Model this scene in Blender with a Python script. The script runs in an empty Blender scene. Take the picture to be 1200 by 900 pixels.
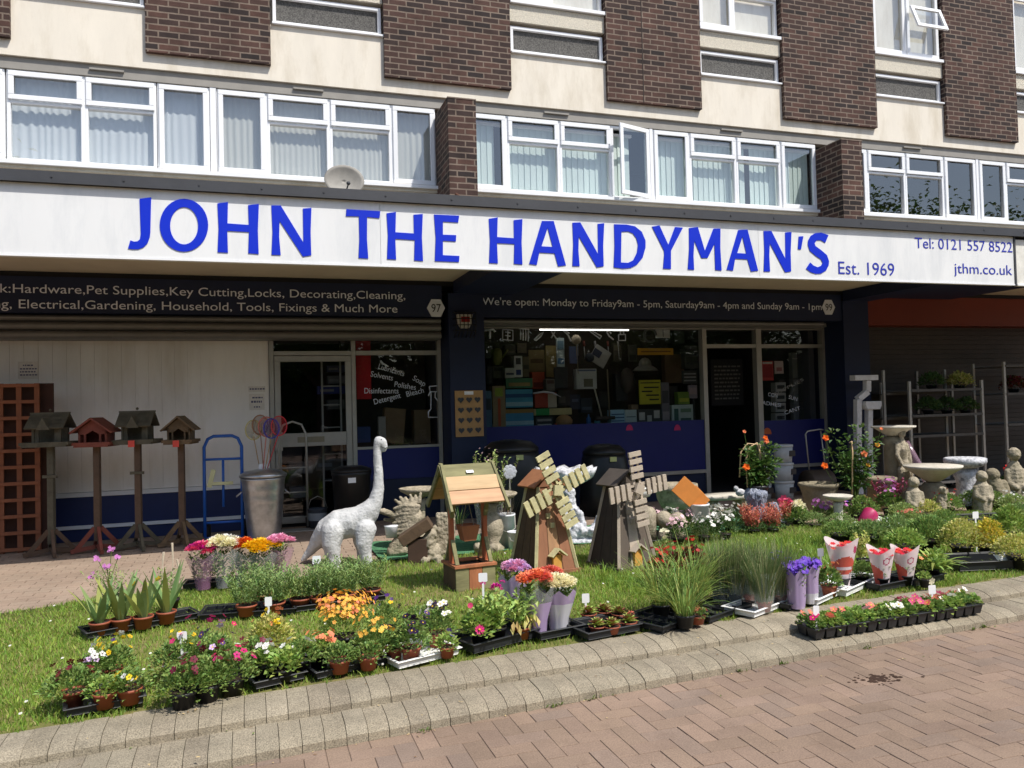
import bpy, bmesh, math, random
from mathutils import Vector, Matrix, noise
random.seed(7)
SC = bpy.context.scene
COL = SC.collection
R_ = math.radians
# ------------------------------------------------------------------ camera
CAMH = 1.55
F_PX = 933.0
AX = Vector((0.94959012, -0.01644167, 0.31306275))   # world x row (camera coords: right, down, forward)
AY = Vector((-0.31243045, 0.03256291, 0.94938236))
AZ = Vector((-0.02580366, -0.99933444, 0.02578454))
cam_d = bpy.data.cameras.new("camera")
cam_d.sensor_fit = 'HORIZONTAL'; cam_d.sensor_width = 36.0; cam_d.lens = F_PX / 1200 * 36
cam_d.clip_start = 0.05; cam_d.clip_end = 1000
cam = bpy.data.objects.new("camera", cam_d); COL.objects.link(cam)
cam.matrix_world = Matrix(((AX[0], -AX[1], -AX[2], 0), (AY[0], -AY[1], -AY[2], 0), (AZ[0], -AZ[1], -AZ[2], CAMH), (0, 0, 0, 1)))
SC.camera = cam
# ------------------------------------------------------------------ light
SUN = Vector((0.36, -0.575, 1.0)).normalized()      # towards the sun
el = math.asin(SUN.z); az = math.atan2(SUN.x, SUN.y)
w = bpy.data.worlds.new("World"); SC.world = w; w.use_nodes = True
nt = w.node_tree; nt.nodes.clear()
sky = nt.nodes.new("ShaderNodeTexSky"); sky.sky_type = 'NISHITA'; sky.sun_disc = False
sky.sun_elevation = el; sky.sun_rotation = az; sky.air_density = 1.0; sky.dust_density = 1.5; sky.ozone_density = 1.0
bg = nt.nodes.new("ShaderNodeBackground"); bg.inputs[1].default_value = 0.15
wo = nt.nodes.new("ShaderNodeOutputWorld")
nt.links.new(sky.outputs[0], bg.inputs[0]); nt.links.new(bg.outputs[0], wo.inputs[0])
sd = bpy.data.lights.new("sun", 'SUN'); sd.energy = 4.3; sd.angle = R_(0.53); sd.color = (1.0, 0.955, 0.89)
so = bpy.data.objects.new("sun", sd); COL.objects.link(so)
so.rotation_euler = SUN.to_track_quat('Z', 'Y').to_euler(); so.location = (5, -10, 30)
SC.view_settings.view_transform = 'Standard'; SC.view_settings.look = 'None'
SC.view_settings.exposure = 0.16; SC.view_settings.gamma = 1.0; SC.view_settings.use_curve_mapping = False
SC.render.engine = 'CYCLES'
SC.cycles.max_bounces = 8; SC.cycles.transparent_max_bounces = 16; SC.cycles.diffuse_bounces = 5
SC.cycles.glossy_bounces = 3; SC.cycles.transmission_bounces = 4; SC.cycles.caustics_reflective = False; SC.cycles.caustics_refractive = False
SC.cycles.use_denoising = True
SC.cycles.sample_clamp_indirect = 4.0
# ------------------------------------------------------------------ photo measurement helpers
def ray(u, v):
    c = Vector(((u - 600) / F_PX, (v - 450) / F_PX, 1.0))
    return Vector((AX.dot(c), AY.dot(c), AZ.dot(c)))
def P(u, v, Y):
    d = ray(u, v); t = Y / d.y
    return (d.x * t, d.z * t + CAMH)           # (X, Z) on the plane y=Y
def PX(u, v, Y): return P(u, v, Y)[0]
def G(u, v, z=0.14):
    d = ray(u, v); t = (z - CAMH) / d.z
    return (d.x * t, d.y * t)
def ppm(x, y): return F_PX / (0.31306 * x + 0.94938 * y)
FACE = -0.318                                   # rotation that turns a thing square to the camera
# ------------------------------------------------------------------ materials
def S(r, g, b):
    f = lambda c: (c / 255) / 12.92 if c <= 10 else (((c / 255) + 0.055) / 1.055) ** 2.4
    return (f(r), f(g), f(b))
MATS = {}
def _nodes(name):
    m = bpy.data.materials.new(name); m.use_nodes = True
    n = m.node_tree; n.nodes.clear()
    out = n.nodes.new("ShaderNodeOutputMaterial")
    return m, n, out
def mat(name, col, rough=0.6, var=0.18, scale=6.0, bump=0.0, bscale=60.0, metal=0.0, spec=0.4, stain=None, stscale=1.5, stamt=0.5, dist=0.01, aniso=None, wave=None):
    if name in MATS: return MATS[name]
    m, n, out = _nodes(name); L = n.links
    b = n.nodes.new("ShaderNodeBsdfPrincipled"); L.new(b.outputs[0], out.inputs[0])
    b.inputs['Roughness'].default_value = rough; b.inputs['Metallic'].default_value = metal
    b.inputs['Specular IOR Level'].default_value = spec
    tc = n.nodes.new("ShaderNodeTexCoord"); vec = tc.outputs['Object']
    if aniso:
        mp = n.nodes.new("ShaderNodeMapping"); mp.inputs['Scale'].default_value = aniso; L.new(vec, mp.inputs[0]); vec = mp.outputs[0]
    nz = n.nodes.new("ShaderNodeTexNoise"); nz.inputs['Scale'].default_value = scale; nz.inputs['Detail'].default_value = 6
    nz.inputs['Roughness'].default_value = 0.65; L.new(vec, nz.inputs[0])
    cr = n.nodes.new("ShaderNodeMapRange"); cr.inputs[1].default_value = 0.3; cr.inputs[2].default_value = 0.7
    cr.inputs[3].default_value = 1 - var; cr.inputs[4].default_value = 1 + var; L.new(nz.outputs[0], cr.inputs[0])
    mx = n.nodes.new("ShaderNodeVectorMath"); mx.operation = 'SCALE'; mx.inputs[0].default_value = col
    L.new(cr.outputs[0], mx.inputs['Scale']); c = mx.outputs[0]
    if stain:
        n2 = n.nodes.new("ShaderNodeTexNoise"); n2.inputs['Scale'].default_value = stscale; n2.inputs['Detail'].default_value = 8; n2.inputs['Roughness'].default_value = 0.7
        L.new(vec, n2.inputs[0])
        r2 = n.nodes.new("ShaderNodeMapRange"); r2.inputs[1].default_value = 0.48; r2.inputs[2].default_value = 0.68; r2.inputs[4].default_value = stamt
        L.new(n2.outputs[0], r2.inputs[0])
        mm = n.nodes.new("ShaderNodeMix"); mm.data_type = 'RGBA'; L.new(r2.outputs[0], mm.inputs[0]); L.new(c, mm.inputs[6]); mm.inputs[7].default_value = (*stain, 1); c = mm.outputs[2]
    L.new(c, b.inputs['Base Color'])
    if bump:
        n3 = n.nodes.new("ShaderNodeTexNoise"); n3.inputs['Scale'].default_value = bscale; n3.inputs['Detail'].default_value = 5; L.new(vec, n3.inputs[0])
        bp = n.nodes.new("ShaderNodeBump"); bp.inputs['Strength'].default_value = bump; bp.inputs['Distance'].default_value = dist
        L.new(n3.outputs[0], bp.inputs['Height']); L.new(bp.outputs[0], b.inputs['Normal'])
    MATS[name] = m; return m
def leafmat(name, col, var=0.3, trans=0.3, rough=0.5, hue=0.03, alt=None, altp=0.0):
    """leaf or petal: colour differs from leaf to leaf, light passes through"""
    if name in MATS: return MATS[name]
    m, n, out = _nodes(name); L = n.links
    ge = n.nodes.new("ShaderNodeNewGeometry"); rnd = ge.outputs['Random Per Island']
    hs = n.nodes.new("ShaderNodeHueSaturation"); hs.inputs['Color'].default_value = (*col, 1)
    a = n.nodes.new("ShaderNodeMapRange"); a.inputs[3].default_value = 1 - var; a.inputs[4].default_value = 1 + var; L.new(rnd, a.inputs[0]); L.new(a.outputs[0], hs.inputs['Value'])
    mu = n.nodes.new("ShaderNodeMath"); mu.operation = 'MULTIPLY'; mu.inputs[1].default_value = 7.31; L.new(rnd, mu.inputs[0])
    fr = n.nodes.new("ShaderNodeMath"); fr.operation = 'FRACT'; L.new(mu.outputs[0], fr.inputs[0])
    h = n.nodes.new("ShaderNodeMapRange"); h.inputs[3].default_value = 0.5 - hue; h.inputs[4].default_value = 0.5 + hue; L.new(fr.outputs[0], h.inputs[0]); L.new(h.outputs[0], hs.inputs['Hue'])
    c = hs.outputs[0]
    if alt:
        m3 = n.nodes.new("ShaderNodeMath"); m3.operation = 'MULTIPLY'; m3.inputs[1].default_value = 23.7; L.new(rnd, m3.inputs[0])
        f3 = n.nodes.new("ShaderNodeMath"); f3.operation = 'FRACT'; L.new(m3.outputs[0], f3.inputs[0])
        lt = n.nodes.new("ShaderNodeMath"); lt.operation = 'LESS_THAN'; lt.inputs[1].default_value = altp; L.new(f3.outputs[0], lt.inputs[0])
        mm = n.nodes.new("ShaderNodeMix"); mm.data_type = 'RGBA'; L.new(lt.outputs[0], mm.inputs[0]); L.new(c, mm.inputs[6]); mm.inputs[7].default_value = (*alt, 1); c = mm.outputs[2]
    b = n.nodes.new("ShaderNodeBsdfPrincipled"); b.inputs['Roughness'].default_value = rough; b.inputs['Specular IOR Level'].default_value = 0.35
    L.new(c, b.inputs['Base Color'])
    t = n.nodes.new("ShaderNodeBsdfTranslucent"); L.new(c, t.inputs[0])
    mix = n.nodes.new("ShaderNodeMixShader"); mix.inputs[0].default_value = trans
    L.new(b.outputs[0], mix.inputs[1]); L.new(t.outputs[0], mix.inputs[2]); L.new(mix.outputs[0], out.inputs[0])
    MATS[name] = m; return m
def glassmat(name, tint=(0.9, 0.95, 0.95), refl=1.0, rough=0.0, ior=1.5, wob=0.0):
    if name in MATS: return MATS[name]
    m, n, out = _nodes(name); L = n.links
    t = n.nodes.new("ShaderNodeBsdfTransparent"); t.inputs[0].default_value = (*tint, 1)
    g = n.nodes.new("ShaderNodeBsdfGlossy"); g.inputs['Roughness'].default_value = rough; g.inputs[0].default_value = (refl, refl, refl, 1)
    lw = n.nodes.new("ShaderNodeLayerWeight"); lw.inputs[0].default_value = 0.5
    pw = n.nodes.new("ShaderNodeMath"); pw.operation = 'POWER'; pw.inputs[1].default_value = 5.0; L.new(lw.outputs['Facing'], pw.inputs[0])
    f0 = ((ior - 1) / (ior + 1)) ** 2 * 2
    f = n.nodes.new("ShaderNodeMath"); f.operation = 'MULTIPLY_ADD'; f.inputs[1].default_value = 1 - f0; f.inputs[2].default_value = f0; L.new(pw.outputs[0], f.inputs[0])
    if wob:
        tc = n.nodes.new("ShaderNodeTexCoord"); nz = n.nodes.new("ShaderNodeTexNoise"); nz.inputs['Scale'].default_value = 1.2
        bp = n.nodes.new("ShaderNodeBump"); bp.inputs['Strength'].default_value = wob; bp.inputs['Distance'].default_value = 0.02
        L.new(tc.outputs['Object'], nz.inputs[0]); L.new(nz.outputs[0], bp.inputs['Height']); L.new(bp.outputs[0], g.inputs['Normal'])
    mix = n.nodes.new("ShaderNodeMixShader"); L.new(f.outputs[0], mix.inputs[0]); L.new(t.outputs[0], mix.inputs[1]); L.new(g.outputs[0], mix.inputs[2]); L.new(mix.outputs[0], out.inputs[0])
    MATS[name] = m; return m
def filmmat(name, col, alpha, rough=0.15):
    """clear printed plastic film"""
    if name in MATS: return MATS[name]
    m, n, out = _nodes(name); L = n.links
    b = n.nodes.new("ShaderNodeBsdfPrincipled"); b.inputs['Base Color'].default_value = (*col, 1); b.inputs['Roughness'].default_value = rough
    t = n.nodes.new("ShaderNodeBsdfTransparent")
    mix = n.nodes.new("ShaderNodeMixShader"); mix.inputs[0].default_value = alpha
    L.new(t.outputs[0], mix.inputs[1]); L.new(b.outputs[0], mix.inputs[2]); L.new(mix.outputs[0], out.inputs[0])
    MATS[name] = m; return m
def brickmat(name, c1, c2, mortar, bw=0.225, rh=0.075, ms=0.011, rough=0.85, axis='xz', offset=0.5, third=None):
    if name in MATS: return MATS[name]
    m, n, out = _nodes(name); L = n.links
    tc = n.nodes.new("ShaderNodeTexCoord"); sp = n.nodes.new("ShaderNodeSeparateXYZ"); L.new(tc.outputs['Object'], sp.inputs[0])
    cb = n.nodes.new("ShaderNodeCombineXYZ")
    if axis == 'xz':
        ad = n.nodes.new("ShaderNodeMath"); ad.operation = 'ADD'; L.new(sp.outputs[0], ad.inputs[0]); L.new(sp.outputs[1], ad.inputs[1])
        L.new(ad.outputs[0], cb.inputs[0]); L.new(sp.outputs[2], cb.inputs[1])
    else:
        L.new(sp.outputs[0], cb.inputs[0]); L.new(sp.outputs[1], cb.inputs[1])
    # slight wobble of the courses
    nw = n.nodes.new("ShaderNodeTexNoise"); nw.inputs['Scale'].default_value = 7; L.new(cb.outputs[0], nw.inputs[0])
    sub = n.nodes.new("ShaderNodeVectorMath"); sub.operation = 'SUBTRACT'; L.new(nw.outputs['Color'], sub.inputs[0]); sub.inputs[1].default_value = (0.5, 0.5, 0.5)
    sc = n.nodes.new("ShaderNodeVectorMath"); sc.operation = 'SCALE'; sc.inputs['Scale'].default_value = 0.009; L.new(sub.outputs[0], sc.inputs[0])
    av = n.nodes.new("ShaderNodeVectorMath"); av.operation = 'ADD'; L.new(cb.outputs[0], av.inputs[0]); L.new(sc.outputs[0], av.inputs[1])
    bt = n.nodes.new("ShaderNodeTexBrick"); L.new(av.outputs[0], bt.inputs[0])
    bt.inputs['Scale'].default_value = 1.0; bt.inputs['Brick Width'].default_value = bw; bt.inputs['Row Height'].default_value = rh
    bt.inputs['Mortar Size'].default_value = ms; bt.inputs['Mortar Smooth'].default_value = 0.25; bt.offset = offset
    bt.inputs['Color1'].default_value = (*c1, 1); bt.inputs['Color2'].default_value = (*c2, 1); bt.inputs['Mortar'].default_value = (*mortar, 1)
    bt.inputs['Bias'].default_value = 0.0
    nz = n.nodes.new("ShaderNodeTexNoise"); nz.inputs['Scale'].default_value = 3.0; nz.inputs['Detail'].default_value = 9; nz.inputs['Roughness'].default_value = 0.75; L.new(tc.outputs['Object'], nz.inputs[0])
    mr = n.nodes.new("ShaderNodeMapRange"); mr.inputs[1].default_value = .3; mr.inputs[2].default_value = .7; mr.inputs[3].default_value = 0.62; mr.inputs[4].default_value = 1.4; L.new(nz.outputs[0], mr.inputs[0])
    vm = n.nodes.new("ShaderNodeVectorMath"); vm.operation = 'SCALE'; L.new(bt.outputs['Color'], vm.inputs[0]); L.new(mr.outputs[0], vm.inputs['Scale'])
    b = n.nodes.new("ShaderNodeBsdfPrincipled"); b.inputs['Roughness'].default_value = rough; b.inputs['Specular IOR Level'].default_value = 0.25
    L.new(vm.outputs[0], b.inputs['Base Color'])
    inv = n.nodes.new("ShaderNodeMath"); inv.operation = 'MULTIPLY_ADD'; inv.inputs[1].default_value = -1; inv.inputs[2].default_value = 1; L.new(bt.outputs['Fac'], inv.inputs[0])
    n4 = n.nodes.new("ShaderNodeTexNoise"); n4.inputs['Scale'].default_value = 90; L.new(tc.outputs['Object'], n4.inputs[0])
    ad2 = n.nodes.new("ShaderNodeMath"); ad2.operation = 'MULTIPLY_ADD'; ad2.inputs[1].default_value = 0.5; L.new(n4.outputs[0], ad2.inputs[0]); L.new(inv.outputs[0], ad2.inputs[2])
    bp = n.nodes.new("ShaderNodeBump"); bp.inputs['Strength'].default_value = 0.7; bp.inputs['Distance'].default_value = 0.006
    L.new(ad2.outputs[0], bp.inputs['Height']); L.new(bp.outputs[0], b.inputs['Normal']); L.new(b.outputs[0], out.inputs[0])
    MATS[name] = m; return m
def islandmat(name, cols, rough=0.85, bump=0.5, bscale=120, grime=0.25, spec=0.25, gscale=1.3, fine=0.2, patch=None):
    """stone units: every unit (island) picks a tone between the colours"""
    if name in MATS: return MATS[name]
    m, n, out = _nodes(name); L = n.links
    ge = n.nodes.new("ShaderNodeNewGeometry"); cr = n.nodes.new("ShaderNodeValToRGB"); L.new(ge.outputs['Random Per Island'], cr.inputs[0])
    e = cr.color_ramp.elements
    while len(e) < len(cols): e.new(0.5)
    for i, c in enumerate(cols): e[i].position = i / (len(cols) - 1); e[i].color = (*c, 1)
    tc = n.nodes.new("ShaderNodeTexCoord"); nz = n.nodes.new("ShaderNodeTexNoise"); nz.inputs['Scale'].default_value = gscale; nz.inputs['Detail'].default_value = 10; nz.inputs['Roughness'].default_value = 0.72; L.new(tc.outputs['Object'], nz.inputs[0])
    mr = n.nodes.new("ShaderNodeMapRange"); mr.inputs[1].default_value = .3; mr.inputs[2].default_value = .7; mr.inputs[3].default_value = 1 - grime; mr.inputs[4].default_value = 1 + grime; L.new(nz.outputs[0], mr.inputs[0])
    n5 = n.nodes.new("ShaderNodeTexNoise"); n5.inputs['Scale'].default_value = bscale; n5.inputs['Detail'].default_value = 3; L.new(tc.outputs['Object'], n5.inputs[0])
    m5 = n.nodes.new("ShaderNodeMapRange"); m5.inputs[1].default_value = .3; m5.inputs[2].default_value = .7; m5.inputs[3].default_value = 1 - fine; m5.inputs[4].default_value = 1 + fine; L.new(n5.outputs[0], m5.inputs[0])
    mul = n.nodes.new("ShaderNodeMath"); mul.operation = 'MULTIPLY'; L.new(mr.outputs[0], mul.inputs[0]); L.new(m5.outputs[0], mul.inputs[1])
    vm = n.nodes.new("ShaderNodeVectorMath"); vm.operation = 'SCALE'; L.new(cr.outputs[0], vm.inputs[0]); L.new(mul.outputs[0], vm.inputs['Scale'])
    b = n.nodes.new("ShaderNodeBsdfPrincipled"); b.inputs['Roughness'].default_value = rough; b.inputs['Specular IOR Level'].default_value = spec
    cc = vm.outputs[0]
    if patch:
        n7 = n.nodes.new("ShaderNodeTexNoise"); n7.inputs['Scale'].default_value = 2.3; n7.inputs['Detail'].default_value = 9; n7.inputs['Roughness'].default_value = 0.7; L.new(tc.outputs['Object'], n7.inputs[0])
        m7 = n.nodes.new("ShaderNodeMapRange"); m7.inputs[1].default_value = .56; m7.inputs[2].default_value = .72; m7.inputs[4].default_value = .75; L.new(n7.outputs[0], m7.inputs[0])
        x7 = n.nodes.new("ShaderNodeMix"); x7.data_type = 'RGBA'; L.new(m7.outputs[0], x7.inputs[0]); L.new(cc, x7.inputs[6]); x7.inputs[7].default_value = (*patch, 1); cc = x7.outputs[2]
    L.new(cc, b.inputs['Base Color'])
    bp = n.nodes.new("ShaderNodeBump"); bp.inputs['Strength'].default_value = bump; bp.inputs['Distance'].default_value = 0.003
    L.new(n5.outputs[0], bp.inputs['Height']); L.new(bp.outputs[0], b.inputs['Normal']); L.new(b.outputs[0], out.inputs[0])
    MATS[name] = m; return m
# ------------------------------------------------------------------ mesh builder
I4 = Matrix.Identity(4)
def rotz(a): return Matrix.Rotation(a, 4, 'Z')
def TR(x, y, z): return Matrix.Translation((x, y, z))
class MB:
    def __init__(s): s.v = []; s.f = []; s.m = []; s.M = None
    def av(s, pts):
        b = len(s.v)
        if s.M is None: s.v.extend(tuple(p) for p in pts)
        else: s.v.extend(tuple(s.M @ Vector(p)) for p in pts)
        return b
    def face(s, idx, mi=0): s.f.append(idx); s.m.append(mi)
    def poly(s, pts, mi=0):
        b = s.av(pts); s.face(tuple(range(b, b + len(pts))), mi)
    def box(s, x0, x1, y0, y1, z0, z1, mi=0, M=None):
        p = [(x0, y0, z0), (x1, y0, z0), (x1, y1, z0), (x0, y1, z0), (x0, y0, z1), (x1, y0, z1), (x1, y1, z1), (x0, y1, z1)]
        if M is not None: p = [M @ Vector(q) for q in p]
        b = s.av(p)
        for q in ((0, 3, 2, 1), (4, 5, 6, 7), (0, 1, 5, 4), (1, 2, 6, 5), (2, 3, 7, 6), (3, 0, 4, 7)): s.face(tuple(b + i for i in q), mi)
    def cbox(s, c, size, mi=0, M=None):
        x, y, z = c; a, b_, d = size[0] / 2, size[1] / 2, size[2] / 2
        if M is not None: s.box(-a, a, -b_, b_, -d, d, mi, TR(x, y, z) @ M)
        else: s.box(x - a, x + a, y - b_, y + b_, z - d, z + d, mi)
    def beam(s, p0, p1, wx, wy, mi=0, up=(0, 0, 1)):
        p0 = Vector(p0); p1 = Vector(p1); d = (p1 - p0); L = d.length; d.normalize()
        u = Vector(up)
        if abs(d.dot(u)) > 0.98: u = Vector((0, 1, 0))
        sx = d.cross(u).normalized(); sy = sx.cross(d).normalized()
        M = Matrix(((sx.x, sy.x, d.x, p0.x), (sx.y, sy.y, d.y, p0.y), (sx.z, sy.z, d.z, p0.z), (0, 0, 0, 1)))
        s.box(-wx / 2, wx / 2, -wy / 2, wy / 2, 0, L, mi, M)
    def ring(s, c, r, n, M=None, sx=1, sy=1):
        p = [Vector((c[0] + r * sx * math.cos(2 * math.pi * i / n), c[1] + r * sy * math.sin(2 * math.pi * i / n), c[2])) for i in range(n)]
        if M is not None: p = [M @ q for q in p]
        return s.av(p)
    def lathe(s, prof, n=20, mi=0, c=(0, 0, 0), M=None, cap0=True, cap1=True, sx=1, sy=1, wob=0):
        bs = []
        for r, z in prof:
            bs.append(s.ring((c[0], c[1], c[2] + z), max(r, 1e-4), n, M, sx, sy))
        for a, b in zip(bs, bs[1:]):
            for i in range(n):
                j = (i + 1) % n; s.face((a + i, a + j, b + j, b + i), mi)
        if cap0: s.face(tuple(bs[0] + i for i in reversed(range(n))), mi)
        if cap1: s.face(tuple(bs[-1] + i for i in range(n)), mi)
    def tube(s, pts, r, n=8, mi=0, cap=True):
        pts = [Vector(p) for p in pts]; rs = r if isinstance(r, (list, tuple)) else [r] * len(pts)
        prev = None; bs = []
        for i, p in enumerate(pts):
            d = (pts[min(i + 1, len(pts) - 1)] - pts[max(i - 1, 0)]).normalized()
            if prev is None:
                a = Vector((0, 0, 1)) if abs(d.z) < 0.9 else Vector((1, 0, 0))
                x = d.cross(a).normalized()
            else: x = (prev - d * prev.dot(d)).normalized()
            prev = x; y = d.cross(x)
            bs.append(s.av([p + (x * math.cos(2 * math.pi * k / n) + y * math.sin(2 * math.pi * k / n)) * rs[i] for k in range(n)]))
        for a, b in zip(bs, bs[1:]):
            for k in range(n):
                j = (k + 1) % n; s.face((a + k, a + j, b + j, b + k), mi)
        if cap:
            s.face(tuple(bs[0] + i for i in reversed(range(n))), mi); s.face(tuple(bs[-1] + i for i in range(n)), mi)
    def sphere(s, c, r, n=12, mi=0, rz=None, M=None):
        if not isinstance(r, (tuple, list)): r = (r, r, r)
        m = max(n // 2, 4); bs = []
        for i in range(m + 1):
            t = math.pi * i / m
            p = [Vector((c[0] + r[0] * math.sin(t) * math.cos(2 * math.pi * k / n), c[1] + r[1] * math.sin(t) * math.sin(2 * math.pi * k / n), c[2] - r[2] * math.cos(t))) for k in range(n)]
            if i in (0, m): p = p[:1]
            if M is not None: p = [M @ (q - Vector(c)) + Vector(c) for q in p]
            bs.append(s.av(p))
        for i in range(m):
            a, b = bs[i], bs[i + 1]
            for k in range(n):
                j = (k + 1) % n
                if i == 0: s.face((a, b + j, b + k), mi)
                elif i == m - 1: s.face((a + k, a + j, b), mi)
                else: s.face((a + k, a + j, b + j, b + k), mi)
    def prism(s, pts2, y0, y1, mi=0):
        """outline in x,z extruded from y0 to y1"""
        n = len(pts2); a = s.av([(x, y0, z) for x, z in pts2]); b = s.av([(x, y1, z) for x, z in pts2])
        s.face(tuple(a + i for i in range(n)), mi); s.face(tuple(b + i for i in reversed(range(n))), mi)
        for i in range(n):
            j = (i + 1) % n; s.face((a + i, b + i, b + j, a + j), mi)
    def leaf(s, b, d, L, W, mi=0, droop=0.0, fold=0.25, nrm=None):
        b = Vector(b); d = Vector(d).normalized()
        u = nrm if nrm is not None else Vector((random.uniform(-.5, .5), random.uniform(-.5, .5), 1))
        sd_ = d.cross(u)
        if sd_.length < 1e-3: sd_ = d.cross(Vector((1, 0.2, 0)))
        sd_.normalize(); up = sd_.cross(d)
        m = b + d * L * 0.5 - Vector((0, 0, droop * L * 0.2)); t = b + d * L - Vector((0, 0, droop * L))
        i = s.av([b, m + sd_ * W / 2 + up * W * fold, t, m - sd_ * W / 2 + up * W * fold])
        s.face((i, i + 1, i + 2), mi); s.face((i, i + 2, i + 3), mi)
    def blade(s, b, d, L, W, arch=0.5, mi=0, seg=4, tipw=0.08):
        b = Vector(b); d = Vector(d).normalized(); h = Vector((d.x, d.y, 0))
        h = h.normalized() if h.length > 1e-3 else Vector((1, 0, 0))
        sd_ = Vector((-h.y, h.x, 0)); rows = []; p = b.copy(); cur = d.copy()
        for k in range(seg + 1):
            t = k / seg; ww = W * (1 - (1 - tipw) * t ** 2.2) * (0.6 + 0.4 * min(1, t * 4))
            rows.append(s.av([p - sd_ * ww / 2, p + sd_ * ww / 2]))
            cur = (cur + (h * 0.5 - Vector((0, 0, 1))) * arch / seg).normalized(); p = p + cur * L / seg
        for a, c in zip(rows, rows[1:]): s.face((a, a + 1, c + 1, c), mi)
    def flower(s, c, nrm, r, n=5, mi=0, ci=1, cup=0.15, cr=0.22, pw=0.85):
        c = Vector(c); nrm = Vector(nrm).normalized(); a = nrm.cross(Vector((0.31, 0.77, 0.2))).normalized(); b_ = nrm.cross(a)
        ph = random.random() * 6.28
        cb = s.av([c])
        for k in range(n):
            t = ph + 2 * math.pi * k / n; w_ = math.pi / n * pw
            dl = a * math.cos(t - w_) + b_ * math.sin(t - w_); dr = a * math.cos(t + w_) + b_ * math.sin(t + w_); dm = a * math.cos(t) + b_ * math.sin(t)
            i = s.av([c + dl * r * .8 + nrm * r * cup, c + dm * r + nrm * r * cup * 1.1, c + dr * r * .8 + nrm * r * cup])
            s.face((cb, i, i + 1, i + 2), mi)
        if ci is not None:
            k0 = s.av([c + nrm * r * 0.12 + (a * math.cos(q) + b_ * math.sin(q)) * r * cr for q in (0, 1.26, 2.51, 3.77, 5.03)])
            s.face(tuple(k0 + q for q in range(5)), ci)
    def pompom(s, c, r, n=40, mi=0, flat=0.6, pl=0.5):
        c = Vector(c)
        for k in range(n):
            t = random.random() * 6.283; z = random.random()
            d = Vector((math.cos(t) * math.sqrt(1 - z * z), math.sin(t) * math.sqrt(1 - z * z), z * flat))
            s.leaf(c + d * r * (1 - pl), d, r * pl * random.uniform(.8, 1.2), r * 0.3, mi, nrm=Vector((0, 0, 1)) + d * .2)
    def build(s, name, mats, parent=None, smooth=False, loc=None):
        me = bpy.data.meshes.new(name); me.from_pydata(s.v, [], s.f)
        if not isinstance(mats, (list, tuple)): mats = [mats]
        for m in mats: me.materials.append(m)
        if len(mats) > 1: me.polygons.foreach_set("material_index", s.m)
        if smooth: me.polygons.foreach_set("use_smooth", [True] * len(s.f))
        me.update(); me.validate()
        o = bpy.data.objects.new(name, me); COL.objects.link(o)
        if parent: o.parent = parent
        if loc: o.location = loc
        return o
def tag(o, label=None, cat=None, group=None, kind=None):
    if label: o['label'] = label
    if cat: o['category'] = cat
    if group: o['group'] = group
    if kind: o['kind'] = kind
    return o
def thing(name, label, cat, loc=(0, 0, 0), rz=0.0, group=None):
    o = bpy.data.objects.new(name, None); COL.objects.link(o); o.empty_display_size = 0.1
    o.location = loc; o.rotation_euler = (0, 0, rz)
    return tag(o, label, cat, group)
def struct(name, mb, mats, smooth=False): return tag(mb.build(name, mats, None, smooth), kind='structure')
def copy_thing(o, loc=None, rz=None, label=None, parent=None):
    c = o.copy(); COL.objects.link(c)
    if parent: c.parent = parent
    for ch in list(o.children): copy_thing(ch, parent=c)
    if loc is not None: c.location = loc
    if rz is not None: c.rotation_euler = (0, 0, rz)
    if label: c['label'] = label
    return c
def bake(o):
    """apply an object's modifiers"""
    dg = bpy.context.evaluated_depsgraph_get(); dg.update()
    me = bpy.data.meshes.new_from_object(o.evaluated_get(dg)); old = o.data
    o.modifiers.clear(); o.data = me; bpy.data.meshes.remove(old); return o
def bevel(o, w=0.004, seg=2):
    m = o.modifiers.new("b", 'BEVEL'); m.width = w; m.segments = seg; m.limit_method = 'ANGLE'; m.angle_limit = R_(40)
    bake(o); return o
def carved(name, mb, m, parent, voxel=0.012, smooth=2, disp=0.0, dsc=20.0, disp2=0.0, dsc2=60):
    """union overlapping lumps into one continuous carved surface"""
    o = mb.build(name, m, parent)
    r = o.modifiers.new("r", 'REMESH'); r.mode = 'VOXEL'; r.voxel_size = voxel
    if smooth:
        s_ = o.modifiers.new("s", 'SMOOTH'); s_.iterations = smooth; s_.factor = 0.6
    bake(o); me = o.data
    if disp:
        ns = [v.normal.copy() for v in me.vertices]
        for v, nn in zip(me.vertices, ns):
            d = disp * noise.noise(v.co * dsc)
            if disp2: d += disp2 * noise.noise(v.co * dsc2 + Vector((3, 7, 1)))
            v.co += nn * d
    me.polygons.foreach_set("use_smooth", [True] * len(me.polygons)); me.update()
    if len(me.materials) == 0: me.materials.append(m)
    return o
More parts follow.
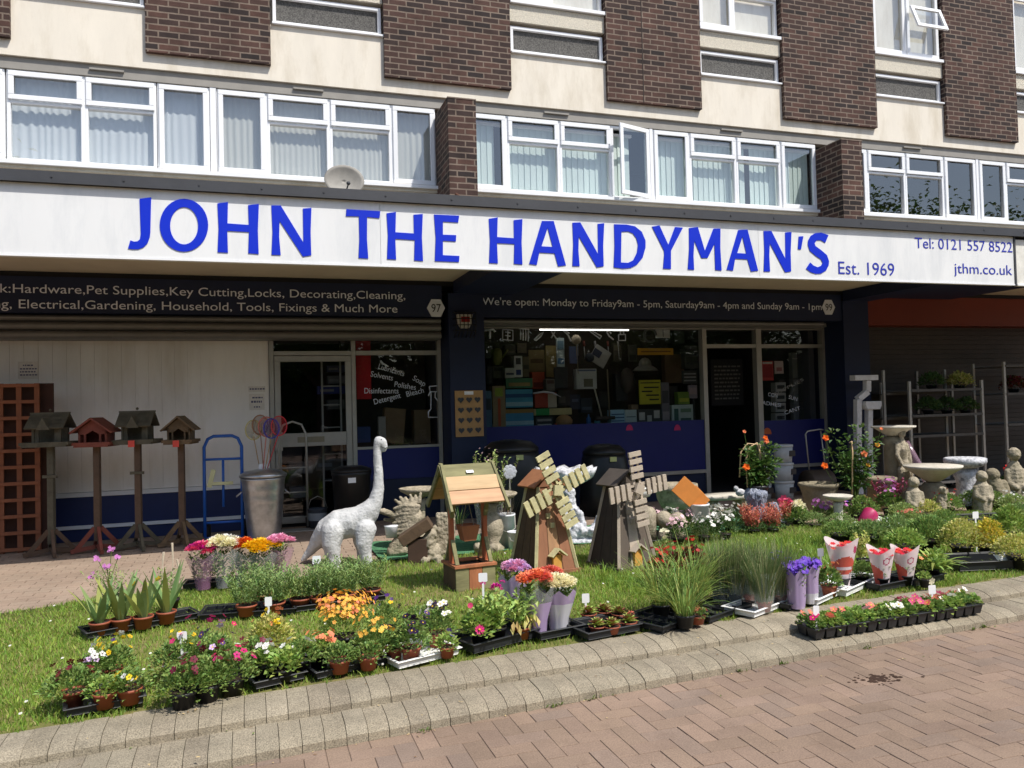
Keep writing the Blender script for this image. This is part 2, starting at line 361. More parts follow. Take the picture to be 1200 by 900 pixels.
def text_mesh(body, u0, u1, zb, H, Y, m, parent, name='lettering', depth=0.0, rot=0.0, x0=None, x1=None, sp=1.0, z_of=None):
    """lettering on a wall plane y=Y facing the street: left/right edges, baseline z, cap height H"""
    cu = bpy.data.curves.new("t", 'FONT'); cu.body = body; cu.size = 1.0; cu.space_character = sp; cu.resolution_u = 4
    to = bpy.data.objects.new("t", cu); COL.objects.link(to)
    dg = bpy.context.evaluated_depsgraph_get(); dg.update()
    me = bpy.data.meshes.new_from_object(to.evaluated_get(dg))
    bpy.data.objects.remove(to); bpy.data.curves.remove(cu)
    xs = [v.co.x for v in me.vertices]; a, b = min(xs), max(xs)
    xa = u0 if x0 is None else x0; xb = u1 if x1 is None else x1
    sx = (xb - xa) / (b - a); sz = H / 0.7
    cr, sr = math.cos(rot), math.sin(rot)
    for v in me.vertices:
        x = (v.co.x - a) * sx; z = v.co.y * sz
        v.co = (xa + x * cr - z * sr, Y, zb + x * sr + z * cr)
    me.materials.clear(); me.materials.append(m); me.update()
    o = bpy.data.objects.new(name, me); COL.objects.link(o); o.parent = parent
    return o
# ================================================================== GROUND
ZL, ZP = 0.13, 0.10          # lawn, shop pavement
def kerb_y(x): 
    x = max(min(x, 9.0), -4.0); return 3.985 + 0.085 * x - 0.003 * x * x      # arris of the upper kerb
def lawn_back(x):
    if x < -1.2: return 6.85 + 0.25 * (x + 1.2)
    if x < 0.3: return 6.95
    if x < 1.1: return 6.95 + (x - 0.3) * 0.6
    return 7.43
m_road_far = brickmat("paver_far", S(140, 118, 105), S(128, 106, 94), S(96, 84, 72), 0.2, 0.1, 0.006, axis='xy')
mb = MB(); mb.box(-150, 150, -150, 9.0, -0.5, -0.022); mb.box(-150, 150, 9.0, 150, -0.5, 0.03); struct('road', mb, m_road_far)
# herringbone pavers as real bevelled blocks
m_pav = islandmat("clay_pavers", [S(130, 111, 95), S(138, 118, 101), S(134, 114, 99), S(142, 121, 103), S(130, 113, 100), S(146, 124, 107)], rough=0.85, grime=0.26, bump=0.4, bscale=140, fine=0.2, gscale=.8, patch=S(118, 99, 85))
mb = MB(); mb.box(-6.0, 11, -1.5, 4.3, -0.02, -0.0032, 0)
random.seed(3)
def paver(x0, y0, x1, y1):
    g = 0.001; b = 0.002; z = random.uniform(-0.0015, 0.0012); t = [random.uniform(-.0011, .0011) for _ in range(4)]
    x0 += g; y0 += g; x1 -= g; y1 -= g
    i = mb.av([(x0, y0, -.012), (x1, y0, -.012), (x1, y1, -.012), (x0, y1, -.012),
               (x0 + .0008, y0 + .0008, z - b), (x1 - .0008, y0 + .0008, z - b), (x1 - .0008, y1 - .0008, z - b), (x0 + .0008, y1 - .0008, z - b),
               (x0 + b, y0 + b, z + t[0]), (x1 - b, y0 + b, z + t[1]), (x1 - b, y1 - b, z + t[2]), (x0 + b, y1 - b, z + t[3])])
    for a in (0, 4):
        for k in range(4): mb.face((i + a + k, i + a + (k + 1) % 4, i + a + 4 + (k + 1) % 4, i + a + 4 + k), 1)
    mb.face((i + 8, i + 9, i + 10, i + 11), 1)
for iy in range(8, 43):
    for ix in range(-45, 95):
        r = (ix - iy) % 4; x = ix * .1; y = iy * .1
        if y > kerb_y(x) - 0.1: continue
        if r == 0: paver(x, y, x + .2, y + .1)
        elif r == 3: paver(x, y, x + .1, y + .2)
struct('road_paving', mb, [mat("joint_sand", S(116, 99, 85), 0.95, 0.2, 40, 0.3, 300), m_pav])
# kerbs: two rows of small sloped blocks
m_kerb = islandmat("kerb_concrete", [S(134, 124, 107), S(144, 134, 115), S(139, 130, 112), S(151, 141, 122)], rough=0.95, grime=0.24, bump=1.0, bscale=170, fine=0.42, gscale=4)
mb = MB(); x = -3.6; random.seed(5)
prof = [(0, 0.0), (0.004, 0.036), (0.014, 0.044), (0.06, 0.062), (0.10, 0.068), (0.26, 0.07), (0.26, 0.0)]
for row in (0, 1):
    x = -3.6 + row * 0.05
    while x < 10.5:
        wd = 0.1; g = 0.0015; dz = random.uniform(-.002, .002); dy = random.uniform(-.003, .003)
        yy0, yy1 = kerb_y(x), kerb_y(x + wd); off = -0.245 if row == 0 else 0.0; zb = 0.0 if row == 0 else 0.064
        n = len(prof)
        a = mb.av([(x + g, yy0 + off + dy + py, zb - 0.02 + dz * (pz > 0) + (pz + .02 if pz == 0 else pz + .02)) for py, pz in prof])
        b = mb.av([(x + wd - g, yy1 + off + dy + py, zb + dz * (pz > 0) + pz) for py, pz in prof])
        # small arris on both joints
        for k in range(n):
            j = (k + 1) % n; mb.face((a + k, b + k, b + j, a + j))
        mb.face(tuple(a + k for k in range(n))); mb.face(tuple(b + k for k in reversed(range(n))))
        x += wd
struct('kerb_steps', mb, m_kerb)
# lawn soil sheet and shop pavement
m_soil = mat("lawn_soil", S(112, 112, 58), 0.95, 0.3, 9, 0.8, 90, stain=S(140, 122, 84), stscale=5, stamt=0.8)
mb = MB(); n = 60; x0, x1 = -4.0, 12.0
rows = []
for k in range(n + 1):
    xx = x0 + (x1 - x0) * k / n; a = kerb_y(xx) + 0.2; b = lawn_back(xx) + 0.02
    rows.append(mb.av([(xx, a + (b - a) * t, ZL - 0.004 + 0.006 * noise.noise(Vector((xx, t * 4, 0)))) for t in (0, .25, .5, .75, 1)] + [(xx, b, 0.0)]))
for a, b in zip(rows, rows[1:]):
    for t in range(5): mb.face((a + t, b + t, b + t + 1, a + t + 1))
struct('lawn', mb, m_soil, True)
m_slab = islandmat("pavement_slabs", [S(150, 131, 114), S(156, 136, 119), S(153, 135, 118), S(159, 140, 123)], rough=0.85, grime=0.2, bump=0.3, bscale=110, fine=0.12)
mb = MB(); mb.box(-9, 18, 6.2, 10.38, 0.0, ZP - 0.006, 0)
y = 6.3; r = 0
while y < 10.2:
    x = -5.0 - (0.1 if r % 2 else 0)
    while x < 15:
        wd = 0.2
        g = 0.002; z = ZP + random.uniform(-.0012, .0012)
        if y > lawn_back(x) - 0.15: 
            i = mb.av([(x + g, y + g, ZP - .012), (x + wd - g, y + g, ZP - .012), (x + wd - g, y + .1 - g, ZP - .012), (x + g, y + .1 - g, ZP - .012), (x + g + .002, y + g + .002, z), (x + wd - g - .002, y + g + .002, z), (x + wd - g - .002, y + .1 - g - .002, z), (x + g + .002, y + .1 - g - .002, z)])
            for k in range(4): mb.face((i + k, i + (k + 1) % 4, i + 4 + (k + 1) % 4, i + 4 + k), 1)
            mb.face((i + 4, i + 5, i + 6, i + 7), 1)
        x += wd
    y += 0.1; r += 1
struct('pavement', mb, [mat("pavement_base", S(84, 74, 64), 0.9, 0.2, 30), m_slab])
# artificial grass runner under the statuary
m_mat = mat("green_mat_fibre", S(84, 136, 98), 0.9, 0.25, 12, 0.7, 400)
mb = MB()
seg = 40
rows = [mb.av([(1.15 + (5.6 - 1.15) * k / seg, yy, ZP + 0.006 + (0.014 if yy > 7.47 else .028) + 0.012 * noise.noise(Vector((k * .7, yy * 3, 0)))) for yy in (7.44, 7.7, 8.0, 8.3, 8.6)]) for k in range(seg + 1)]
for a, b in zip(rows, rows[1:]):
    for t in range(4): mb.face((a + t, b + t, b + t + 1, a + t + 1))
o = tag(mb.build('grass_mat', m_mat, None, True), 'green artificial grass matting laid under the stone garden ornaments behind the lawn', 'mat')
# grass blades
import numpy as np
rng = np.random.default_rng(4)
def grass(name, N, region, hmin, hmax, m, dens=None, seed=1):
    rg = np.random.default_rng(seed); pts = []
    x0, x1, y0, y1 = region
    while sum(len(p) for p in pts) < N:
        x = rg.uniform(x0, x1, 20000); y = rg.uniform(y0, y1, 20000)
        ky = 3.985 + 0.085 * x - 0.003 * x * x + 0.235
        lb = np.where(x < -1.2, 6.85 + 0.25 * (x + 1.2), np.where(x < .3, 6.95, np.where(x < 1.1, 6.95 + (x - .3) * .6, 7.43)))
        edge = 0.05 * np.sin(x * 9) + 0.04 * np.sin(x * 23 + 1)
        ok = (y > ky + np.abs(edge)) & (y < lb + edge * .5)
        patch = 0.5 + 0.5 * np.sin(x * 2.1 + 1.3 * np.sin(y * 1.9)) * np.sin(y * 2.7 + x)
        ok &= rg.random(20000) < 0.25 + 0.75 * patch
        # more blades close to the camera
        ok &= rg.random(20000) < np.clip(5.2 / (0.313 * x + 0.949 * y), 0.3, 1)
        if dens is not None: ok &= dens(x, y, rg)
        pts.append(np.stack([x[ok], y[ok]], 1))
    p = np.concatenate(pts)[:N]; n = len(p)
    h = rg.uniform(hmin, hmax, n) * (0.75 + 0.5 * rg.random(n)); a = rg.uniform(0, 6.283, n); ln = rg.uniform(0.15, 0.95, n) * h
    la = rg.uniform(0, 6.283, n); wd = rg.uniform(0.0016, 0.0036, n)
    dx, dy = np.cos(a) * wd, np.sin(a) * wd; lx, ly = np.cos(la) * ln, np.sin(la) * ln
    z = np.full(n, ZL - 0.006)
    V = np.empty((n, 5, 3))
    V[:, 0] = np.stack([p[:, 0] - dx, p[:, 1] - dy, z], 1); V[:, 1] = np.stack([p[:, 0] + dx, p[:, 1] + dy, z], 1)
    V[:, 2] = np.stack([p[:, 0] + dx * .8 + lx * .4, p[:, 1] + dy * .8 + ly * .4, z + h * .62], 1); V[:, 3] = np.stack([p[:, 0] - dx * .8 + lx * .4, p[:, 1] - dy * .8 + ly * .4, z + h * .62], 1)
    V[:, 4] = np.stack([p[:, 0] + lx, p[:, 1] + ly, z + h], 1)
    me = bpy.data.meshes.new(name); me.vertices.add(n * 5); me.vertices.foreach_set("co", V.reshape(-1))
    b = (np.arange(n) * 5)[:, None]
    loops = np.concatenate([b + np.array([[0, 1, 2, 3]]), b + np.array([[3, 2, 4]])], 1).reshape(-1)
    me.loops.add(n * 7); me.loops.foreach_set("vertex_index", loops.astype(np.int32))
    me.polygons.add(n * 2); st = (np.arange(n) * 7)[:, None] + np.array([[0, 4]]); me.polygons.foreach_set("loop_start", st.reshape(-1).astype(np.int32))
    me.update(); me.validate(); me.materials.append(m)
    o = bpy.data.objects.new(name, me); COL.objects.link(o); tag(o, kind='stuff'); return o
m_grass = leafmat("grass_blade", S(142, 170, 72), 0.34, 0.4, 0.55, 0.025, alt=S(184, 176, 112), altp=0.09)
g_ = grass('grass', 165000, (-2.6, 9.5, 4.0, 7.6), 0.014, 0.040, m_grass, None, 2)
tag(g_, 'short patchy green lawn grass between the kerb and the shop pavement', 'grass')
g_ = grass('long_grass', 9000, (2.6, 6.6, 5.0, 6.7), 0.045, 0.10, leafmat("long_grass_blade", S(134, 164, 68), 0.35, 0.35, 0.5, 0.03),
      lambda x, y, r: ((y > 5.1 + 0.1 * np.sin(x * 5)) & (np.abs(y - 5.95) < .75) & (r.random(len(x)) < .6)), 5)
tag(g_, 'longer unmown grass on the lawn behind the middle plant trays', 'grass')
mb = MB(); random.seed(31)
for k in range(90):
    xx = random.uniform(-2.2, 6); yy = random.uniform(kerb_y(xx) + .3, lawn_back(xx) - .1)
    mb.flower((xx, yy, ZL + .03), (random.uniform(-.3, .3), -.4, 1), .009, 8, 0, 1)
tag(mb.build('lawn_daisies', [leafmat("daisy_petal", S(240, 240, 236), .05, .2), mat("daisy_eye", S(224, 190, 60), .8)], None), 'tiny white daisies scattered through the lawn grass', 'daisies', kind='stuff')
# bits of leaf and straw litter on kerb and road
mb = MB(); random.seed(9)
for k in range(150):
    xx = random.uniform(-1, 5.5); off = random.choice([-0.262, -0.262, -0.27, -0.015, 0.12, -0.12, -0.5]) + random.gauss(0, .015)
    zz = 0.004 if off < -.25 else (0.074 if off < 0 else 0.138)
    a = random.uniform(0, 6.28)
    mb.leaf((xx, kerb_y(xx) + off, zz), (math.cos(a), math.sin(a), 0.08), random.uniform(.008, .028), random.uniform(.004, .01), random.choice([0, 0, 1, 2]))
for k in range(90):
    a = random.uniform(0, 6.28); r = abs(random.gauss(0, .055)); cx, cy = G(693, 0 + 0, 0) if False else G(1030, 796, 0)
    q_ = random.uniform(.004, .016); mb.sphere((cx + r * math.cos(a) * 1.5, cy + r * math.sin(a), 0.001), (q_, q_ * .8, .0025), 8, 3)
tag(mb.build('plant_litter', [mat("dry_straw", S(196, 172, 124), .9), mat("dead_leaf", S(120, 88, 50), .9), mat("fallen_green", S(96, 116, 48), .8), mat("dropped_soil", S(58, 40, 28), .95)]), 'scattered straw, leaf bits and spilt soil along the kerb and road', 'litter', kind='stuff')
# tufts in the kerb joints
mb = MB()
for (u, v, z) in ((495, 852, 0), (650, 826, 0), (920, 779, 0), (1140, 738, 0), (1150, 735, 0), (870, 789, 0), (1010, 758, 0), (690, 818, 0)):
    cx, cy = G(u, v, z); cy = kerb_y(cx) - 0.252
    for k in range(14):
        a = random.uniform(0, 6.28); mb.leaf((cx + random.gauss(0, .02), cy + random.gauss(0, .006), 0), (math.cos(a), math.sin(a) - .5, random.uniform(.4, 1.4)), random.uniform(.012, .035), .009, 0)
tag(mb.build('kerb_weeds', leafmat("weed_leaf", S(104, 124, 50)), None), 'tiny green weeds growing in the joint below the kerb', 'weeds', kind='stuff')
# unseen leafy bank, added to keep reflections in the shop glass dark
mb = MB(); random.seed(77)
for k in range(15000):
    xx = random.uniform(-45, 75); hh = 5.2 + 1.6 * noise.noise(Vector((xx * .2, 3, 1))) + .8 * noise.noise(Vector((xx * .9, 3, 7))); zz = hh * math.sqrt(random.random())
    mb.leaf((xx, -21 + random.uniform(-1, 1) + .25 * zz * 0, zz), (random.uniform(-1, 1), random.uniform(-1, 1), random.uniform(-.4, .8)), .6, .45)
for k in range(120): mb.box(-45 + k, -44 + k, -22, -20.6, 0, 4.2 + 1.4 * noise.noise(Vector((k * .3, 2, 2))))
tag(mb.build('added_hedge', leafmat("added_hedge_leaf", S(56, 76, 36), .4, .1), None), 'unseen leafy bank added across the road to darken the shop glass reflections', 'added_hedge', kind='stuff')
# trees across the road, seen mirrored in the windows
m_bark = mat("bark", S(92, 76, 60), 0.9, 0.3, 8, 0.8, 30)
m_crown = leafmat("tree_leaf", S(88, 112, 48), 0.4, 0.3)
def tree(loc, H, R, lab, seed):
    random.seed(seed); t = thing('street_tree', lab, 'tree', loc, 0, 'trees across the road')
    mb = MB(); mb.tube([(0, 0, -0.1), (0.05, 0, H * .2), (-.05, .1, H * .45), (0, 0, H * .7)], [R * .09, R * .075, R * .06, R * .03], 8)
    tips = []
    for k in range(9):
        a = k * 2.4; z = H * (.3 + .05 * k); e = (math.cos(a) * R * .6, math.sin(a) * R * .6, z + R * .45)
        mb.tube([(0, 0, z), (e[0] * .5, e[1] * .5, z + R * .15), e], [R * .04, R * .03, R * .012], 6); tips.append(Vector(e))
    mb.build('trunk', m_bark, t, True)
    mb = MB(); tips += [Vector((random.uniform(-.6, .6) * R, random.uniform(-.6, .6) * R, H * random.uniform(.5, .92))) for _ in range(14)]
    for tp in tips:
        for k in range(420):
            d = Vector((random.gauss(0, 1), random.gauss(0, 1), random.gauss(0, .8))); p = tp + d * R * .2
            mb.leaf(p, (random.uniform(-1, 1), random.uniform(-1, 1), random.uniform(-.6, .6)), .3, .2)
    mb.build('crown', m_crown, t)
    return t
T0 = tree((34, -16, 0), 12, 5.5, 'broad leafy street tree across the road, mirrored in the right hand flat windows', 11)
for k, (x, y, s, lab) in enumerate([(24, -14, 0.85, 'medium street tree across the road beside the broad leafy one'), (44, -19, 1.1, 'tallest street tree across the road, far right'), (14, -13, .8, 'low street tree across the road opposite the middle of the shop'), (3, -14, .75, 'small street tree across the road behind the viewer'), (-8, -15, .95, 'street tree across the road far to the left'), (19, -17, .7, 'low bushy street tree across the road further back'), (9, -18, .9, 'street tree across the road well behind the low one')]):
    c = copy_thing(T0, (x, y, 0), k * 1.3 + .4, lab); c.scale = (s, s, s * .9)
# ================================================================== BUILDING
YU, YF, YG, YC = 10.0, 10.0, 10.4, 7.5     # upper wall, fascia, shop glass, canopy front
m_render = mat("cream_render", S(230, 222, 206), 0.85, 0.06, 2.5, 0.15, 180, stain=S(202, 191, 170), stscale=1.5, stamt=0.75, aniso=(1.8, 1, .5))
m_peb = mat("pebbledash", S(230, 222, 203), 0.95, 0.16, 60, 1.0, 130, dist=0.02)
m_brick = brickmat("dark_brick", S(46, 40, 39), S(86, 62, 54), S(120, 106, 94), ms=0.010)
m_upvc = mat("white_upvc", S(238, 239, 240), 0.35, 0.03, 3)
m_sillgrey = mat("grey_seal", S(150, 146, 138), 0.6, 0.1)
m_pane = glassmat("window_glass", (0.96, 0.985, 0.99), 1.0, 0.0, 1.8, 0.03)
m_shopglass = glassmat("shop_glass", (0.8, 0.83, 0.85), 1.0, 0.0, 1.42)
m_spk = mat("speckled_panel", S(92, 90, 86), 0.8, 0.75, 62, 0.5, 200)
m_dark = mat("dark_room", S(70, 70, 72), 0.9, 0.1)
m_navy = mat("navy_paint", S(21, 33, 62), 0.55, 0.12, 4, 0.08, 40)
m_blue = mat("royal_blue_panel", S(17, 26, 98), 0.45, 0.14, 2, stain=S(26, 34, 84), stscale=2, stamt=.6)
m_flash = mat("grey_flashing", S(66, 67, 70), 0.5, 0.12, 3, 0.1, 20)
m_alu = mat("dull_aluminium", S(170, 168, 160), 0.45, 0.1, 5, metal=0.5)
m_soffit = mat("soffit_cream", S(206, 194, 172), 0.85, 0.08, 2)
m_lead = mat("roller_slat", S(118, 116, 113), 0.45, 0.12, 6, metal=0.35)
m_white = mat("sign_white", S(231, 232, 231), 0.35, 0.03, 1.5, 0.03, 3, stain=S(206, 209, 211), stscale=1.6, stamt=0.7, aniso=(1.6, 1, .35))
m_sblue = mat("sign_blue", S(0, 42, 198), 0.4, 0.03)
m_sblue2 = mat("sign_blue_thin", S(48, 58, 168), 0.4, 0.03)
m_greytext = mat("grey_lettering", S(220, 226, 238), 0.5, 0.03)
B = thing('parade_building', 'flats of dark brick and cream render above a shop with a deep canopy', 'building')
def part(name, mb, m, parent=None, smooth=False): return mb.build(name, m, parent or B, smooth)
# --- upper wall
mb = MB(); mb.box(-4, 15.5, YU, YU + .3, 5.57, 6.26); mb.box(-4, 15.5, YU + .12, YU + .3, 6.26, 9.5); part('rendered_wall', mb, m_render)
mb = MB(); mb.box(-4, 15.5, YU + .035, YU + .17, 5.433, 5.568); part('window_head', mb, m_sillgrey)
mb = MB(); mb.box(-4, 15.5, YU + .10, YU + .3, 3.6, 4.315); mb.box(-4, 15.5, YU + .02, YU + .3, 4.318, 4.40); part('window_apron', mb, m_render)
panels = [(-3.95, -2.45), (-1.08, .31), (1.69, 3.38), (4.79, 6.28), (7.7, 9.43), (10.84, 12.38), (13.8, 15.4)]
for a, b in panels:
    mb = MB(); mb.box(a, b, YU - .06, YU + .11, 5.745, 9.5); part('brick_panel', mb, m_brick)
for u0, u1 in ((524, 557), (985, 1009)):
    yp_ = 9.36 if u0 < 600 else 9.47; a = P(u0, 95 + (u0 - 524) * .104, yp_)[0]; b = P(u1, 103 + (u1 - 557) * .104, yp_)[0]
    mb = MB(); mb.box(a, b, yp_, YU + .09, 3.4, 5.31); mb.box(a - .004, b + .004, yp_ - .004, YU + .03, 5.312, 5.33); o = part('brick_pier', mb, m_brick)
mb = MB(); mb.box(5.335, 5.347, YU - .064, YU - .0605, 5.75, 9.4); part('movement_joint', mb, mat('joint_mastic', S(60, 52, 48), .9))
mb = MB(); mb.tube([(P(534, 215, 9.3)[0], 9.33, 4.13), (P(556, 228, 9.3)[0], 9.3, 3.98)], .016, 8); part('overflow_pipe', mb, mat('rusty_pipe', S(104, 70, 54), .8, .3, 20), smooth=True)
PIER1 = (P(524, 95, 9.28)[0], P(557, 103, 9.28)[0]); PIER2 = (P(985, 143, 9.28)[0], P(1009, 150, 9.28)[0])
# rooms behind the upper windows
mb = MB()
for z0, z1 in ((4.2, 5.56), (6.9, 9.4)):
    mb.box(-4, 15.5, 12.6, 12.7, z0, z1); mb.box(-4, 15.5, YU + .31, 12.6, z0 - .1, z0); mb.box(-4, 15.5, YU + .31, 12.6, z1, z1 + .1)
    for x in (-4, 2.45, 8.45, 15.4): mb.box(x, x + .1, YU + .31, 12.6, z0, z1)
part('flat_interior', mb, m_dark)
def bars(mb, x0, x1, z0, z1, y0, y1, w):
    mb.box(x0, x1, y0, y1, z0, z0 + w); mb.box(x0, x1, y0, y1, z1 - w, z1); mb.box(x0, x0 + w, y0, y1, z0 + w, z1 - w); mb.box(x1 - w, x1, y0, y1, z0 + w, z1 - w)
def pane(mb, x0, x1, z0, z1, y): mb.poly([(x0, y + .006, z0), (x1, y + .006, z0), (x1, y + .006, z1), (x0, y + .006, z1)])
def window_unit(x0, x1, z0, z1, kind, Y=YU, zt=None, parent=None, openang=0, hide=False):
    mb = MB(); yf = Y + .055; f = .038
    bars(mb, x0, x1, z0, z1, yf, yf + .07, f)
    gl = []
    if kind == 'c':
        if not openang: bars(mb, x0 + .018, x1 - .018, z0 + .018, z1 - .018, yf - .022, yf - .001, .058); gl.append((x0 + .07, x1 - .07, z0 + .07, z1 - .07, yf + .01))
    elif kind == 'v':
        zt = zt or z0 + (z1 - z0) * .655
        mb.box(x0 + f, x1 - f, yf, yf + .07, zt - .035, zt)
        bars(mb, x0 + .018, x1 - .018, zt + .004, z1 - .018, yf - .022, yf - .001, .058)
        gl += [(x0 + .07, x1 - .07, zt + .06, z1 - .07, yf + .01), (x0 + f, x1 - f, z0 + f, zt - .035, yf + .035)]
    o = part('window', mb, m_upvc); bevel(o, .005, 1)
    for g in gl:
        mb = MB(); pane(mb, g[0] - .004, g[1] + .004, g[2] - .004, g[3] + .004, g[4]); mb.build('pane', m_pane, o)
    if openang:
        W_ = x1 - x0 - .04; H_ = z1 - z0 - .04
        M = TR(x1 - .02, yf - .004, z0 + .02) @ rotz(openang)     # hinged on the right jamb, swung outwards
        mb = MB(); mb.M = M
        bars(mb, -W_, 0, 0, H_, -.03, .0, .06); s = mb.build('sash', m_upvc, o); bevel(s, .004, 1)
        mb = MB(); mb.M = M; pane(mb, -W_ + .055, -.055, .055, H_ - .055, -.02); mb.build('pane', m_pane, o)
    return o
ZA, ZB, ZT = 4.40, 5.43, 5.085
def X10(u): return PX(u, 135 + u * .09, YU)
def row(us, kinds):
    for (a, b), k in zip(us, kinds):
        x0, x1 = X10(a), X10(b)
        if k == 'o': window_unit(x0, x1, ZA, ZB, 'c', openang=0.3)
        elif k == 'm':
            mb = MB(); mb.box(x0 + .004, x1 - .004, YU + .04, YU + .13, ZA, ZB); part('mullion', mb, m_upvc)
        else: window_unit(x0, x1, ZA, ZB, k, zt=ZT)
row([(-62, 4), (6, 98), (98, 183), (184, 246), (246, 254), (254, 313), (313, 387), (387, 460), (460, 512)], 'cvvcmcvvc')
row([(552, 596), (596, 658), (658, 719), (719, 764), (764, 768), (768, 811), (811, 866), (866, 918), (918, 960)], 'cvvomcvvc')
row([(975, 1020), (1020, 1065), (1065, 1110), (1110, 1148), (1148, 1151), (1151, 1183), (1183, 1226), (1226, 1262)], 'cvvcmcvv')
for a, b in ((-62, 512), (552, 960), (975, 1262)):
    mb = MB(); mb.box(X10(a), X10(b), YU - .03, YU + .17, ZA - .045, ZA - .003); part('window_sill', mb, m_upvc)
for u in (105, 345, 640, 848, 1062):
    mb = MB(); x = X10(u); mb.box(x, x + .36, YU + .005, YU + .033, 5.50, 5.52); part('trickle_vent', mb, m_sillgrey)
# --- second floor windows and spandrels in the gaps between the brick panels
gaps = [(-2.45, -1.08), (.31, 1.69), (3.38, 4.79), (6.28, 7.7), (9.43, 10.84), (12.38, 13.8)]
for gi, (a, b) in enumerate(gaps):
    mb = MB(); bars(mb, a + .03, b - .02, 6.29, 6.655, YU + .03, YU + .119, .042); mb.box(a + .02, b + .0, YU - .04, YU + .1, 6.262, 6.288)
    o = part('spandrel_frame', mb, m_upvc); bevel(o, .004, 1)
    mb = MB(); mb.box(a + .071, b - .061, YU + .07, YU + .11, 6.331, 6.614); mb.build('spandrel_panel', m_spk, o)
    mb = MB(); mb.box(a + .005, b - .005, YU - .005, YU + .119, 6.70, 6.93); part('concrete_lintel', mb, m_peb)
    mb = MB(); mb.box(a + .02, b + .0, YU - .05, YU + .118, 6.94, 6.985); part('window_sill', mb, m_upvc)
    mid = a + (b - a) * (.44 if gi != 4 else .5)
    fr = window_unit(a + .03, mid, 6.99, 8.3, 'c', Y=YU - .03, zt=7.9)
    window_unit(mid, b - .02, 6.99, 8.3, 'v' if gi != 4 else 'c', Y=YU - .03, zt=7.55, openang=0)
# top hung vent left open on the second floor
a, b = gaps[4]; mid = a + (b - a) * .5; M = TR(mid + .03, YU - .045, 7.78) @ Matrix.Rotation(-0.36, 4, 'X')
mb = MB(); mb.M = M; bars(mb, 0, b - mid - .09, -.42, 0, -.03, 0, .055); o = part('open_vent', mb, m_upvc)
mb = MB(); mb.M = M; pane(mb, .05, b - mid - .14, -.37, -.05, -.02); mb.build('pane', m_pane, o)
# --- canopy
mb = MB(); mb.box(-6, 9.12, YC + .06, YU - .004, 3.16, 3.45); part('canopy_roof', mb, m_soffit)
mb = MB(); mb.box(9.16, 16, YC + .06, YU - .004, 3.16, 3.45); part('canopy_roof', mb, m_soffit)
mb = MB(); mb.box(-6, 16, YC - .035, YC + .1, 3.505, 3.60); mb.box(-6, 16, YC - .05, YC - .036, 3.50, 3.52)
x = -2.2
while x < 12: mb.cbox((x, YC - .037, 3.555), (.014, .008, .014)); x += random.uniform(.52, .68)
part('canopy_flashing', mb, m_flash)
mb = MB(); mb.box(-6, 16, YC + .1, YU + .05, 3.46, 3.52); part('canopy_felt', mb, mat("roof_felt", S(110, 108, 104), .9, .2, 6))
# beams from pillar to canopy edge
for xa, xb in ((P(530, 345, YF)[0] , P(600, 341, YF)[0]), (8.64, 9.10), (9.2, 10.75)):
    mb = MB(); mb.box(xa, xb, YC + .09, YF - .06, 3.0 if xa < 9.15 else 3.06, 3.158); part('canopy_beam', mb, m_navy)
# --- fascia boards with lettering
ZFB, ZFT = 2.70, 3.10
xl0, xl1 = -6, P(517, 360, YF)[0]
mb = MB(); mb.box(xl0, xl1, YF - .05, YF + .3, ZFB, ZFT); f1 = part('fascia_board', mb, m_navy)
xr0, xr1 = P(557, 360, YF)[0], 8.62
mb = MB(); mb.box(xr0, xr1, YF - .05, YF + .3, ZFB, ZFT); f2 = part('fascia_board', mb, m_navy)
mb = MB(); mb.box(-6, 16, YF - .03, YF + .3, ZFT + .002, 3.157); part('fascia_trim', mb, mat("black_trim", S(22, 22, 24), .7))
yt = YF - .054
x0 = P(2, 341, YF)[0]; x1 = P(474, 351, YF)[0]
text_mesh("k:Hardware,Pet Supplies,Key Cutting,Locks, Decorating,Cleaning,", 0, 0, 2.915, .098, yt, m_greytext, f1, x0=x0, x1=x1)
x0 = P(-6, 362, YF)[0]; x1 = P(465, 371, YF)[0]
text_mesh("ng, Electrical,Gardening, Household, Tools, Fixings & Much More", 0, 0, 2.745, .098, yt, m_greytext, f1, x0=x0, x1=x1)
x0 = P(564, 356, YF)[0]; x1 = P(960, 361, YF)[0]
text_mesh("We're open: Monday to Friday9am - 5pm, Saturday9am - 4pm and Sunday 9am - 1pm", 0, 0, 2.86, .098, yt, m_greytext, f2, x0=x0, x1=x1)
def hexa(u, v, r, num, par):
    x, z = P(u, v, YF - .06); mb = MB(); k = r
    mb.prism([(x - k, z), (x - k * .5, z - k * .95), (x + k * .5, z - k * .95), (x + k, z), (x + k * .5, z + k * .95), (x - k * .5, z + k * .95)], YF - .062, YF - .053)
    o = mb.build('number_plate', m_greytext, par)
    text_mesh(num, 0, 0, z - .052, .105, YF - .066, mat("plate_numeral", S(22, 26, 40), .5), o, x0=x - k * .52, x1=x + k * .52)
hexa(511, 361, .118, "97", f1); hexa(971, 360, .118, "99", f2)
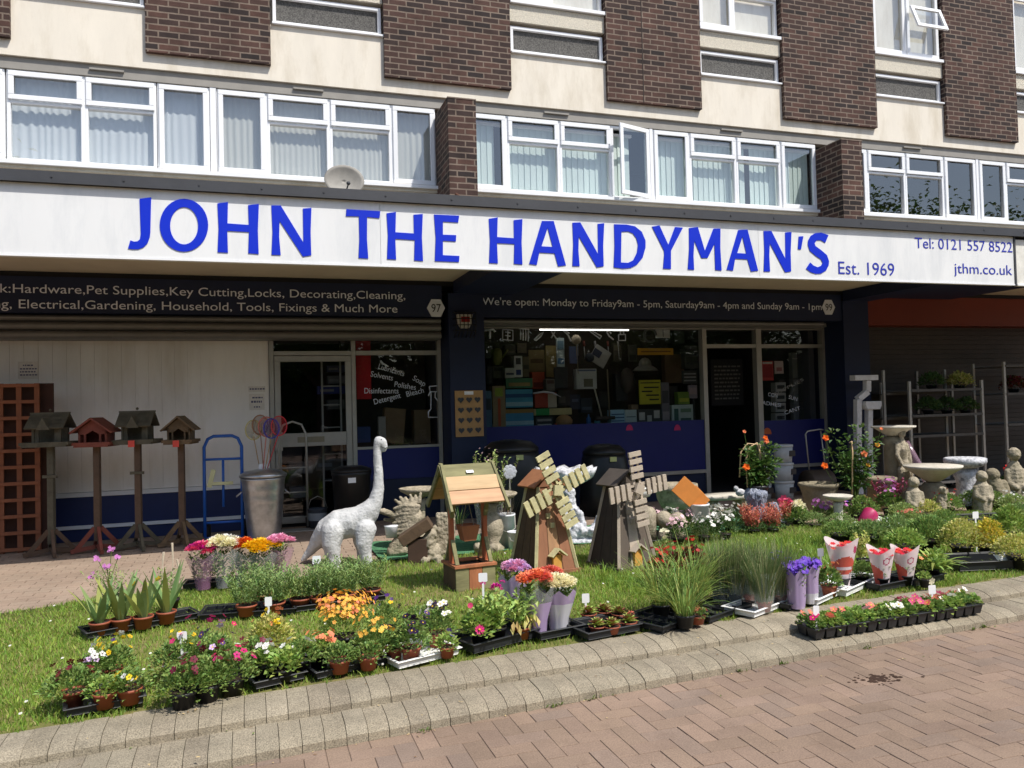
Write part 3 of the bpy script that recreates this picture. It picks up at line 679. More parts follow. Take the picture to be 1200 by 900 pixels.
# --- roller shutter boxes
for xa, xb in ((-6, xl1), (xr0 + .12, 8.35)):
    mb = MB()
    for k, (z0, z1) in enumerate(((2.62, 2.695), (2.52, 2.615), (2.42, 2.515))):
        r = (z1 - z0) / 2; zc = (z0 + z1) / 2; n = 8
        if xa > 0 and k: continue
        prof = [(YF + .05 + .2 - .2 * math.cos(t), zc + r * math.sin(t)) for t in [(-math.pi / 2 + math.pi * i / n) for i in range(n + 1)]]
        a = mb.av([(xa, YF + .02 + .06 * (1 - math.cos(-math.pi / 2 + math.pi * i / n)), zc + r * math.sin(-math.pi / 2 + math.pi * i / n)) for i in range(n + 1)])
        b = mb.av([(xb, YF + .02 + .06 * (1 - math.cos(-math.pi / 2 + math.pi * i / n)), zc + r * math.sin(-math.pi / 2 + math.pi * i / n)) for i in range(n + 1)])
        for i in range(n): mb.face((a + i, b + i, b + i + 1, a + i + 1))
    mb.box(xa, xb, YF + .09, YF + .36, 2.42 if xa < 0 else 2.61, 2.698)
    part('roller_shutter', mb, m_lead, smooth=False)
mb = MB(); mb.box(xr0, 8.62, YF + .3, YG + .02, 2.64, 2.70); part('shopfront_head', mb, m_alu)
# --- pillars
PX1 = (P(525, 400, YF)[0], P(566, 400, YF)[0])
mb = MB(); mb.box(PX1[0], PX1[1], YF - .07, YG + .3, ZP - .02, 3.0); pl1 = part('pillar', mb, m_navy)
mb = MB(); mb.box(8.625, 9.1, YF - .07, YG + .3, ZP - .02, 3.0); pl2 = part('pillar', mb, m_navy)
# --- left bay: white boarded wall, door, window
XD0, XD1, XW1 = P(322, 500, YG)[0], P(413, 500, YG)[0], P(518, 500, YG)[0]
m_board = mat("white_cladding", S(242, 240, 235), 0.6, 0.06, 1.2, 0.05, 20, stain=S(214, 208, 196), stscale=1.4, stamt=.5, aniso=(2, 1, .4))
mb = MB(); x = -5.2
while x < XD0 - .12:
    x2 = min(x + .145, XD0 - .06); mb.box(x, x2 - .006, YG - .002, YG + .05, .66, 2.5); mb.box(x2 - .006, x2, YG + .004, YG + .05, .66, 2.5); x = x2
part('clad_wall', mb, m_board)
mb = MB(); mb.box(-5.2, XD0 - .06, YG - .03, YG + .05, .605, .656); mb.box(-5.2, XD0 - .06, YG - .03, YG + .05, .235, .275); part('skirting_rail', mb, m_upvc)
mb = MB(); mb.box(-5.2, XD0 - .06, YG, YG + .05, ZP - .02, .235); mb.box(-5.2, XD0 - .06, YG - .006, YG + .05, .275, .605); part('stall_riser', mb, mat("navy_riser", S(36, 48, 92), .5, .1))
def shop_door(x0, x1, zt, parent=None, mid=None, rail=True, ang=0.0, fy=YG):
    mb = MB(); mb.box(x0 - .055, x0, fy - .03, fy + .06, ZP - .02, 2.6); mb.box(x1, x1 + .055, fy - .03, fy + .06, ZP - .02, 2.6); mb.box(x0, x1, fy - .03, fy + .06, zt, zt + .055); mb.box(x0, x1, fy - .03, fy + .06, 2.56, 2.6)
    fr = part('door_frame', mb, m_alu); bevel(fr, .004, 1)
    mb = MB(); pane(mb, x0, x1, zt + .055, 2.56, fy + .02); mb.build('transom_pane', m_shopglass, fr)
    return fr
fr = shop_door(XD0, XD1, 2.24)
mb = MB(); mb.M = TR(XD0, YG, 0)
W_ = XD1 - XD0; bars(mb, .004, W_ - .004, ZP + .03, 2.235, -.02, .03, .075); mb.box(.08, W_ - .08, -.04, .035, 1.09, 1.26)
d = part('shop_door', mb, m_alu); bevel(d, .004, 1)
mb = MB(); mb.M = TR(XD0, YG, 0); mb.box(.0, .09, -.09, -.042, 1.05, 1.28); mb.build('door_handle', m_alu, d)
mb = MB(); mb.M = TR(XD0, YG, 0); mb.box(.27, .6, -.046, -.041, 1.14, 1.21); mb.build('letter_plate', mat("letter_plate_grey", S(138, 132, 112), .4), d)
mb = MB(); mb.M = TR(XD0, YG, 0); pane(mb, .075, W_ - .075, 1.262, 2.16, .0); pane(mb, .075, W_ - .075, ZP + .1, 1.088, .0); mb.build('pane', m_shopglass, d)
xw0 = XD1 + .055
mb = MB(); mb.box(xw0, XW1, YG - .03, YG + .06, 2.56, 2.6); mb.box(xw0, XW1, YG - .03, YG + .06, 2.24, 2.295); mb.box(XW1 - .05, XW1, YG - .031, YG + .061, ZP, 2.6); mb.box(xw0, XW1, YG - .03, YG + .06, 1.02, 1.05)
w1 = part('shop_window', mb, m_alu)
mb = MB(); pane(mb, xw0, XW1 - .05, 1.05, 2.24, YG + .02); pane(mb, xw0, XW1 - .05, 2.295, 2.56, YG + .02); mb.build('pane', m_shopglass, w1)
mb = MB(); mb.box(xw0, XW1, YG - .02, YG + .06, .62, 1.018); part('stall_riser', mb, m_blue)
mb = MB(); mb.box(xw0, XW1, YG - .01, YG + .06, ZP - .02, .618); part('stall_riser', mb, m_navy)
# --- middle bay: big shop window and doorway
XS0 = PX1[1]; XS1 = P(823, 450, YG)[0]; XDo = P(886, 450, YG)[0]; XE = P(963, 440, YG)[0]
m_post = m_alu
mb = MB(); ZR = .465
mb.box(XS0, XS1, YG - .03, YG + .06, 2.60, 2.64); mb.box(XS1, XS1 + .07, YG - .04, YG + .07, ZP - .02, 2.64); mb.box(XS0, XS1, YG - .045, YG + .06, ZR, ZR + .05); mb.box(XS0, XS0 + .05, YG - .03, YG + .06, 1.25, 2.6)
w2 = part('shop_window', mb, m_alu)
mb = MB(); pane(mb, XS0 + .05, XS1, 1.25, 2.60, YG + .02); mb.build('pane', m_shopglass, w2)
mb = MB(); mb.box(XS0, XS1, YG - .02, YG + .06, ZR + .05, 1.25); part('stall_riser', mb, m_blue)
mb = MB(); mb.box(XS0, XS1, YG - .01, YG + .06, ZP - .02, ZR - .002); part('stall_riser', mb, m_navy)
mb = MB(); mb.box(XDo - .0, XDo + .09, YG - .04, YG + .07, ZP - .02, 2.64); mb.box(XS1 + .07, XDo, YG - .03, YG + .06, 2.32, 2.375); mb.box(XDo + .09, XE, YG - .03, YG + .06, 2.32, 2.375); mb.box(XS1 + .07, XE, YG - .03, YG + .06, 2.60, 2.64); mb.box(XE, XE + .07, YG - .04, YG + .07, ZP - .02, 2.64)
mb.box(XDo + .09, XE, YG - .045, YG + .06, ZR, ZR + .05)
w3 = part('shop_window', mb, m_alu)
mb = MB(); pane(mb, XDo + .09, XE, 1.2, 2.32, YG + .02); pane(mb, XDo + .09, XE, 2.375, 2.6, YG + .02); pane(mb, XS1 + .07, XDo, 2.375, 2.6, YG + .02); mb.build('pane', m_shopglass, w3)
mb = MB(); mb.box(XDo + .09, XE, YG - .02, YG + .06, ZR + .05, 1.2); part('stall_riser', mb, m_blue)
mb = MB(); mb.box(XDo + .09, XE, YG - .01, YG + .06, ZP - .02, ZR - .002); part('stall_riser', mb, m_navy)
mb = MB(); mb.box(XE + .07, 8.63, YG - .03, YG + .1, ZP - .02, 2.7); part('return_panel', mb, m_navy)
# open door leaf swung into the shop
mb = MB(); mb.M = TR(XS1 + .09, YG + .02, 0) @ rotz(R_(72)); W_ = XDo - XS1 - .09
bars(mb, 0, W_, ZP + .03, 2.3, 0, .045, .06); d = part('shop_door', mb, mat("dark_door_metal", S(60, 60, 62), .5, metal=.4)); 
mb = MB(); mb.M = TR(XS1 + .09, YG + .02, 0) @ rotz(R_(72)); pane(mb, .06, W_ - .06, ZP + .1, 2.24, .02); mb.build('pane', m_shopglass, d)
mb = MB(); mb.box(XS1, XDo + .09, YG - .1, YG + .3, ZP - .03, ZP + .03); part('door_step', mb, mat("step_concrete", S(96, 92, 88), .9, .2))
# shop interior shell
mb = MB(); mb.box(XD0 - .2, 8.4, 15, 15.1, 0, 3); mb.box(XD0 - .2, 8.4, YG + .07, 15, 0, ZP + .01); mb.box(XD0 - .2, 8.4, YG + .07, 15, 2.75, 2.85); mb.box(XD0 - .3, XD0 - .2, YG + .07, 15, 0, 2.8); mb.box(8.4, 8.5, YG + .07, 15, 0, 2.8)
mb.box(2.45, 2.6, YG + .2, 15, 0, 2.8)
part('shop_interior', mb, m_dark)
mb = MB(); mb.box(XS0, XS1, YG + .07, YG + .9, 1.1, 1.24); part('window_shelf', mb, mat("display_shelf", S(70, 62, 54), .8))
mb = MB(); mb.box(XS0, XS1, YG + 1.0, YG + 1.03, 1.24, 2.7); mb.box(1.2, 2.4, YG + .85, YG + .88, 1.0, 2.6); part('display_backboard', mb, mat("backboard", S(58, 52, 46), .9, .3, 5))
# --- right hand neighbour: closed shutter under an orange fascia
mb = MB(); z = ZP; 
while z < 2.64: mb.box(9.1, 15.5, YG - .1 , YG - .06, z, z + .07); mb.box(9.1, 15.5, YG - .088, YG - .06, z + .07, z + .078); z += .078
part('closed_shutter', mb, mat("brown_grey_shutter", S(70, 64, 58), .6, .15, 3))
mb = MB(); mb.box(9.1, 15.5, YF - .02, YF + .3, 2.64, 3.10); part('fascia_board', mb, mat("orange_fascia", S(118, 46, 24), .5, .06))
mb = MB(); mb.box(8.35, 15.5, YF - .02, YF - .0, 2.2, 2.22) if False else None
# --- building end masses so that the block is solid from the side
mb = MB(); mb.box(-6.2, -5.2, YF, 16, 0, 9.5); mb.box(15.5, 16.2, YF + .02, 16, 0, 9.5); mb.box(-6.2, 16.2, 15.2, 16, 0, 9.5); part('party_wall', mb, m_brick)
mb = MB(); mb.box(-6.2, 16.2, YU + .13, 16, 9.5, 9.7); part('roof', mb, m_flash)
# ================================================================== SHOP SIGN
SG = thing('shop_sign', 'long white canopy sign with big blue shop name, phone number and web address', 'sign', (0, 0, 0))
XSE = P(1188, 305, YC)[0]
mb = MB(); xs = [-6, -3.1, 1.2, 5.4, XSE]
for a, b in zip(xs, xs[1:]): mb.box(a + .0015, b - .0015, YC, YC + .05, 2.905, 3.5)
o = mb.build('sign_panel', m_white, SG)
mb = MB(); mb.box(-6, XSE, YC - .006, YC + .055, 2.885, 2.903); mb.build('bottom_trim', m_upvc, SG)
mb = MB(); mb.box(XSE + .002, XSE + .03, YC - .01, YC + .07, 2.88, 3.5); mb.build('end_trim', m_flash, SG)
def ell(cx, cy, rx, ry, n=36): return [(cx + rx * math.cos(2 * math.pi * k / n), cy + ry * math.sin(2 * math.pi * k / n)) for k in range(n)]
GL = [((140, 210), [(118, 115), (186, 106), (181, 310), (178, 340), (165, 375), (140, 400), (110, 411), (75, 411), (50, 406), (64, 358), (85, 366), (105, 364), (120, 352), (125, 320)], None),
 ((140, 210), ell(378, 270, 142, 155), ell(379, 273, 82, 109)),
 ((140, 210), [(574, 142), (636, 134), (633, 259), (758, 268), (754, 152), (817, 146), (811, 300), (816, 439), (755, 434), (759, 310), (632, 303), (636, 431), (575, 428), (581, 290)], None),
 ((140, 210), [(890, 154), (945, 154), (1078, 372), (1075, 172), (1125, 168), (1120, 310), (1124, 446), (1075, 454), (938, 245), (936, 340), (945, 445), (891, 443), (897, 310)], None),
 ((380, 210), [(130, 176), (328, 188), (323, 229), (251, 222), (250, 350), (258, 465), (201, 462), (206, 350), (203, 218), (127, 217)], None),
 ((380, 210), [(365, 200), (420, 192), (417, 311), (526, 318), (523, 208), (577, 204), (572, 340), (579, 480), (527, 476), (530, 357), (416, 350), (421, 471), (368, 468), (373, 330)], None),
 ((380, 210), [(643, 207), (790, 214), (785, 254), (695, 249), (695, 325), (773, 328), (771, 365), (695, 361), (695, 445), (792, 450), (789, 486), (648, 480), (653, 345)], None),
 ((560, 220), [(64, 182), (116, 174), (113, 289), (212, 296), (210, 190), (261, 184), (256, 320), (261, 450), (211, 446), (214, 330), (112, 325), (117, 444), (66, 441), (71, 310)], None),
 ((560, 220), [(375, 195), (444, 195), (516, 455), (470, 461), (449, 385), (360, 380), (345, 453), (300, 447)], [(373, 343), (438, 347), (409, 235)]),
 ((560, 220), [(554, 205), (600, 203), (705, 390), (702, 212), (740, 208), (734, 340), (737, 460), (697, 467), (591, 285), (589, 370), (596, 460), (554, 459), (559, 330)], None),
 ((560, 220), [(798, 214), (870, 216), (920, 226), (960, 258), (982, 310), (982, 350), (965, 410), (930, 452), (895, 470), (850, 474), (796, 467), (801, 340)], [(841, 258), (838, 438), (880, 440), (910, 425), (932, 380), (938, 335), (928, 295), (908, 268), (880, 256)]),
 ((750, 230), [(70, 178), (114, 171), (166, 285), (205, 180), (251, 184), (181, 320), (181, 426), (135, 424), (142, 340), (140, 318)], None),
 ((750, 230), [(287, 186), (339, 181), (380, 320), (430, 190), (471, 190), (470, 300), (478, 435), (441, 432), (436, 280), (396, 362), (360, 362), (318, 260), (313, 350), (317, 431), (280, 429), (288, 310)], None),
 ((750, 230), [(575, 198), (630, 196), (692, 436), (650, 441), (629, 370), (557, 366), (545, 436), (507, 431)], [(569, 333), (623, 336), (600, 236)]),
 ((750, 230), [(724, 204), (770, 204), (853, 370), (851, 212), (887, 210), (882, 330), (885, 440), (850, 446), (760, 275), (757, 350), (762, 441), (725, 441), (729, 320)], None),
 ((750, 230), [(930, 236), (957, 234), (943, 312), (925, 310)], None),
 ((750, 230), [(1104, 228), (1085, 273), (1060, 258), (1035, 258), (1022, 275), (1028, 292), (1060, 315), (1095, 345), (1107, 380), (1105, 405), (1090, 435), (1060, 453), (1030, 455), (1000, 445), (973, 425), (997, 388), (1015, 405), (1040, 416), (1060, 408), (1070, 390), (1060, 370), (1030, 350), (995, 320), (983, 285), (985, 260), (1000, 232), (1025, 217), (1060, 213)], None)]
for off, outer, hole in GL:
    cu = bpy.data.curves.new("g", 'CURVE'); cu.dimensions = '2D'; cu.fill_mode = 'BOTH'; cu.extrude = .003
    for loop in (outer, hole):
        if not loop: continue
        sp = cu.splines.new('POLY'); sp.points.add(len(loop) - 1); sp.use_cyclic_u = True
        for q, (px, py) in zip(sp.points, loop):
            x, z = P(off[0] + px / 5, off[1] + py / 5, YC - .004); q.co = (x, z, 0, 1)
    to = bpy.data.objects.new("g", cu); COL.objects.link(to); dg = bpy.context.evaluated_depsgraph_get(); dg.update()
    me = bpy.data.meshes.new_from_object(to.evaluated_get(dg)); bpy.data.objects.remove(to); bpy.data.curves.remove(cu)
    for v in me.vertices: v.co = (v.co.x, YC - .004 + v.co.z, v.co.y)
    me.materials.clear(); me.materials.append(m_sblue); me.update()
    o = bpy.data.objects.new('letter', me); COL.objects.link(o); o.parent = SG
def stext(body, u0, u1, vb0, vtop, sp=1.0):
    x0, zb = P(u0, vb0, YC); x1, _ = P(u1, vb0, YC); zt = P(u0, vtop, YC)[1]
    text_mesh(body, 0, 0, zb, zt - zb, YC - .004, m_sblue2, SG, x0=x0, x1=x1, sp=sp)
stext("Est. 1969", 982.5, 1048, 321, 306); stext("Tel: 0121 557 8522", 1072, 1186, 290.5, 278); stext("jthm.co.uk", 1118, 1186, 320, 308)
N = thing('shop_sign', 'plain white canopy sign of the neighbouring shop at the right edge', 'sign', (0, 0, 0))
mb = MB(); mb.box(XSE + .05, 16, YC + .01, YC + .06, 2.905, 3.47); mb.build('sign_panel', mat("neighbour_white", S(226, 224, 214), .4), N)
mb = MB(); mb.box(XSE + .05, 16, YC, YC + .07, 2.885, 2.903); mb.build('bottom_trim', m_upvc, N)
# ================================================================== things fixed to or hung in the front
def curtain(name, label, cat, x0, x1, y, z0, z1, m, amp, wl, group=None, irregular=True):
    mb = MB(); n = int((x1 - x0) / .012); a = []
    for k in range(n + 1):
        x = x0 + (x1 - x0) * k / n
        ph = x / wl * 6.283 + (7 * noise.noise(Vector((x * 1.4, 1, 2))) + 3 * noise.noise(Vector((x * 4.3, 4, 2))) if irregular else 0)
        am = amp * (1 + (1.3 * noise.noise(Vector((x * 5, 5, 2))) if irregular else 0))
        a.append(mb.av([(x + (.02 * noise.noise(Vector((x * 5, t, 9))) if irregular else 0), y + am * math.sin(ph + t * .5) * (1 - .45 * t), z0 + (z1 - z0) * t) for t in (0, .5, 1)]))
    for p, q in zip(a, a[1:]):
        for t in range(2): mb.face((p + t, q + t, q + t + 1, p + t + 1))
    return tag(mb.build(name, m, None, True), label, cat, group)
m_net = leafmat("net_curtain", S(240, 244, 246), 0.02, 0.35, 0.8, 0.0)
m_net2 = leafmat("net_curtain_grey", S(226, 226, 218), 0.02, 0.35, 0.8, 0.0)
m_blind = leafmat("vertical_blind", S(226, 238, 232), 0.06, 0.3, 0.7, 0.0)
curtain('net_curtain', 'white net curtain across the three leftmost flat windows', 'curtain', -2.9, -.42, YU + .17, 4.42, 5.41, m_net, .009, .085)
curtain('net_curtain', 'greyish net curtain in the flat windows left of the first brick pier', 'curtain', -.3, 2.3, YU + .17, 4.42, 5.41, m_net2, .009, .07)
def blind(label, x0, x1, gap0, gap1):
    t = thing('vertical_blind', label, 'blind', ((x0 + x1) / 2, YU + .19, 4.42)); mb = MB(); x = x0; mb.M = TR(-(x0 + x1) / 2, 0, 0)
    while x < x1:
        if not gap0 < x < gap1:
            mb.M = TR(x - (x0 + x1) / 2, 0, 0) @ rotz(R_(random.uniform(5, 12)))
            mb.box(-.05, .05, -.001, .001, 0, .9)
        x += .088
    mb.build('slats', m_blind, t); t.children[0]['kind'] = 'stuff'
    mb = MB(); mb.box(x0 - (x0 + x1) / 2, x1 - (x0 + x1) / 2, -.02, .02, .9, .94); mb.build('head_rail', m_upvc, t)
blind('pale vertical blind right of the first brick pier, behind the window with the open casement', 2.7, 5.25, 3.15, 3.35)
blind('pale vertical blind left of the second brick pier, behind four closed windows', 5.5, 8.3, 7.1, 7.2)
curtain('net_curtain', 'thin white curtain in the second floor window above the middle', 'curtain', 6.35, 7.1, YU + .24, 7.0, 8.2, m_net, .02, .1)
# satellite dish on the canopy roof
dx, dz = P(403, 213, 9.55)
t = thing('satellite_dish', 'small white satellite dish standing on the canopy under the left flat windows', 'satellite dish', (dx, 9.55, 3.52))
mb = MB(); M = TR(0, 0, dz - 3.52) @ Matrix.Rotation(R_(84), 4, 'X'); n = 24; prev = None
for k in range(7):
    r = .235 * k / 6 + 1e-3; b = mb.ring((0, 0, .05 * (k / 6) ** 2), r, n, M, 1, .8)
    if prev is not None:
        for i in range(n): mb.face((prev + i, prev + (i + 1) % n, b + (i + 1) % n, b + i))
    prev = b
o = mb.build('dish', mat("dish_white", S(146, 142, 134), .6), t, True); s_ = o.modifiers.new("s", 'SOLIDIFY'); s_.thickness = .006; bake(o)
mb = MB(); mb.tube([(0, .1, 0), (0, .1, dz - 3.52)], .018, 8); mb.tube([(0, .1, dz - 3.55), (0, .01, dz - 3.52)], .014, 8); mb.build('mast', m_flash, t, True)
mb = MB(); mb.tube([(0, 0, dz - 3.7), (0.02, -.26, dz - 3.62)], .009, 6); mb.sphere((.02, -.27, dz - 3.61), .025, 8); mb.build('arm', m_flash, t, True)
# caged alarm box
ax, az_ = P(544, 377, YF - .1)
t = thing('alarm_box', 'white and red alarm box in a black wire cage on the navy pillar', 'alarm box', (ax, YF - .075, az_))
mb = MB(); mb.prism([(-.1, .09), (-.085, -.03), (-.05, -.085), (.05, -.085), (.085, -.03), (.1, .09)], -.08, -.01, 0); mb.build('bell_box', mat("alarm_white", S(214, 210, 200), .4), t)
mb = MB(); mb.box(-.055, .06, -.084, -.081, -.01, .06); mb.build('red_panel', mat("alarm_red", S(168, 40, 40), .4), t)
mb = MB()
for k in range(6):
    x = -.13 + .052 * k; mb.tube([(x, .0, .13), (x, -.11, .11), (x, -.12, -.06), (x, -.09, -.15), (x, 0, -.2)], .006, 5)
for z, y in ((.11, -.115), (.03, -.12), (-.05, -.12), (-.12, -.105)): mb.tube([(-.14, 0, z), (-.13, y, z), (.13, y, z), (.14, 0, z)], .006, 5)
mb.build('wire_cage', mat("black_wire", S(22, 22, 24), .5), t, True)
# slate hearts on a card hanging on the pillar
hx, hz = P(550, 484, YF - .09); x0, z1 = P(533, 458, YF - .09); x1, z0 = P(567, 511, YF - .09)
t = thing('display_card', 'brown card with twelve grey slate hearts hung on the navy pillar', 'display card', (hx, YF - .074, z0))
mb = MB(); mb.box(x0 - hx, x1 - hx, -.016, -.004, 0, z1 - z0); mb.build('card', mat("kraft_card", S(176, 138, 92), .8), t)
W_ = x1 - x0; H_ = z1 - z0
for r in range(4):
    for c in range(3):
        cx = x0 - hx + W_ * (.2 + .3 * c); cz = H_ * (.14 + .22 * r); k = .038
        hp = [(cx + k * 1.05 * (math.sin(a) ** 3), cz + k / 15 * (13 * math.cos(a) - 5 * math.cos(2 * a) - 2 * math.cos(3 * a) - math.cos(4 * a))) for a in [2 * math.pi * q / 22 for q in range(22)]]
        mb = MB(); mb.prism(hp[::-1], -.026, -.0165); mb.build('slate_heart', mat("slate", S(66, 68, 72), .7, .2, 30), t)
mb = MB(); mb.box(-.06, .06, -.0185, -.0162, H_ * .91, H_ * .985); mb.build('card_label', m_upvc, t)
# notices on the clad wall
def notice(u, v, w_, h_, lab, lines):
    x, z = P(u, v, YG); t = thing('paper_notice', lab, 'notice', (x, YG - .006, z - h_ / 2))
    mb = MB(); mb.box(-w_ / 2, w_ / 2, -.003, 0, 0, h_); mb.build('sheet', mat("notice_paper", S(226, 222, 214), .7), t)
    mb = MB()
    for q in lines:
        zz = h_ * q[0]; xx = -q[1] * w_ / 2
        while xx < q[1] * w_ / 2: l_ = random.uniform(.012, .03); mb.box(xx, min(xx + l_, w_ * .46), -.0045, -.0032, zz, zz + q[2]); xx += l_ + .008
    mb.build('print', mat("notice_ink", S(90, 88, 120), .8), t)
notice(33, 434, .2, .2, 'small white paper notice on the clad wall above the brown trellis', [(.75, .5, .014), (.55, .8, .014), (.38, .8, .014), (.2, .8, .014)])
notice(301, 456, .2, .07, 'narrow white paper strip on the clad wall beside the door, upper of two', [(.4, .85, .018)])
notice(301, 471, .18, .2, 'white price notice on the clad wall under the narrow strip', [(.72, .6, .018), (.45, .75, .025), (.15, .4, .016)])
# ================================================================== window vinyl
def vtext(parent, body, u0, v0, u1, v1, H, Y, m=None):
    x0, z0 = P(u0, v0, Y); x1, z1 = P(u1, v1, Y); L_ = math.hypot(x1 - x0, z1 - z0)
    text_mesh(body, 0, 0, z0, H, Y, m or m_greytext, parent, x0=x0, x1=x0 + L_, rot=math.atan2(z1 - z0, x1 - x0))
yv = YG - .004 + .02
for b, q in {"Lubricants": (443, 432, 473, 441), "Solvents": (434, 441, 460, 446), "Polishes": (462, 453, 487, 457), "Soap": (483, 445, 497, 453), "Disinfectants": (427, 461, 467, 461), "Bleach": (477, 465, 497, 460), "Detergent": (439, 474, 470, 466)}.items():
    vtext(w1, b, *q, .072, yv)
def strokes(parent, name, segs, Y, r, m):
    mb = MB()
    for s_ in segs: mb.tube([(P(u, v, Y)[0], Y, P(u, v, Y)[1]) for u, v in s_], r, 5)
    return mb.build(name, m, parent, True)
strokes(w1, 'spray_bottle_outline', [[(505, 467), (505, 479), (502, 483), (502, 489), (515, 489), (515, 472), (510, 466), (510, 459), (505, 459), (505, 467)], [(503, 453), (513, 452), (514, 459), (504, 459), (503, 453)], [(504, 459), (502, 464)]], yv, .0085, m_greytext)
for b, q in {"CON": (900, 464, 911, 466), "SUN": (924, 467, 934, 470), "ADHESI": (893, 474, 915, 477), "CANT": (920, 486, 938, 480)}.items(): vtext(w3, b, *q, .06, yv)
vtext(w3, "SUPPLIES", 908, 464, 942, 446, .05, yv, mat("faint_vinyl", S(150, 150, 148), .6))
# pictograms along the head of the big window: hammer, box, brush, saw, pliers, key, padlock ...
def pict(name, segs, r=.009): strokes(w2, name, segs, yv, r, m_greytext)
pict('hammer_pictogram', [[(568, 387), (578, 386), (580, 389)], [(574, 387), (574, 397)]], .016)
pict('box_pictogram', [[(589, 386), (601, 387), (601, 399), (589, 398), (589, 386)], [(592, 389), (598, 390)], [(592, 393), (598, 394)], [(595, 387), (595, 398)]])
pict('brush_pictogram', [[(608, 385), (620, 386)], [(610, 386), (610, 398)], [(613, 386), (613, 399)], [(616, 386), (616, 399)], [(619, 386), (619, 400)]], .008)
pict('screwdriver_pictogram', [[(626, 398), (632, 392), (637, 389), (634, 394), (628, 399), (626, 398)]], .010)
pict('pliers_pictogram', [[(646, 396), (650, 389)], [(652, 397), (646, 388)]], .010)
pict('tap_pictogram', [[(661, 388), (666, 393), (669, 400)], [(664, 388), (667, 391)]], .012)
pict('hand_saw_pictogram', [[(691, 388), (703, 397), (705, 394), (694, 388), (691, 388)]], .009)
pict('key_pictogram', [[(711, 389), (714, 394), (719, 398)], [(711, 389), (714, 388), (716, 391)]], .011)
pict('padlock_pictogram', [[(725, 392), (733, 392), (733, 399), (725, 399), (725, 392)], [(727, 392), (727, 388), (731, 388), (731, 392)]])
for u in (736, 792, ):
    x, z = P(u, 501, yv); t = thing('sticker', 'pink half round sticker on the blue panel, ' + ('left of the pair' if u == 736 else 'right of the pair near the door'), 'sticker', (x, YG - .026, z))
    mb = MB(); mb.prism([(.055 * math.cos(math.pi * k / 12), .085 * math.sin(math.pi * k / 12) - .04) for k in range(13)], -.004, .0); mb.build('disc', mat("sticker_pink", S(178, 40, 96), .5), t)
x, z = P(897, 505, yv); t = thing('sticker', 'orange half round sticker on the blue panel right of the open door', 'sticker', (x, YG - .026, z))
mb = MB(); mb.prism([(.075 * math.cos(math.pi * k / 12), .10 * math.sin(math.pi * k / 12) - .05) for k in range(13)], -.004, .0); mb.build('disc', mat("sticker_orange", S(190, 92, 44), .5), t)
# fluorescent tube in the shop window (lit)
m_tube, n_, out_ = _nodes("lit_tube"); em = n_.nodes.new("ShaderNodeEmission"); em.inputs[0].default_value = (1, .93, .8, 1); em.inputs[1].default_value = 5.0; n_.links.new(em.outputs[0], out_.inputs[0])
x0, z0 = P(631, 386, YG + .25); x1, z1 = P(738, 387, YG + .25)
t = thing('strip_light', 'lit fluorescent strip light along the head of the shop window', 'strip light', ((x0 + x1) / 2, YG + .25, z0))
mb = MB(); mb.box((x0 - x1) / 2, (x1 - x0) / 2, -.03, .03, .02, .05); mb.build('batten', m_upvc, t)
mb = MB(); mb.tube([((x0 - x1) / 2 + .02, 0, 0), ((x1 - x0) / 2 - .02, 0, 0)], .013, 8); mb.build('tube', m_tube, t)
# ================================================================== goods seen through the glass
def CM(r, g, b, rough=.6): return mat("goods_%d_%d_%d" % (r, g, b), S(r, g, b), rough, .12, 8)
def carton(u0, v0, u1, v1, Y, col, lab, cat='box', d=.14, bands=(), tilt=0, hang=False, name='carton', spots=None, foot=None):
    xa, za = P(u0, v1, Y); xb, zb = P(u1, v0, Y); w_, h_ = xb - xa, zb - za
    t = thing(name, lab, cat, ((xa + xb) / 2, Y + d / 2, za)); mb = MB(); mb.M = Matrix.Translation((0, 0, h_ / 2)) @ Matrix.Rotation(R_(tilt), 4, 'Y') @ Matrix.Translation((0, 0, -h_ / 2))
    mb.box(-w_ / 2, w_ / 2, -d / 2, d / 2, 0, h_); o = mb.build('pack', CM(*col), t); bevel(o, .004, 1)
    if bands:
        mb2 = MB(); mb2.M = mb.M
        for i, (p0, p1, q0, q1) in enumerate(b_[:4] for b_ in bands): mb2.box(-w_ / 2 + w_ * p0, -w_ / 2 + w_ * p1, -d / 2 - .003, -d / 2 - .0005, h_ * q0, h_ * q1, i)
        mb2.build('printed_label', [CM(*b_[4]) for b_ in bands], t)
    return t
W = YG + .35; V = YG + .55
carton(577, 429, 588, 457, W, (150, 160, 160), 'tall narrow white box behind the shop window, left side') if False else None
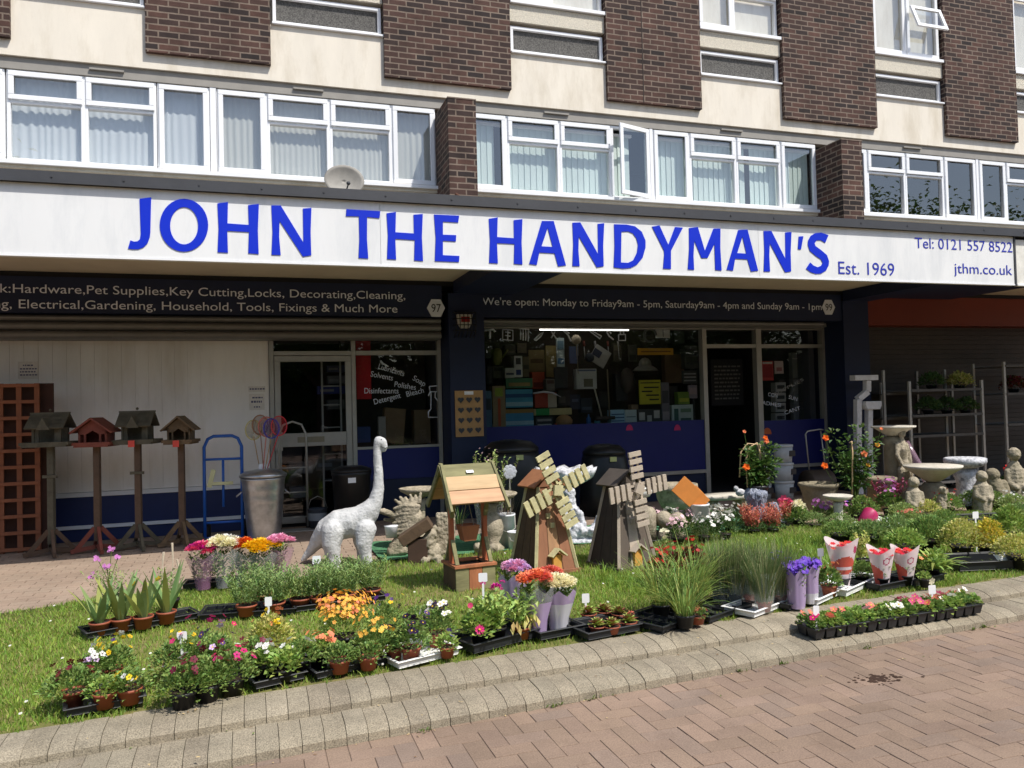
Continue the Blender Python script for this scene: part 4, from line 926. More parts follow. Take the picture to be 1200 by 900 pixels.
goods = [
 (569, 404, 577, 420, V, (60, 62, 58), 'dark green pack high at the left end of the window', [(.1, .9, .5, .7, (96, 96, 80))]),
 (571, 428, 577, 450, V, (44, 44, 48), 'narrow black pack hanging below the dark green pack', []),
 (592, 404, 604, 416, V + .1, (52, 50, 44), 'dark carton behind the box pictogram', [(.1, .9, .2, .4, (84, 80, 66))]),
 (606, 402, 617, 414, V + .1, (84, 76, 56), 'khaki carton behind the brush pictogram', []),
 (613, 418, 620, 442, V, (92, 84, 62), 'khaki upright pack right of the slim white box', [(.1, .9, .4, .6, (60, 56, 46))]),
 (640, 444, 650, 458, W, (104, 100, 92), 'grey packet above the sickle blade', [(.1, .9, .6, .9, (70, 50, 44))]),
 (654, 457, 668, 476, V, (50, 48, 44), 'dark carton right of the red pack', [(.1, .6, .2, .6, (86, 80, 70))]),
 (668, 462, 680, 480, V, (40, 46, 60), 'navy pack low in the middle of the window', [(.2, .8, .5, .7, (80, 90, 110))]),
 (681, 466, 694, 484, V, (46, 50, 58), 'slate blue carton low in the middle of the window', [(.1, .9, .2, .4, (76, 86, 100))]),
 (702, 458, 712, 478, V + .1, (40, 38, 36), 'black box behind the pale broom handle', []),
 (719, 402, 728, 424, V, (58, 54, 46), 'dark olive pack hanging below the padlock pictogram', [(.1, .9, .6, .9, (90, 84, 66))]),
 (737, 404, 746, 424, V, (70, 68, 62), 'grey pack hanging left of the yellow long card', [(.1, .9, .1, .4, (46, 44, 40))]),
 (740, 474, 748, 480, W, (110, 96, 70), 'small tan carton on the pale box', []),
 (803, 405, 817, 432, V, (60, 62, 62), 'grey green pack at the upper right end of the window', [(.1, .9, .2, .5, (40, 44, 44))]),
 (785, 452, 794, 474, V, (76, 70, 66), 'mottled brown pack behind the lime green pack', []),
 (603, 417, 612, 442, W, (196, 198, 192), 'slim white box standing on a pale carton behind the shop window', [(.2, .8, .1, .35, (40, 60, 120)), (.2, .8, .6, .9, (60, 60, 64))]),
 (592, 431, 603, 443, W, (176, 180, 172), 'squat pale carton left of the slim white box in the shop window', [(.1, .9, .3, .5, (60, 70, 90))]),
 (578, 429, 590, 443, V, (96, 96, 78), 'olive green pack in the left part of the shop window', [(.1, .9, .6, .9, (60, 60, 50))]),
 (578, 452, 592, 502, W, (150, 130, 92), 'tall tan pack with an orange handle shape in the left of the shop window', [(.4, .6, .05, .7, (190, 84, 40)), (.2, .8, .75, .95, (150, 170, 60))]),
 (567, 458, 576, 503, W, (74, 110, 130), 'blue green upright pack at the left end of the shop window', [(.1, .9, .5, .8, (40, 60, 70))]),
 (593, 443, 624, 455, W, (70, 120, 84), 'green paddling pool box, topmost of the stack in the window', [(.1, .9, .2, .55, (150, 130, 80))]),
 (593, 456, 624, 478, W, (70, 150, 176), 'turquoise paddling pool box, middle of the stack in the window', [(.0, 1, .08, .3, (150, 190, 196)), (.0, 1, .55, .75, (30, 84, 130))]),
 (593, 479, 625, 503, W, (66, 140, 170), 'turquoise paddling pool box, bottom of the stack in the window', [(.0, 1, .2, .4, (160, 196, 200)), (.0, 1, .8, 1, (150, 120, 60))]),
 (624, 436, 638, 456, V, (168, 70, 44), 'red orange pack beside the paddling pool boxes in the window', [(.1, .9, .1, .4, (120, 40, 30))]),
 (627, 460, 652, 478, W, (150, 56, 36), 'red pack above the long green box in the window', [(.6, 1, .0, .9, (170, 160, 140))]),
 (626, 478, 670, 487, W, (176, 164, 110), 'long yellowish box with a green round badge in the window', [(.05, .4, .0, 1, (40, 140, 70))]),
 (628, 488, 648, 502, W, (60, 62, 60), 'dark printed box under the long yellowish box in the window', [(.1, .9, .2, .35, (180, 180, 170)), (.1, .9, .6, .8, (150, 150, 140))]),
 (653, 396, 661, 430, W, (150, 166, 172), 'narrow pale blue pack hanging under the strip light', [(.1, .9, .1, .3, (70, 110, 150)), (.1, .9, .6, .9, (90, 120, 140))]),
 (620, 410, 638, 436, V + .1, (112, 98, 60), 'brown pack on the backboard left of the hanging pale blue pack', [(.1, .9, .4, .6, (80, 60, 30))]),
 (640, 405, 652, 442, V + .1, (124, 110, 66), 'ochre upright pack behind the hanging pale blue pack', []),
 (668, 406, 677, 426, W, (80, 92, 130), 'small blue pack hanging right of the pale blue pack', []),
 (650, 430, 665, 455, W, (42, 44, 46), 'black hanging tool card in the middle of the window', []),
 (676, 432, 699, 456, W, (170, 174, 172), 'square white box with a grey triangle picture in the middle of the window', [(.35, .8, .1, .5, (96, 96, 80)), (.05, .95, .88, .96, (90, 100, 130))]),
 (716, 480, 732, 500, W, (150, 190, 206), 'pale blue box with dark stripes at the foot of the window, right half', [(.05, .95, .1, .16, (40, 70, 110)), (.05, .95, .3, .36, (40, 70, 110)), (.05, .95, .5, .56, (40, 70, 110)), (.05, .95, .7, .76, (40, 70, 110))]),
 (733, 480, 746, 498, W, (178, 196, 190), 'pale box beside the striped blue box at the foot of the window', [(.1, .9, .5, .56, (80, 100, 100))]),
 (748, 479, 774, 498, W, (60, 62, 58), 'dark box with white picture marks at the foot of the window', [(.05, .3, .3, .8, (190, 190, 180)), (.4, .6, .2, .6, (180, 180, 170)), (.7, .95, .4, .9, (190, 190, 180))]),
 (750, 445, 774, 474, W, (176, 172, 40), 'yellow poster card with black lines in the right half of the window', [(.05, .95, .86, .9, (30, 30, 20)), (.2, .9, .66, .72, (30, 30, 20)), (.1, .6, .5, .56, (30, 30, 20)), (.3, .9, .34, .4, (30, 30, 20)), (.45, .9, .16, .22, (30, 30, 20))]),
 (776, 448, 784, 497, W, (104, 100, 104), 'tall grey mottled pack right of the yellow card', [(.1, .9, .1, .3, (150, 140, 140)), (.1, .9, .5, .8, (70, 66, 70))]),
 (788, 474, 812, 497, W, (186, 200, 190), 'large pale box with faint green print at the right foot of the window', [(.1, .3, .1, .8, (60, 100, 90)), (.4, .9, .1, .3, (80, 110, 96)), (.4, .9, .6, .8, (120, 150, 120))]),
 (795, 459, 808, 474, W, (110, 140, 50), 'lime green pack on the large pale box', [(.1, .9, .2, .5, (170, 180, 60))]),
 (807, 451, 817, 467, W, (140, 130, 140), 'small lilac grey card at the right of the window', [(.1, .9, .3, .8, (170, 150, 150))]),
 (800, 434, 817, 450, W, (52, 52, 54), 'small dark card printed with grey lines at the right of the window', [(.1, .9, .2, .3, (140, 140, 140)), (.1, .9, .45, .55, (140, 140, 140)), (.1, .9, .7, .8, (140, 140, 140))]),
 (780, 415, 801, 449, V + .2, (104, 82, 60), 'brown board at the back of the window, right half', []),
 (748, 408, 789, 416, W, (190, 140, 20), 'yellow long card hanging across the right half of the window', [(.08, .92, .4, .6, (120, 80, 20))]),
 (769, 385, 785, 396, W, (200, 200, 196), 'white envelope shaped card at the head of the window, right', [(.47, .53, .1, .9, (120, 120, 120))]),
 (790, 388, 802, 402, V, (40, 50, 44), 'dark green pack at the top right of the window', []),
 (722, 438, 735, 470, V, (34, 36, 40), 'black case in the middle of the window', []),
 (638, 445, 652, 462, V + .15, (46, 44, 40), 'dark brown carton deep behind the window', []),
]
for g in goods:
    d = .03 if ('card' in g[6] or 'poster' in g[6] or 'hanging' in g[6]) else .12
    carton(g[0], g[1], g[2], g[3], g[4], tuple(min(235, int(c * 1.02)) for c in g[5]), g[6], 'box' if d > .1 else 'card', d, g[7], name='carton' if d > .1 else 'hanging_card')
def prop(name, lab, cat, u, v, Y, bf, mats_):
    x, z = P(u, v, Y); t = thing(name, lab, cat, (x, Y, z))
    for pn, m in bf:
        mb = MB(); m(mb); mb.build(pn, mats_[pn], t, True)
    return t
# tilted picture board with a dark fan shape
carton(694, 407, 713, 428, W, (150, 150, 148), 'pale board hung tilted like a diamond in the window', 'board', .03, [(.0, .5, .35, .75, (40, 44, 70))], tilt=32, name='hanging_board')
prop('lantern', 'round dark mesh lamp hung left of the tilted board', 'lamp', 691, 419, W, [('head', lambda mb: mb.sphere((0, 0, 0), .07, 12))], {'head': CM(40, 46, 60)})
prop('garden_hat', 'pale crumpled sun hat hung in the right half of the window', 'hat', 756, 430, W, [('crown', lambda mb: (mb.sphere((0, 0, .04), (.1, .08, .1), 12), mb.lathe([(.2, -.06), (.16, -.02), (.1, .02)], 16)))], {'crown': CM(126, 124, 116)})
prop('sack', 'rounded grey brown sack slumped in the window right of the middle', 'sack', 735, 446, W + .2, [('bag', lambda mb: mb.sphere((0, 0, 0), (.12, .1, .2), 12))], {'bag': CM(70, 64, 58)})
prop('broom', 'pale broom handle leaning in the middle of the window', 'broom', 705, 488, W - .02, [('handle', lambda mb: mb.tube([(0, 0, 0), (-.13, .05, .62)], .012, 6)), ('head', lambda mb: mb.cbox((0, 0, -.03), (.2, .06, .06)))], {'handle': CM(186, 180, 160), 'head': CM(60, 50, 44)})
prop('broom', 'dark thin broom handle upright behind the pale one', 'broom', 714, 480, W, [('handle', lambda mb: mb.tube([(0, 0, -.1), (0, .03, .6)], .01, 6)), ('head', lambda mb: mb.cbox((0, 0, -.12), (.16, .05, .05)))], {'handle': CM(120, 110, 90), 'head': CM(50, 44, 40)})
prop('sickle', 'curved white sickle blade lying over the red pack in the window', 'sickle', 625, 461, W - .1, [('blade', lambda mb: mb.tube([(0, 0, 0), (.15, 0, .02), (.3, 0, 0), (.42, 0, -.06)], [.012, .016, .014, .004], 6))], {'blade': CM(200, 200, 204)})
prop('coir_ball', 'brown rounded coir ball at the foot of the window', 'coir ball', 661, 494, W - .05, [('ball', lambda mb: mb.sphere((0, 0, 0), (.13, .1, .1), 14))], {'ball': CM(150, 116, 72)})
for i_, (u_, lab_) in enumerate(((676, 'steel tool hanging at the left end of the row under the strip light'), (684, 'second steel tool of the row under the strip light, thin and long'), (697, 'steel tool hanging just left of the pale diamond board'), (712, 'steel tool hanging right of the diamond board'), (724, 'longest steel tool hanging near the padlock pictogram'))):
    prop('hand_tool', lab_, 'tool', u_, 398, V, [('handle', lambda mb: mb.tube([(0, 0, -.02), (.005, 0, -.1)], .016, 6)), ('blade', lambda mb: mb.tube([(.005, 0, -.1), (.01, 0, -.24 - .05 * (i_ % 3))], .008, 6))], {'handle': CM(110, 60, 50) if i_ % 2 else CM(150, 150, 150), 'blade': CM(150, 150, 150)})
prop('hanging_net', 'round grey net hung above the diamond board', 'net', 675, 398, W, [('net', lambda mb: mb.sphere((0, 0, 0), .075, 12)), ('cord', lambda mb: mb.tube([(0, 0, -.05), (.02, 0, -.5)], .006, 5))], {'net': CM(150, 140, 124), 'cord': CM(140, 130, 110)})
prop('watering_can', 'yellow green watering can shape high in the left of the window', 'watering can', 582, 418, V, [('body', lambda mb: mb.lathe([(.06, -.12), (.08, -.05), (.075, .08), (.05, .12)], 14)), ('spout', lambda mb: mb.tube([(.06, 0, -.05), (.17, 0, .1)], .014, 6))], {'body': CM(110, 112, 50), 'spout': CM(110, 112, 50)})
prop('hose', 'grey curved hose hung at the top right of the window', 'hose', 762, 393, W, [('coil', lambda mb: mb.tube([(.1 * math.cos(a), .02 * a / 6, .1 * math.sin(a)) for a in [k * .5 for k in range(12)]], .02, 6))], {'coil': CM(90, 92, 92)})
prop('bottle', 'blue bottle at the foot of the window left of the striped box', 'bottle', 690, 500, W, [('body', lambda mb: mb.lathe([(.035, 0), (.035, .12), (.012, .15), (.012, .18)], 12))], {'body': CM(50, 96, 150)})
prop('bottle', 'teal low bottle beside the blue bottle in the window', 'bottle', 700, 500, W, [('body', lambda mb: mb.lathe([(.045, 0), (.045, .09), (.015, .11), (.015, .13)], 12))], {'body': CM(60, 120, 130)})
# left window: red panel, cardboard
carton(418, 398, 434, 468, YG + .12, (196, 30, 38), 'large red rounded poster behind the left shop window', 'poster', .01, [], name='poster')
carton(450, 478, 474, 520, YG + .3, (120, 96, 66), 'brown cardboard box leaning behind the left shop window', 'box', .2, [], tilt=6)
carton(486, 480, 504, 520, YG + .3, (112, 92, 64), 'narrower brown cardboard box behind the left shop window, near the pillar', 'box', .2, [])
carton(444, 488, 452, 519, YG + .25, (150, 146, 138), 'upright grey white roll behind the left shop window', 'roll', .1, [])
carton(419, 500, 434, 519, YG + .25, (52, 70, 120), 'blue crate at the left end of the left shop window', 'crate', .2, [])
# stock seen through the left glass door
for k_, (u0, v0, u1, v1, c_, lab_) in enumerate(((383, 428, 404, 436, (70, 78, 104), 'slate blue pack on the top shelf behind the left glass door'), (384, 440, 405, 450, (96, 98, 100), 'grey pack on the second shelf behind the left glass door'), (372, 452, 404, 462, (40, 52, 120), 'blue pack at handle height behind the left glass door'), (384, 468, 404, 480, (84, 86, 84), 'grey green pack just above the door rail behind the left glass door'), (338, 540, 366, 556, (92, 92, 92), 'grey crate behind the lower pane of the left glass door, left'), (370, 536, 402, 552, (88, 86, 76), 'dull olive crate behind the lower pane of the left glass door, right'), (340, 570, 362, 584, (100, 100, 104), 'pale crate at the foot of the left glass door'))):
    carton(u0, v0, u1, v1, YG + .45, c_, lab_, 'box', .2, [(.1, .6, .3, .6, (120, 122, 124))])
x_, z_ = P(378, 480, YG + .4); t = thing('shelf_rack', 'thin metal shelf rack standing behind the left glass door', 'rack', (x_, YG + .4, ZP))
for q in (0, .24):
    mb = MB(); mb.box(q - .012, q + .012, 0, .02, 0, 2.1); mb.build('upright', m_alu, t)
for z_ in (.5, .85, 1.2, 1.5, 1.75): mb = MB(); mb.box(.013, .227, 0, .2, z_, z_ + .015); mb.build('shelf', m_alu, t)
# posters right of the door
carton(893, 423, 906, 446, YG + .06, (180, 60, 56), 'red and white poster inside the window right of the door', 'poster', .006, [(.12, .88, .15, .8, (150, 36, 40)), (.1, .9, .85, .95, (200, 190, 180))], name='poster')
carton(908, 423, 918, 438, YG + .06, (190, 170, 164), 'small pinkish poster beside the red one', 'poster', .006, [(.2, .8, .2, .5, (150, 100, 100))], name='poster')
for k in range(4): carton(909, 448 + k * 12, 921, 459 + k * 12, YG + .3, (168, 166, 160), ('topmost', 'second', 'third', 'lowest')[k] + ' of four white tins stacked in the window right of the door', 'tin', .12, [(.15, .85, .3, .7, (60, 60, 60))], name='tin')
carton(931, 413, 948, 493, YG + .35, (120, 122, 118), 'tall grey patterned roll in the window right of the door', 'roll', .1, [(.0, 1, .6, .62, (80, 82, 80)), (.0, 1, .9, .92, (160, 160, 150)), (.0, 1, .3, .31, (80, 82, 80))])
carton(942, 421, 950, 436, YG + .3, (30, 50, 130), 'small blue sign card hung over the grey roll', 'card', .02, [], name='hanging_card')
# door information lettering inside doorway
t = thing('information_board', 'black board with lines of faint writing on the wall inside the doorway', 'board', (P(852, 440, 11.2)[0], 11.2, P(852, 475, 11.2)[1]))
mb = MB(); mb.box(-.3, .3, 0, .02, 0, .75); mb.build('board', CM(34, 34, 36), t)
mb = MB()
for r in range(9):
    x = -.24
    while x < .22: l_ = random.uniform(.03, .09); mb.box(x, min(x + l_, .25), -.004, -.001, .1 + r * .065, .125 + r * .065); x += l_ + .02
mb.build('chalk_lines', CM(120, 120, 116), t)
# ================================================================== under the canopy, left
m_trel = mat("brown_stained_wood", S(146, 90, 62), .8, .25, 4, .3, 60, aniso=(1, 1, .15))
m_grn = mat("weathered_bird_table", S(94, 88, 72), .85, .3, 10, .4, 60)
m_red = mat("red_stained_wood", S(132, 72, 58), .8, .2, 8, .3, 60)
m_postw = mat("post_wood", S(98, 78, 62), .85, .25, 8, .3, 50)
m_tick = mat("price_ticket", S(226, 84, 70), .6)
# trellis planter
tx, ty = G(35, 640, ZP); ty = 9.8
x1 = P(46, 452, ty)[0]
t = thing('trellis_panel', 'brown square lattice trellis leaning at the left of the clad wall', 'trellis', (x1, ty, ZP)); mb = MB()
Ht = P(46, 449, ty)[1] - ZP
nx = 7; pitch = .172
for k in range(nx + 1): mb.box(-k * pitch - .05, -k * pitch, 0, .03, 0, Ht)
nz = int(Ht / .17)
for k in range(nz + 1): mb.box(-nx * pitch - .05, 0, -.022, -.001, .02 + k * (Ht - .06) / nz, .055 + k * (Ht - .06) / nz)
mb.build('lattice', m_trel, t)
mb = MB(); mb.box(-.02, .12, .06, .10, 0, Ht); mb.box(-nx * pitch, -.02, .09, .10, 0, Ht); mb.build('back_board', mat("brown_shade_back", S(70, 44, 34), .85, .2, 5), t)  # back coloured dark to paint the shade behind the lattice holes
def bird_table(u, lab, top, wood, post, style, vfoot=637, tw=.25, hs=(1, 1)):
    x, _ = G(u, vfoot, ZP); y = 9.45; x = P(u, 560, y)[0]; pm = ppm(x, y)
    t = thing('bird_table', lab, 'bird table', (x, y, ZP), -.2)
    zt = P(u, top, y)[1] - ZP      # tray height
    mb = MB(); mb.box(-.03, .03, -.03, .03, .12, zt - .02); mb.build('post', post, t)
    for k in range(4):
        a = k * math.pi / 2 + .5; mb = MB(); d = Vector((math.cos(a), math.sin(a), 0))
        mb.beam(d * .22 + Vector((0, 0, .03)), d * .03 + Vector((0, 0, .26)), .03, .045); mb.beam(d * .03 + Vector((0, 0, .06)), d * .26 + Vector((0, 0, .03)), .032, .04)
        mb.build('foot', wood if style != 'plain' else m_postw, t)
    mb = MB(); W_ = tw; HM = TR(0, 0, zt) @ Matrix.Diagonal((hs[0], hs[0], hs[1], 1)) @ TR(0, 0, -zt)
    mb.box(-W_, W_, -.17, .17, zt - .02, zt); 
    for yy in (-.17, .15): mb.box(-W_ - .02, W_ + .02, yy, yy + .02, zt, zt + .03)
    for xx in (-W_ - .02, W_): mb.box(xx, xx + .02, -.15, .15, zt, zt + .03)
    mb.build('tray', wood, t)
    mb = MB(); mb.M = HM; hw = .15; hh = .2
    if style == 'gable':       # gable faces the street
        for xx in (-hw, hw - .02): mb.box(xx, xx + .02, -.12, .12, zt, zt + hh)
        mb.prism([(-hw, zt + .14), (-hw, zt + hh), (0, zt + hh + .13), (hw, zt + hh), (hw, zt + .14), (.07, zt + .14), (0, zt + .19), (-.07, zt + .14)], -.12, -.10)
        mb.prism([(-hw, zt + .002), (-hw, zt + hh), (0, zt + hh + .13), (hw, zt + hh), (hw, zt + .002)], .09, .11)
        for xx in (-.09, .07): mb.box(xx, xx + .02, -.12, -.1, zt, zt + .14)
        mb.build('house', wood, t); mb = MB(); mb.M = HM
        for s_ in (-1, 1): mb.beam((s_ * .215, -.0, zt + hh - .035), (0, 0, zt + hh + .155), .34, .016, 0, up=(s_, 0, 1))
        for s_ in (-1, 1): mb.beam((s_ * .22, -.165, zt + hh - .04), (0, -.165, zt + hh + .15), .02, .035, 0, up=(0, 1, 0))
        mb.build('roof', wood if style != 'x' else m_red, t)
    elif style in ('porch', 'plain'):
        for xx in (-hw, hw - .025):
            for yy in (-.11, .085): mb.box(xx, xx + .025, yy, yy + .025, zt, zt + hh)
        mb.box(-hw, hw, .06, .08, zt + .002, zt + hh); mb.box(-hw, -.08, -.10, -.085, zt, zt + hh); mb.box(.08, hw, -.10, -.085, zt, zt + hh)
        mb.build('house', wood, t); mb = MB(); mb.M = HM; zr = zt + hh
        for k in range(4):
            f0, f1 = k / 4, (k + 1) / 4
            for s_ in (-1, 1):
                y0 = s_ * .17 * (1 - f0); z0 = zr + .17 * f0; y1 = s_ * .17 * (1 - f1); z1 = zr + .17 * f1
                mb.beam((-.2, (y0 + y1) / 2, (z0 + z1) / 2), (.2, (y0 + y1) / 2, (z0 + z1) / 2 + .0005), .075, .016, 0, up=(0, -s_ * .7, .7) if False else (0, s_ * (z1 - z0), abs(y0 - y1)))
        mb.box(-.205, .205, -.02, .02, zr + .165, zr + .185); mb.sphere((0, 0, zr + .21), .018, 8)
        mb.prism([(-.07, zr - .02), (0, zr + .12), (.07, zr - .02)], -.2, -.05)
        mb.build('roof', wood, t)
    mb = MB(); mb.box(-.032, .032, -.2, -.193, zt - .045, zt + .025); 
    if style in ('gable', 'porch') and 'red' not in lab: mb.build('price_ticket', m_tick, t)
    if style in ('porch', 'plain'):
        mb = MB(); mb.box(-.07, .07, -.045, -.02, zt * .7, zt * .7 + .03); mb.build('perch', wood, t)
    return t
bird_table(60, 'dark weathered bird table with slatted roof, in front of the brown trellis', 521, m_grn, m_grn, 'plain', tw=.22, hs=(.95, .88))
bird_table(114, 'red stained bird table with gabled roof and open arch', 521, m_red, m_postw, 'gable', tw=.17, hs=(.95, .8))
bird_table(162, 'tallest dark green bird table with shingle roof, porch and finial', 518, m_grn, m_postw, 'porch', tw=.19, hs=(.9, .88))
bird_table(213, 'small brown gabled bird table with orange ticket, next to the blue sack truck', 518, mat("brown_bird_table", S(112, 92, 68), .85, .3, 10, .4, 60), m_postw, 'gable', tw=.14, hs=(.8, .8))
# blue sack truck
x0, y0 = P(262, 600, 9.5)[0], 9.5; bz = lambda v: P(262, v, y0)[1] - ZP
t = thing('sack_truck', 'blue tubular steel sack truck standing against the clad wall', 'sack truck', (x0, y0, ZP), -.1)
m_bl = mat("blue_steel", S(36, 92, 176), .4, .08); hw = .2; H_ = bz(511)
mb = MB(); mb.tube([(-hw, 0, .04), (-hw, .03, H_ - .12), (-hw + .04, .035, H_ - .03), (-hw + .1, .035, H_), (hw - .1, .035, H_), (hw - .04, .035, H_ - .03), (hw, .03, H_ - .12), (hw, 0, .04)], .018, 8)
for z in (bz(538), bz(612), .05): mb.tube([(-hw, .015, z), (hw, .015, z)], .014, 8)
mb.tube([(0, .02, bz(538)), (0, .01, bz(594))], .014, 8); mb.build('frame', m_bl, t, True)
mb = MB(); mb.box(-hw - .02, hw + .02, -.22, .0, .0, .02); mb.build('toe_plate', m_bl, t)
for s_ in (-1, 1):
    mb = MB(); mb.M = TR(s_ * .2, .14, .11) @ Matrix.Rotation(math.pi / 2, 4, 'Y'); mb.lathe([(.06, -.03), (.105, -.03), (.11, 0), (.105, .03), (.06, .03)], 18); mb.build('wheel', mat("black_rubber", S(28, 28, 30), .8), t)
mb = MB(); mb.cbox((-.12, -.02, bz(560)), (.05, .01, .2), 0, Matrix.Rotation(.25, 4, 'Y')); mb.cbox((.0, -.03, bz(566)), (.22, .012, .035)); mb.build('tie_on_label', mat("pale_label", S(196, 196, 150), .6), t)
# galvanised dustbin with fishing nets
x0 = P(309, 590, 9.4)[0]; y0 = 9.4; bz = lambda v: P(309, v, y0)[1] - ZP
m_galv = mat("galvanised_steel", S(186, 188, 190), .32, .25, 9, .15, 14, metal=.85)
t = thing('dustbin', 'galvanised steel dustbin with ribbed sides holding childrens fishing nets', 'dustbin', (x0, y0, ZP)); H_ = bz(559)
mb = MB(); pr = [(.17, 0), (.175, .02)] + [(.175 + .06 * k / 24 + (.004 if k % 4 == 0 and k > 14 else 0), .02 + (H_ - .04) * k / 24) for k in range(1, 25)] + [(.245, H_), (.235, H_ - .01)]
mb.lathe(pr, 32, cap1=False); mb.build('body', m_galv, t, True)
mb = MB(); mb.lathe([(.255, H_ + .005), (.26, H_ + .03), (.2, H_ + .07), (.06, H_ + .095)], 32); mb.build('lid', m_galv, t, True)
for s_ in (-1, 1):
    mb = MB(); mb.tube([(s_ * .23, -.05, H_ - .15), (s_ * .285, -.05, H_ - .2), (s_ * .285, .05, H_ - .2), (s_ * .23, .05, H_ - .15)], .008, 6); mb.build('handle', m_galv, t, True)
mb = MB(); mb.cbox((0, 0, H_ + .12), (.09, .05, .06)); mb.build('lid_handle', m_upvc, t)
for (u, v, col, lab, du) in ((297, 504, (196, 186, 120), 'pale yellow childrens fishing net on a cane in the dustbin', -4), (312, 500, (190, 110, 96), 'pink childrens fishing net on a cane, in the middle of the bunch', -1), (305, 498, (150, 110, 84), 'brown childrens fishing net on a cane behind the pink one', 0), (318, 502, (60, 66, 160), 'blue childrens fishing net on a cane', 1), (327, 499, (196, 60, 66), 'red childrens fishing net on a cane, rightmost of the bunch', 3)):
    xn, zn = P(u, v, y0); bx, bzz = P(309 + du, 550, y0)
    t = thing('fishing_net', lab, 'fishing net', (bx, y0 + random.uniform(-.05, .05), ZP + H_ + .06), 0, 'fishing nets in the dustbin'); d = Vector((xn - bx, 0, zn - (ZP + H_ + .06)))
    m = mat("net_%d_%d" % (col[0], col[1]), S(*col), .6); mb = MB(); mb.tube([(0, 0, 0), d - Vector((0, 0, .07))], .006, 6); mb.build('cane', mat("cane", S(170, 140, 100), .7) if col[2] > 100 else m, t)
    mb = MB(); pts = [d + Vector((.085 * math.cos(a), .02 * math.cos(a), .11 * math.sin(a))) for a in [2 * math.pi * k / 20 for k in range(20)]]; mb.tube(pts + pts[:1], .007, 6); mb.build('hoop', m, t, True)
    mb = MB(); c = mb.av([d + Vector((0, .12, -.05))]); r = mb.av(pts)
    for k in range(20): mb.face((c, r + k, r + (k + 1) % 20))
    mb.build('net', filmmat("netfilm_%d_%d" % (col[0], col[1]), S(*col), .45, .8), t)
# silver sack truck in front of the glass door
x0 = P(345, 600, 10.0)[0]; y0 = 10.05; bz = lambda v: P(345, v, y0)[1] - ZP; H_ = bz(494)
t = thing('sack_truck', 'silver sack truck with hooped handle in front of the left glass door', 'sack truck', (x0, y0, ZP)); hw = .16
mb = MB(); mb.tube([(-hw, 0, .03), (-hw, .05, H_ - .16), (-hw + .05, .06, H_ - .04), (0, .06, H_), (hw - .05, .06, H_ - .04), (hw, .05, H_ - .16), (hw, 0, .03)], .014, 8)
for z in (.15, .45, .75): mb.tube([(-hw, .02, z), (hw, .02, z)], .01, 6)
mb.build('frame', m_alu, t, True)
mb = MB(); mb.box(-.22, .22, -.2, 0, 0, .015); mb.build('toe_plate', m_alu, t)
for s_ in (-1, 1):
    mb = MB(); mb.M = TR(s_ * .17, .12, .1) @ Matrix.Rotation(math.pi / 2, 4, 'Y'); mb.lathe([(.05, -.025), (.095, -.025), (.1, 0), (.095, .025), (.05, .025)], 16); mb.build('wheel', MATS["black_rubber"], t)
# stack of clear bags and small bucket by the door
x0 = P(372, 590, 10.0)[0]; t = thing('bucket', 'small grey bucket with a paper label by the left glass door', 'bucket', (x0, 10.0, ZP))
mb = MB(); mb.lathe([(.09, 0), (.12, .24), (.125, .25), (.115, .25)], 20, cap1=False); mb.build('body', CM(70, 76, 84), t, True)
mb = MB(); mb.lathe([(.1145, .11), (.1185, .2)], 20, cap0=False, cap1=False); mb.build('label_band', CM(150, 156, 160), t, True)
mb = MB(); mb.tube([(-.12, 0, .24), (-.08, -.03, .36), (0, -.04, .4), (.08, -.03, .36), (.12, 0, .24)], .004, 6); mb.build('handle', m_alu, t)
# black bins
def bin_(u, vt, y, r, lab, dome=False, ru=None):
    x0 = P(u, 570, y)[0]; H_ = P(u, vt, y)[1] - ZP
    t = thing('compost_bin' if dome else 'plastic_bin', lab, 'bin', (x0, y, ZP)); m = mat("black_plastic", S(30, 31, 32), .4, .12, 6)
    mb = MB()
    if dome: mb.lathe([(r, 0), (r * .97, H_ * .3), (r * .94, H_ * .6), (r * .86, H_ * .8), (r * .8, H_ * .86)], 28)
    else: mb.lathe([(r * .82, 0), (r * .95, H_ * .85), (r, H_ * .87), (r, H_ * .92)], 28)
    mb.build('body', m, t, True)
    mb = MB()
    if dome: mb.lathe([(r * .83, H_ * .855), (r * .82, H_ * .9), (r * .6, H_ * .975), (r * .2, H_), (.01, H_)], 28)
    else: mb.lathe([(r * 1.03, H_ * .915), (r * 1.02, H_ * .95), (r * .6, H_), (.02, H_)], 28)
    mb.build('lid', m, t, True)
    mb = MB(); zz = H_ * .8; mb.cbox((-.02, -r * .93, zz), (.09, .012, .06)); mb.build('sticker', mat("bin_sticker", S(176, 178, 120), .6) if dome else m_upvc, t)
bin_(412, 546, 9.7, .24, 'black plastic dustbin behind the long necked dinosaur')
bin_(600, 515, 9.5, .42, 'black domed compost bin under the left half of the shop window', True)
bin_(709, 520, 9.5, .34, 'black domed compost bin behind the grey windmill', True)
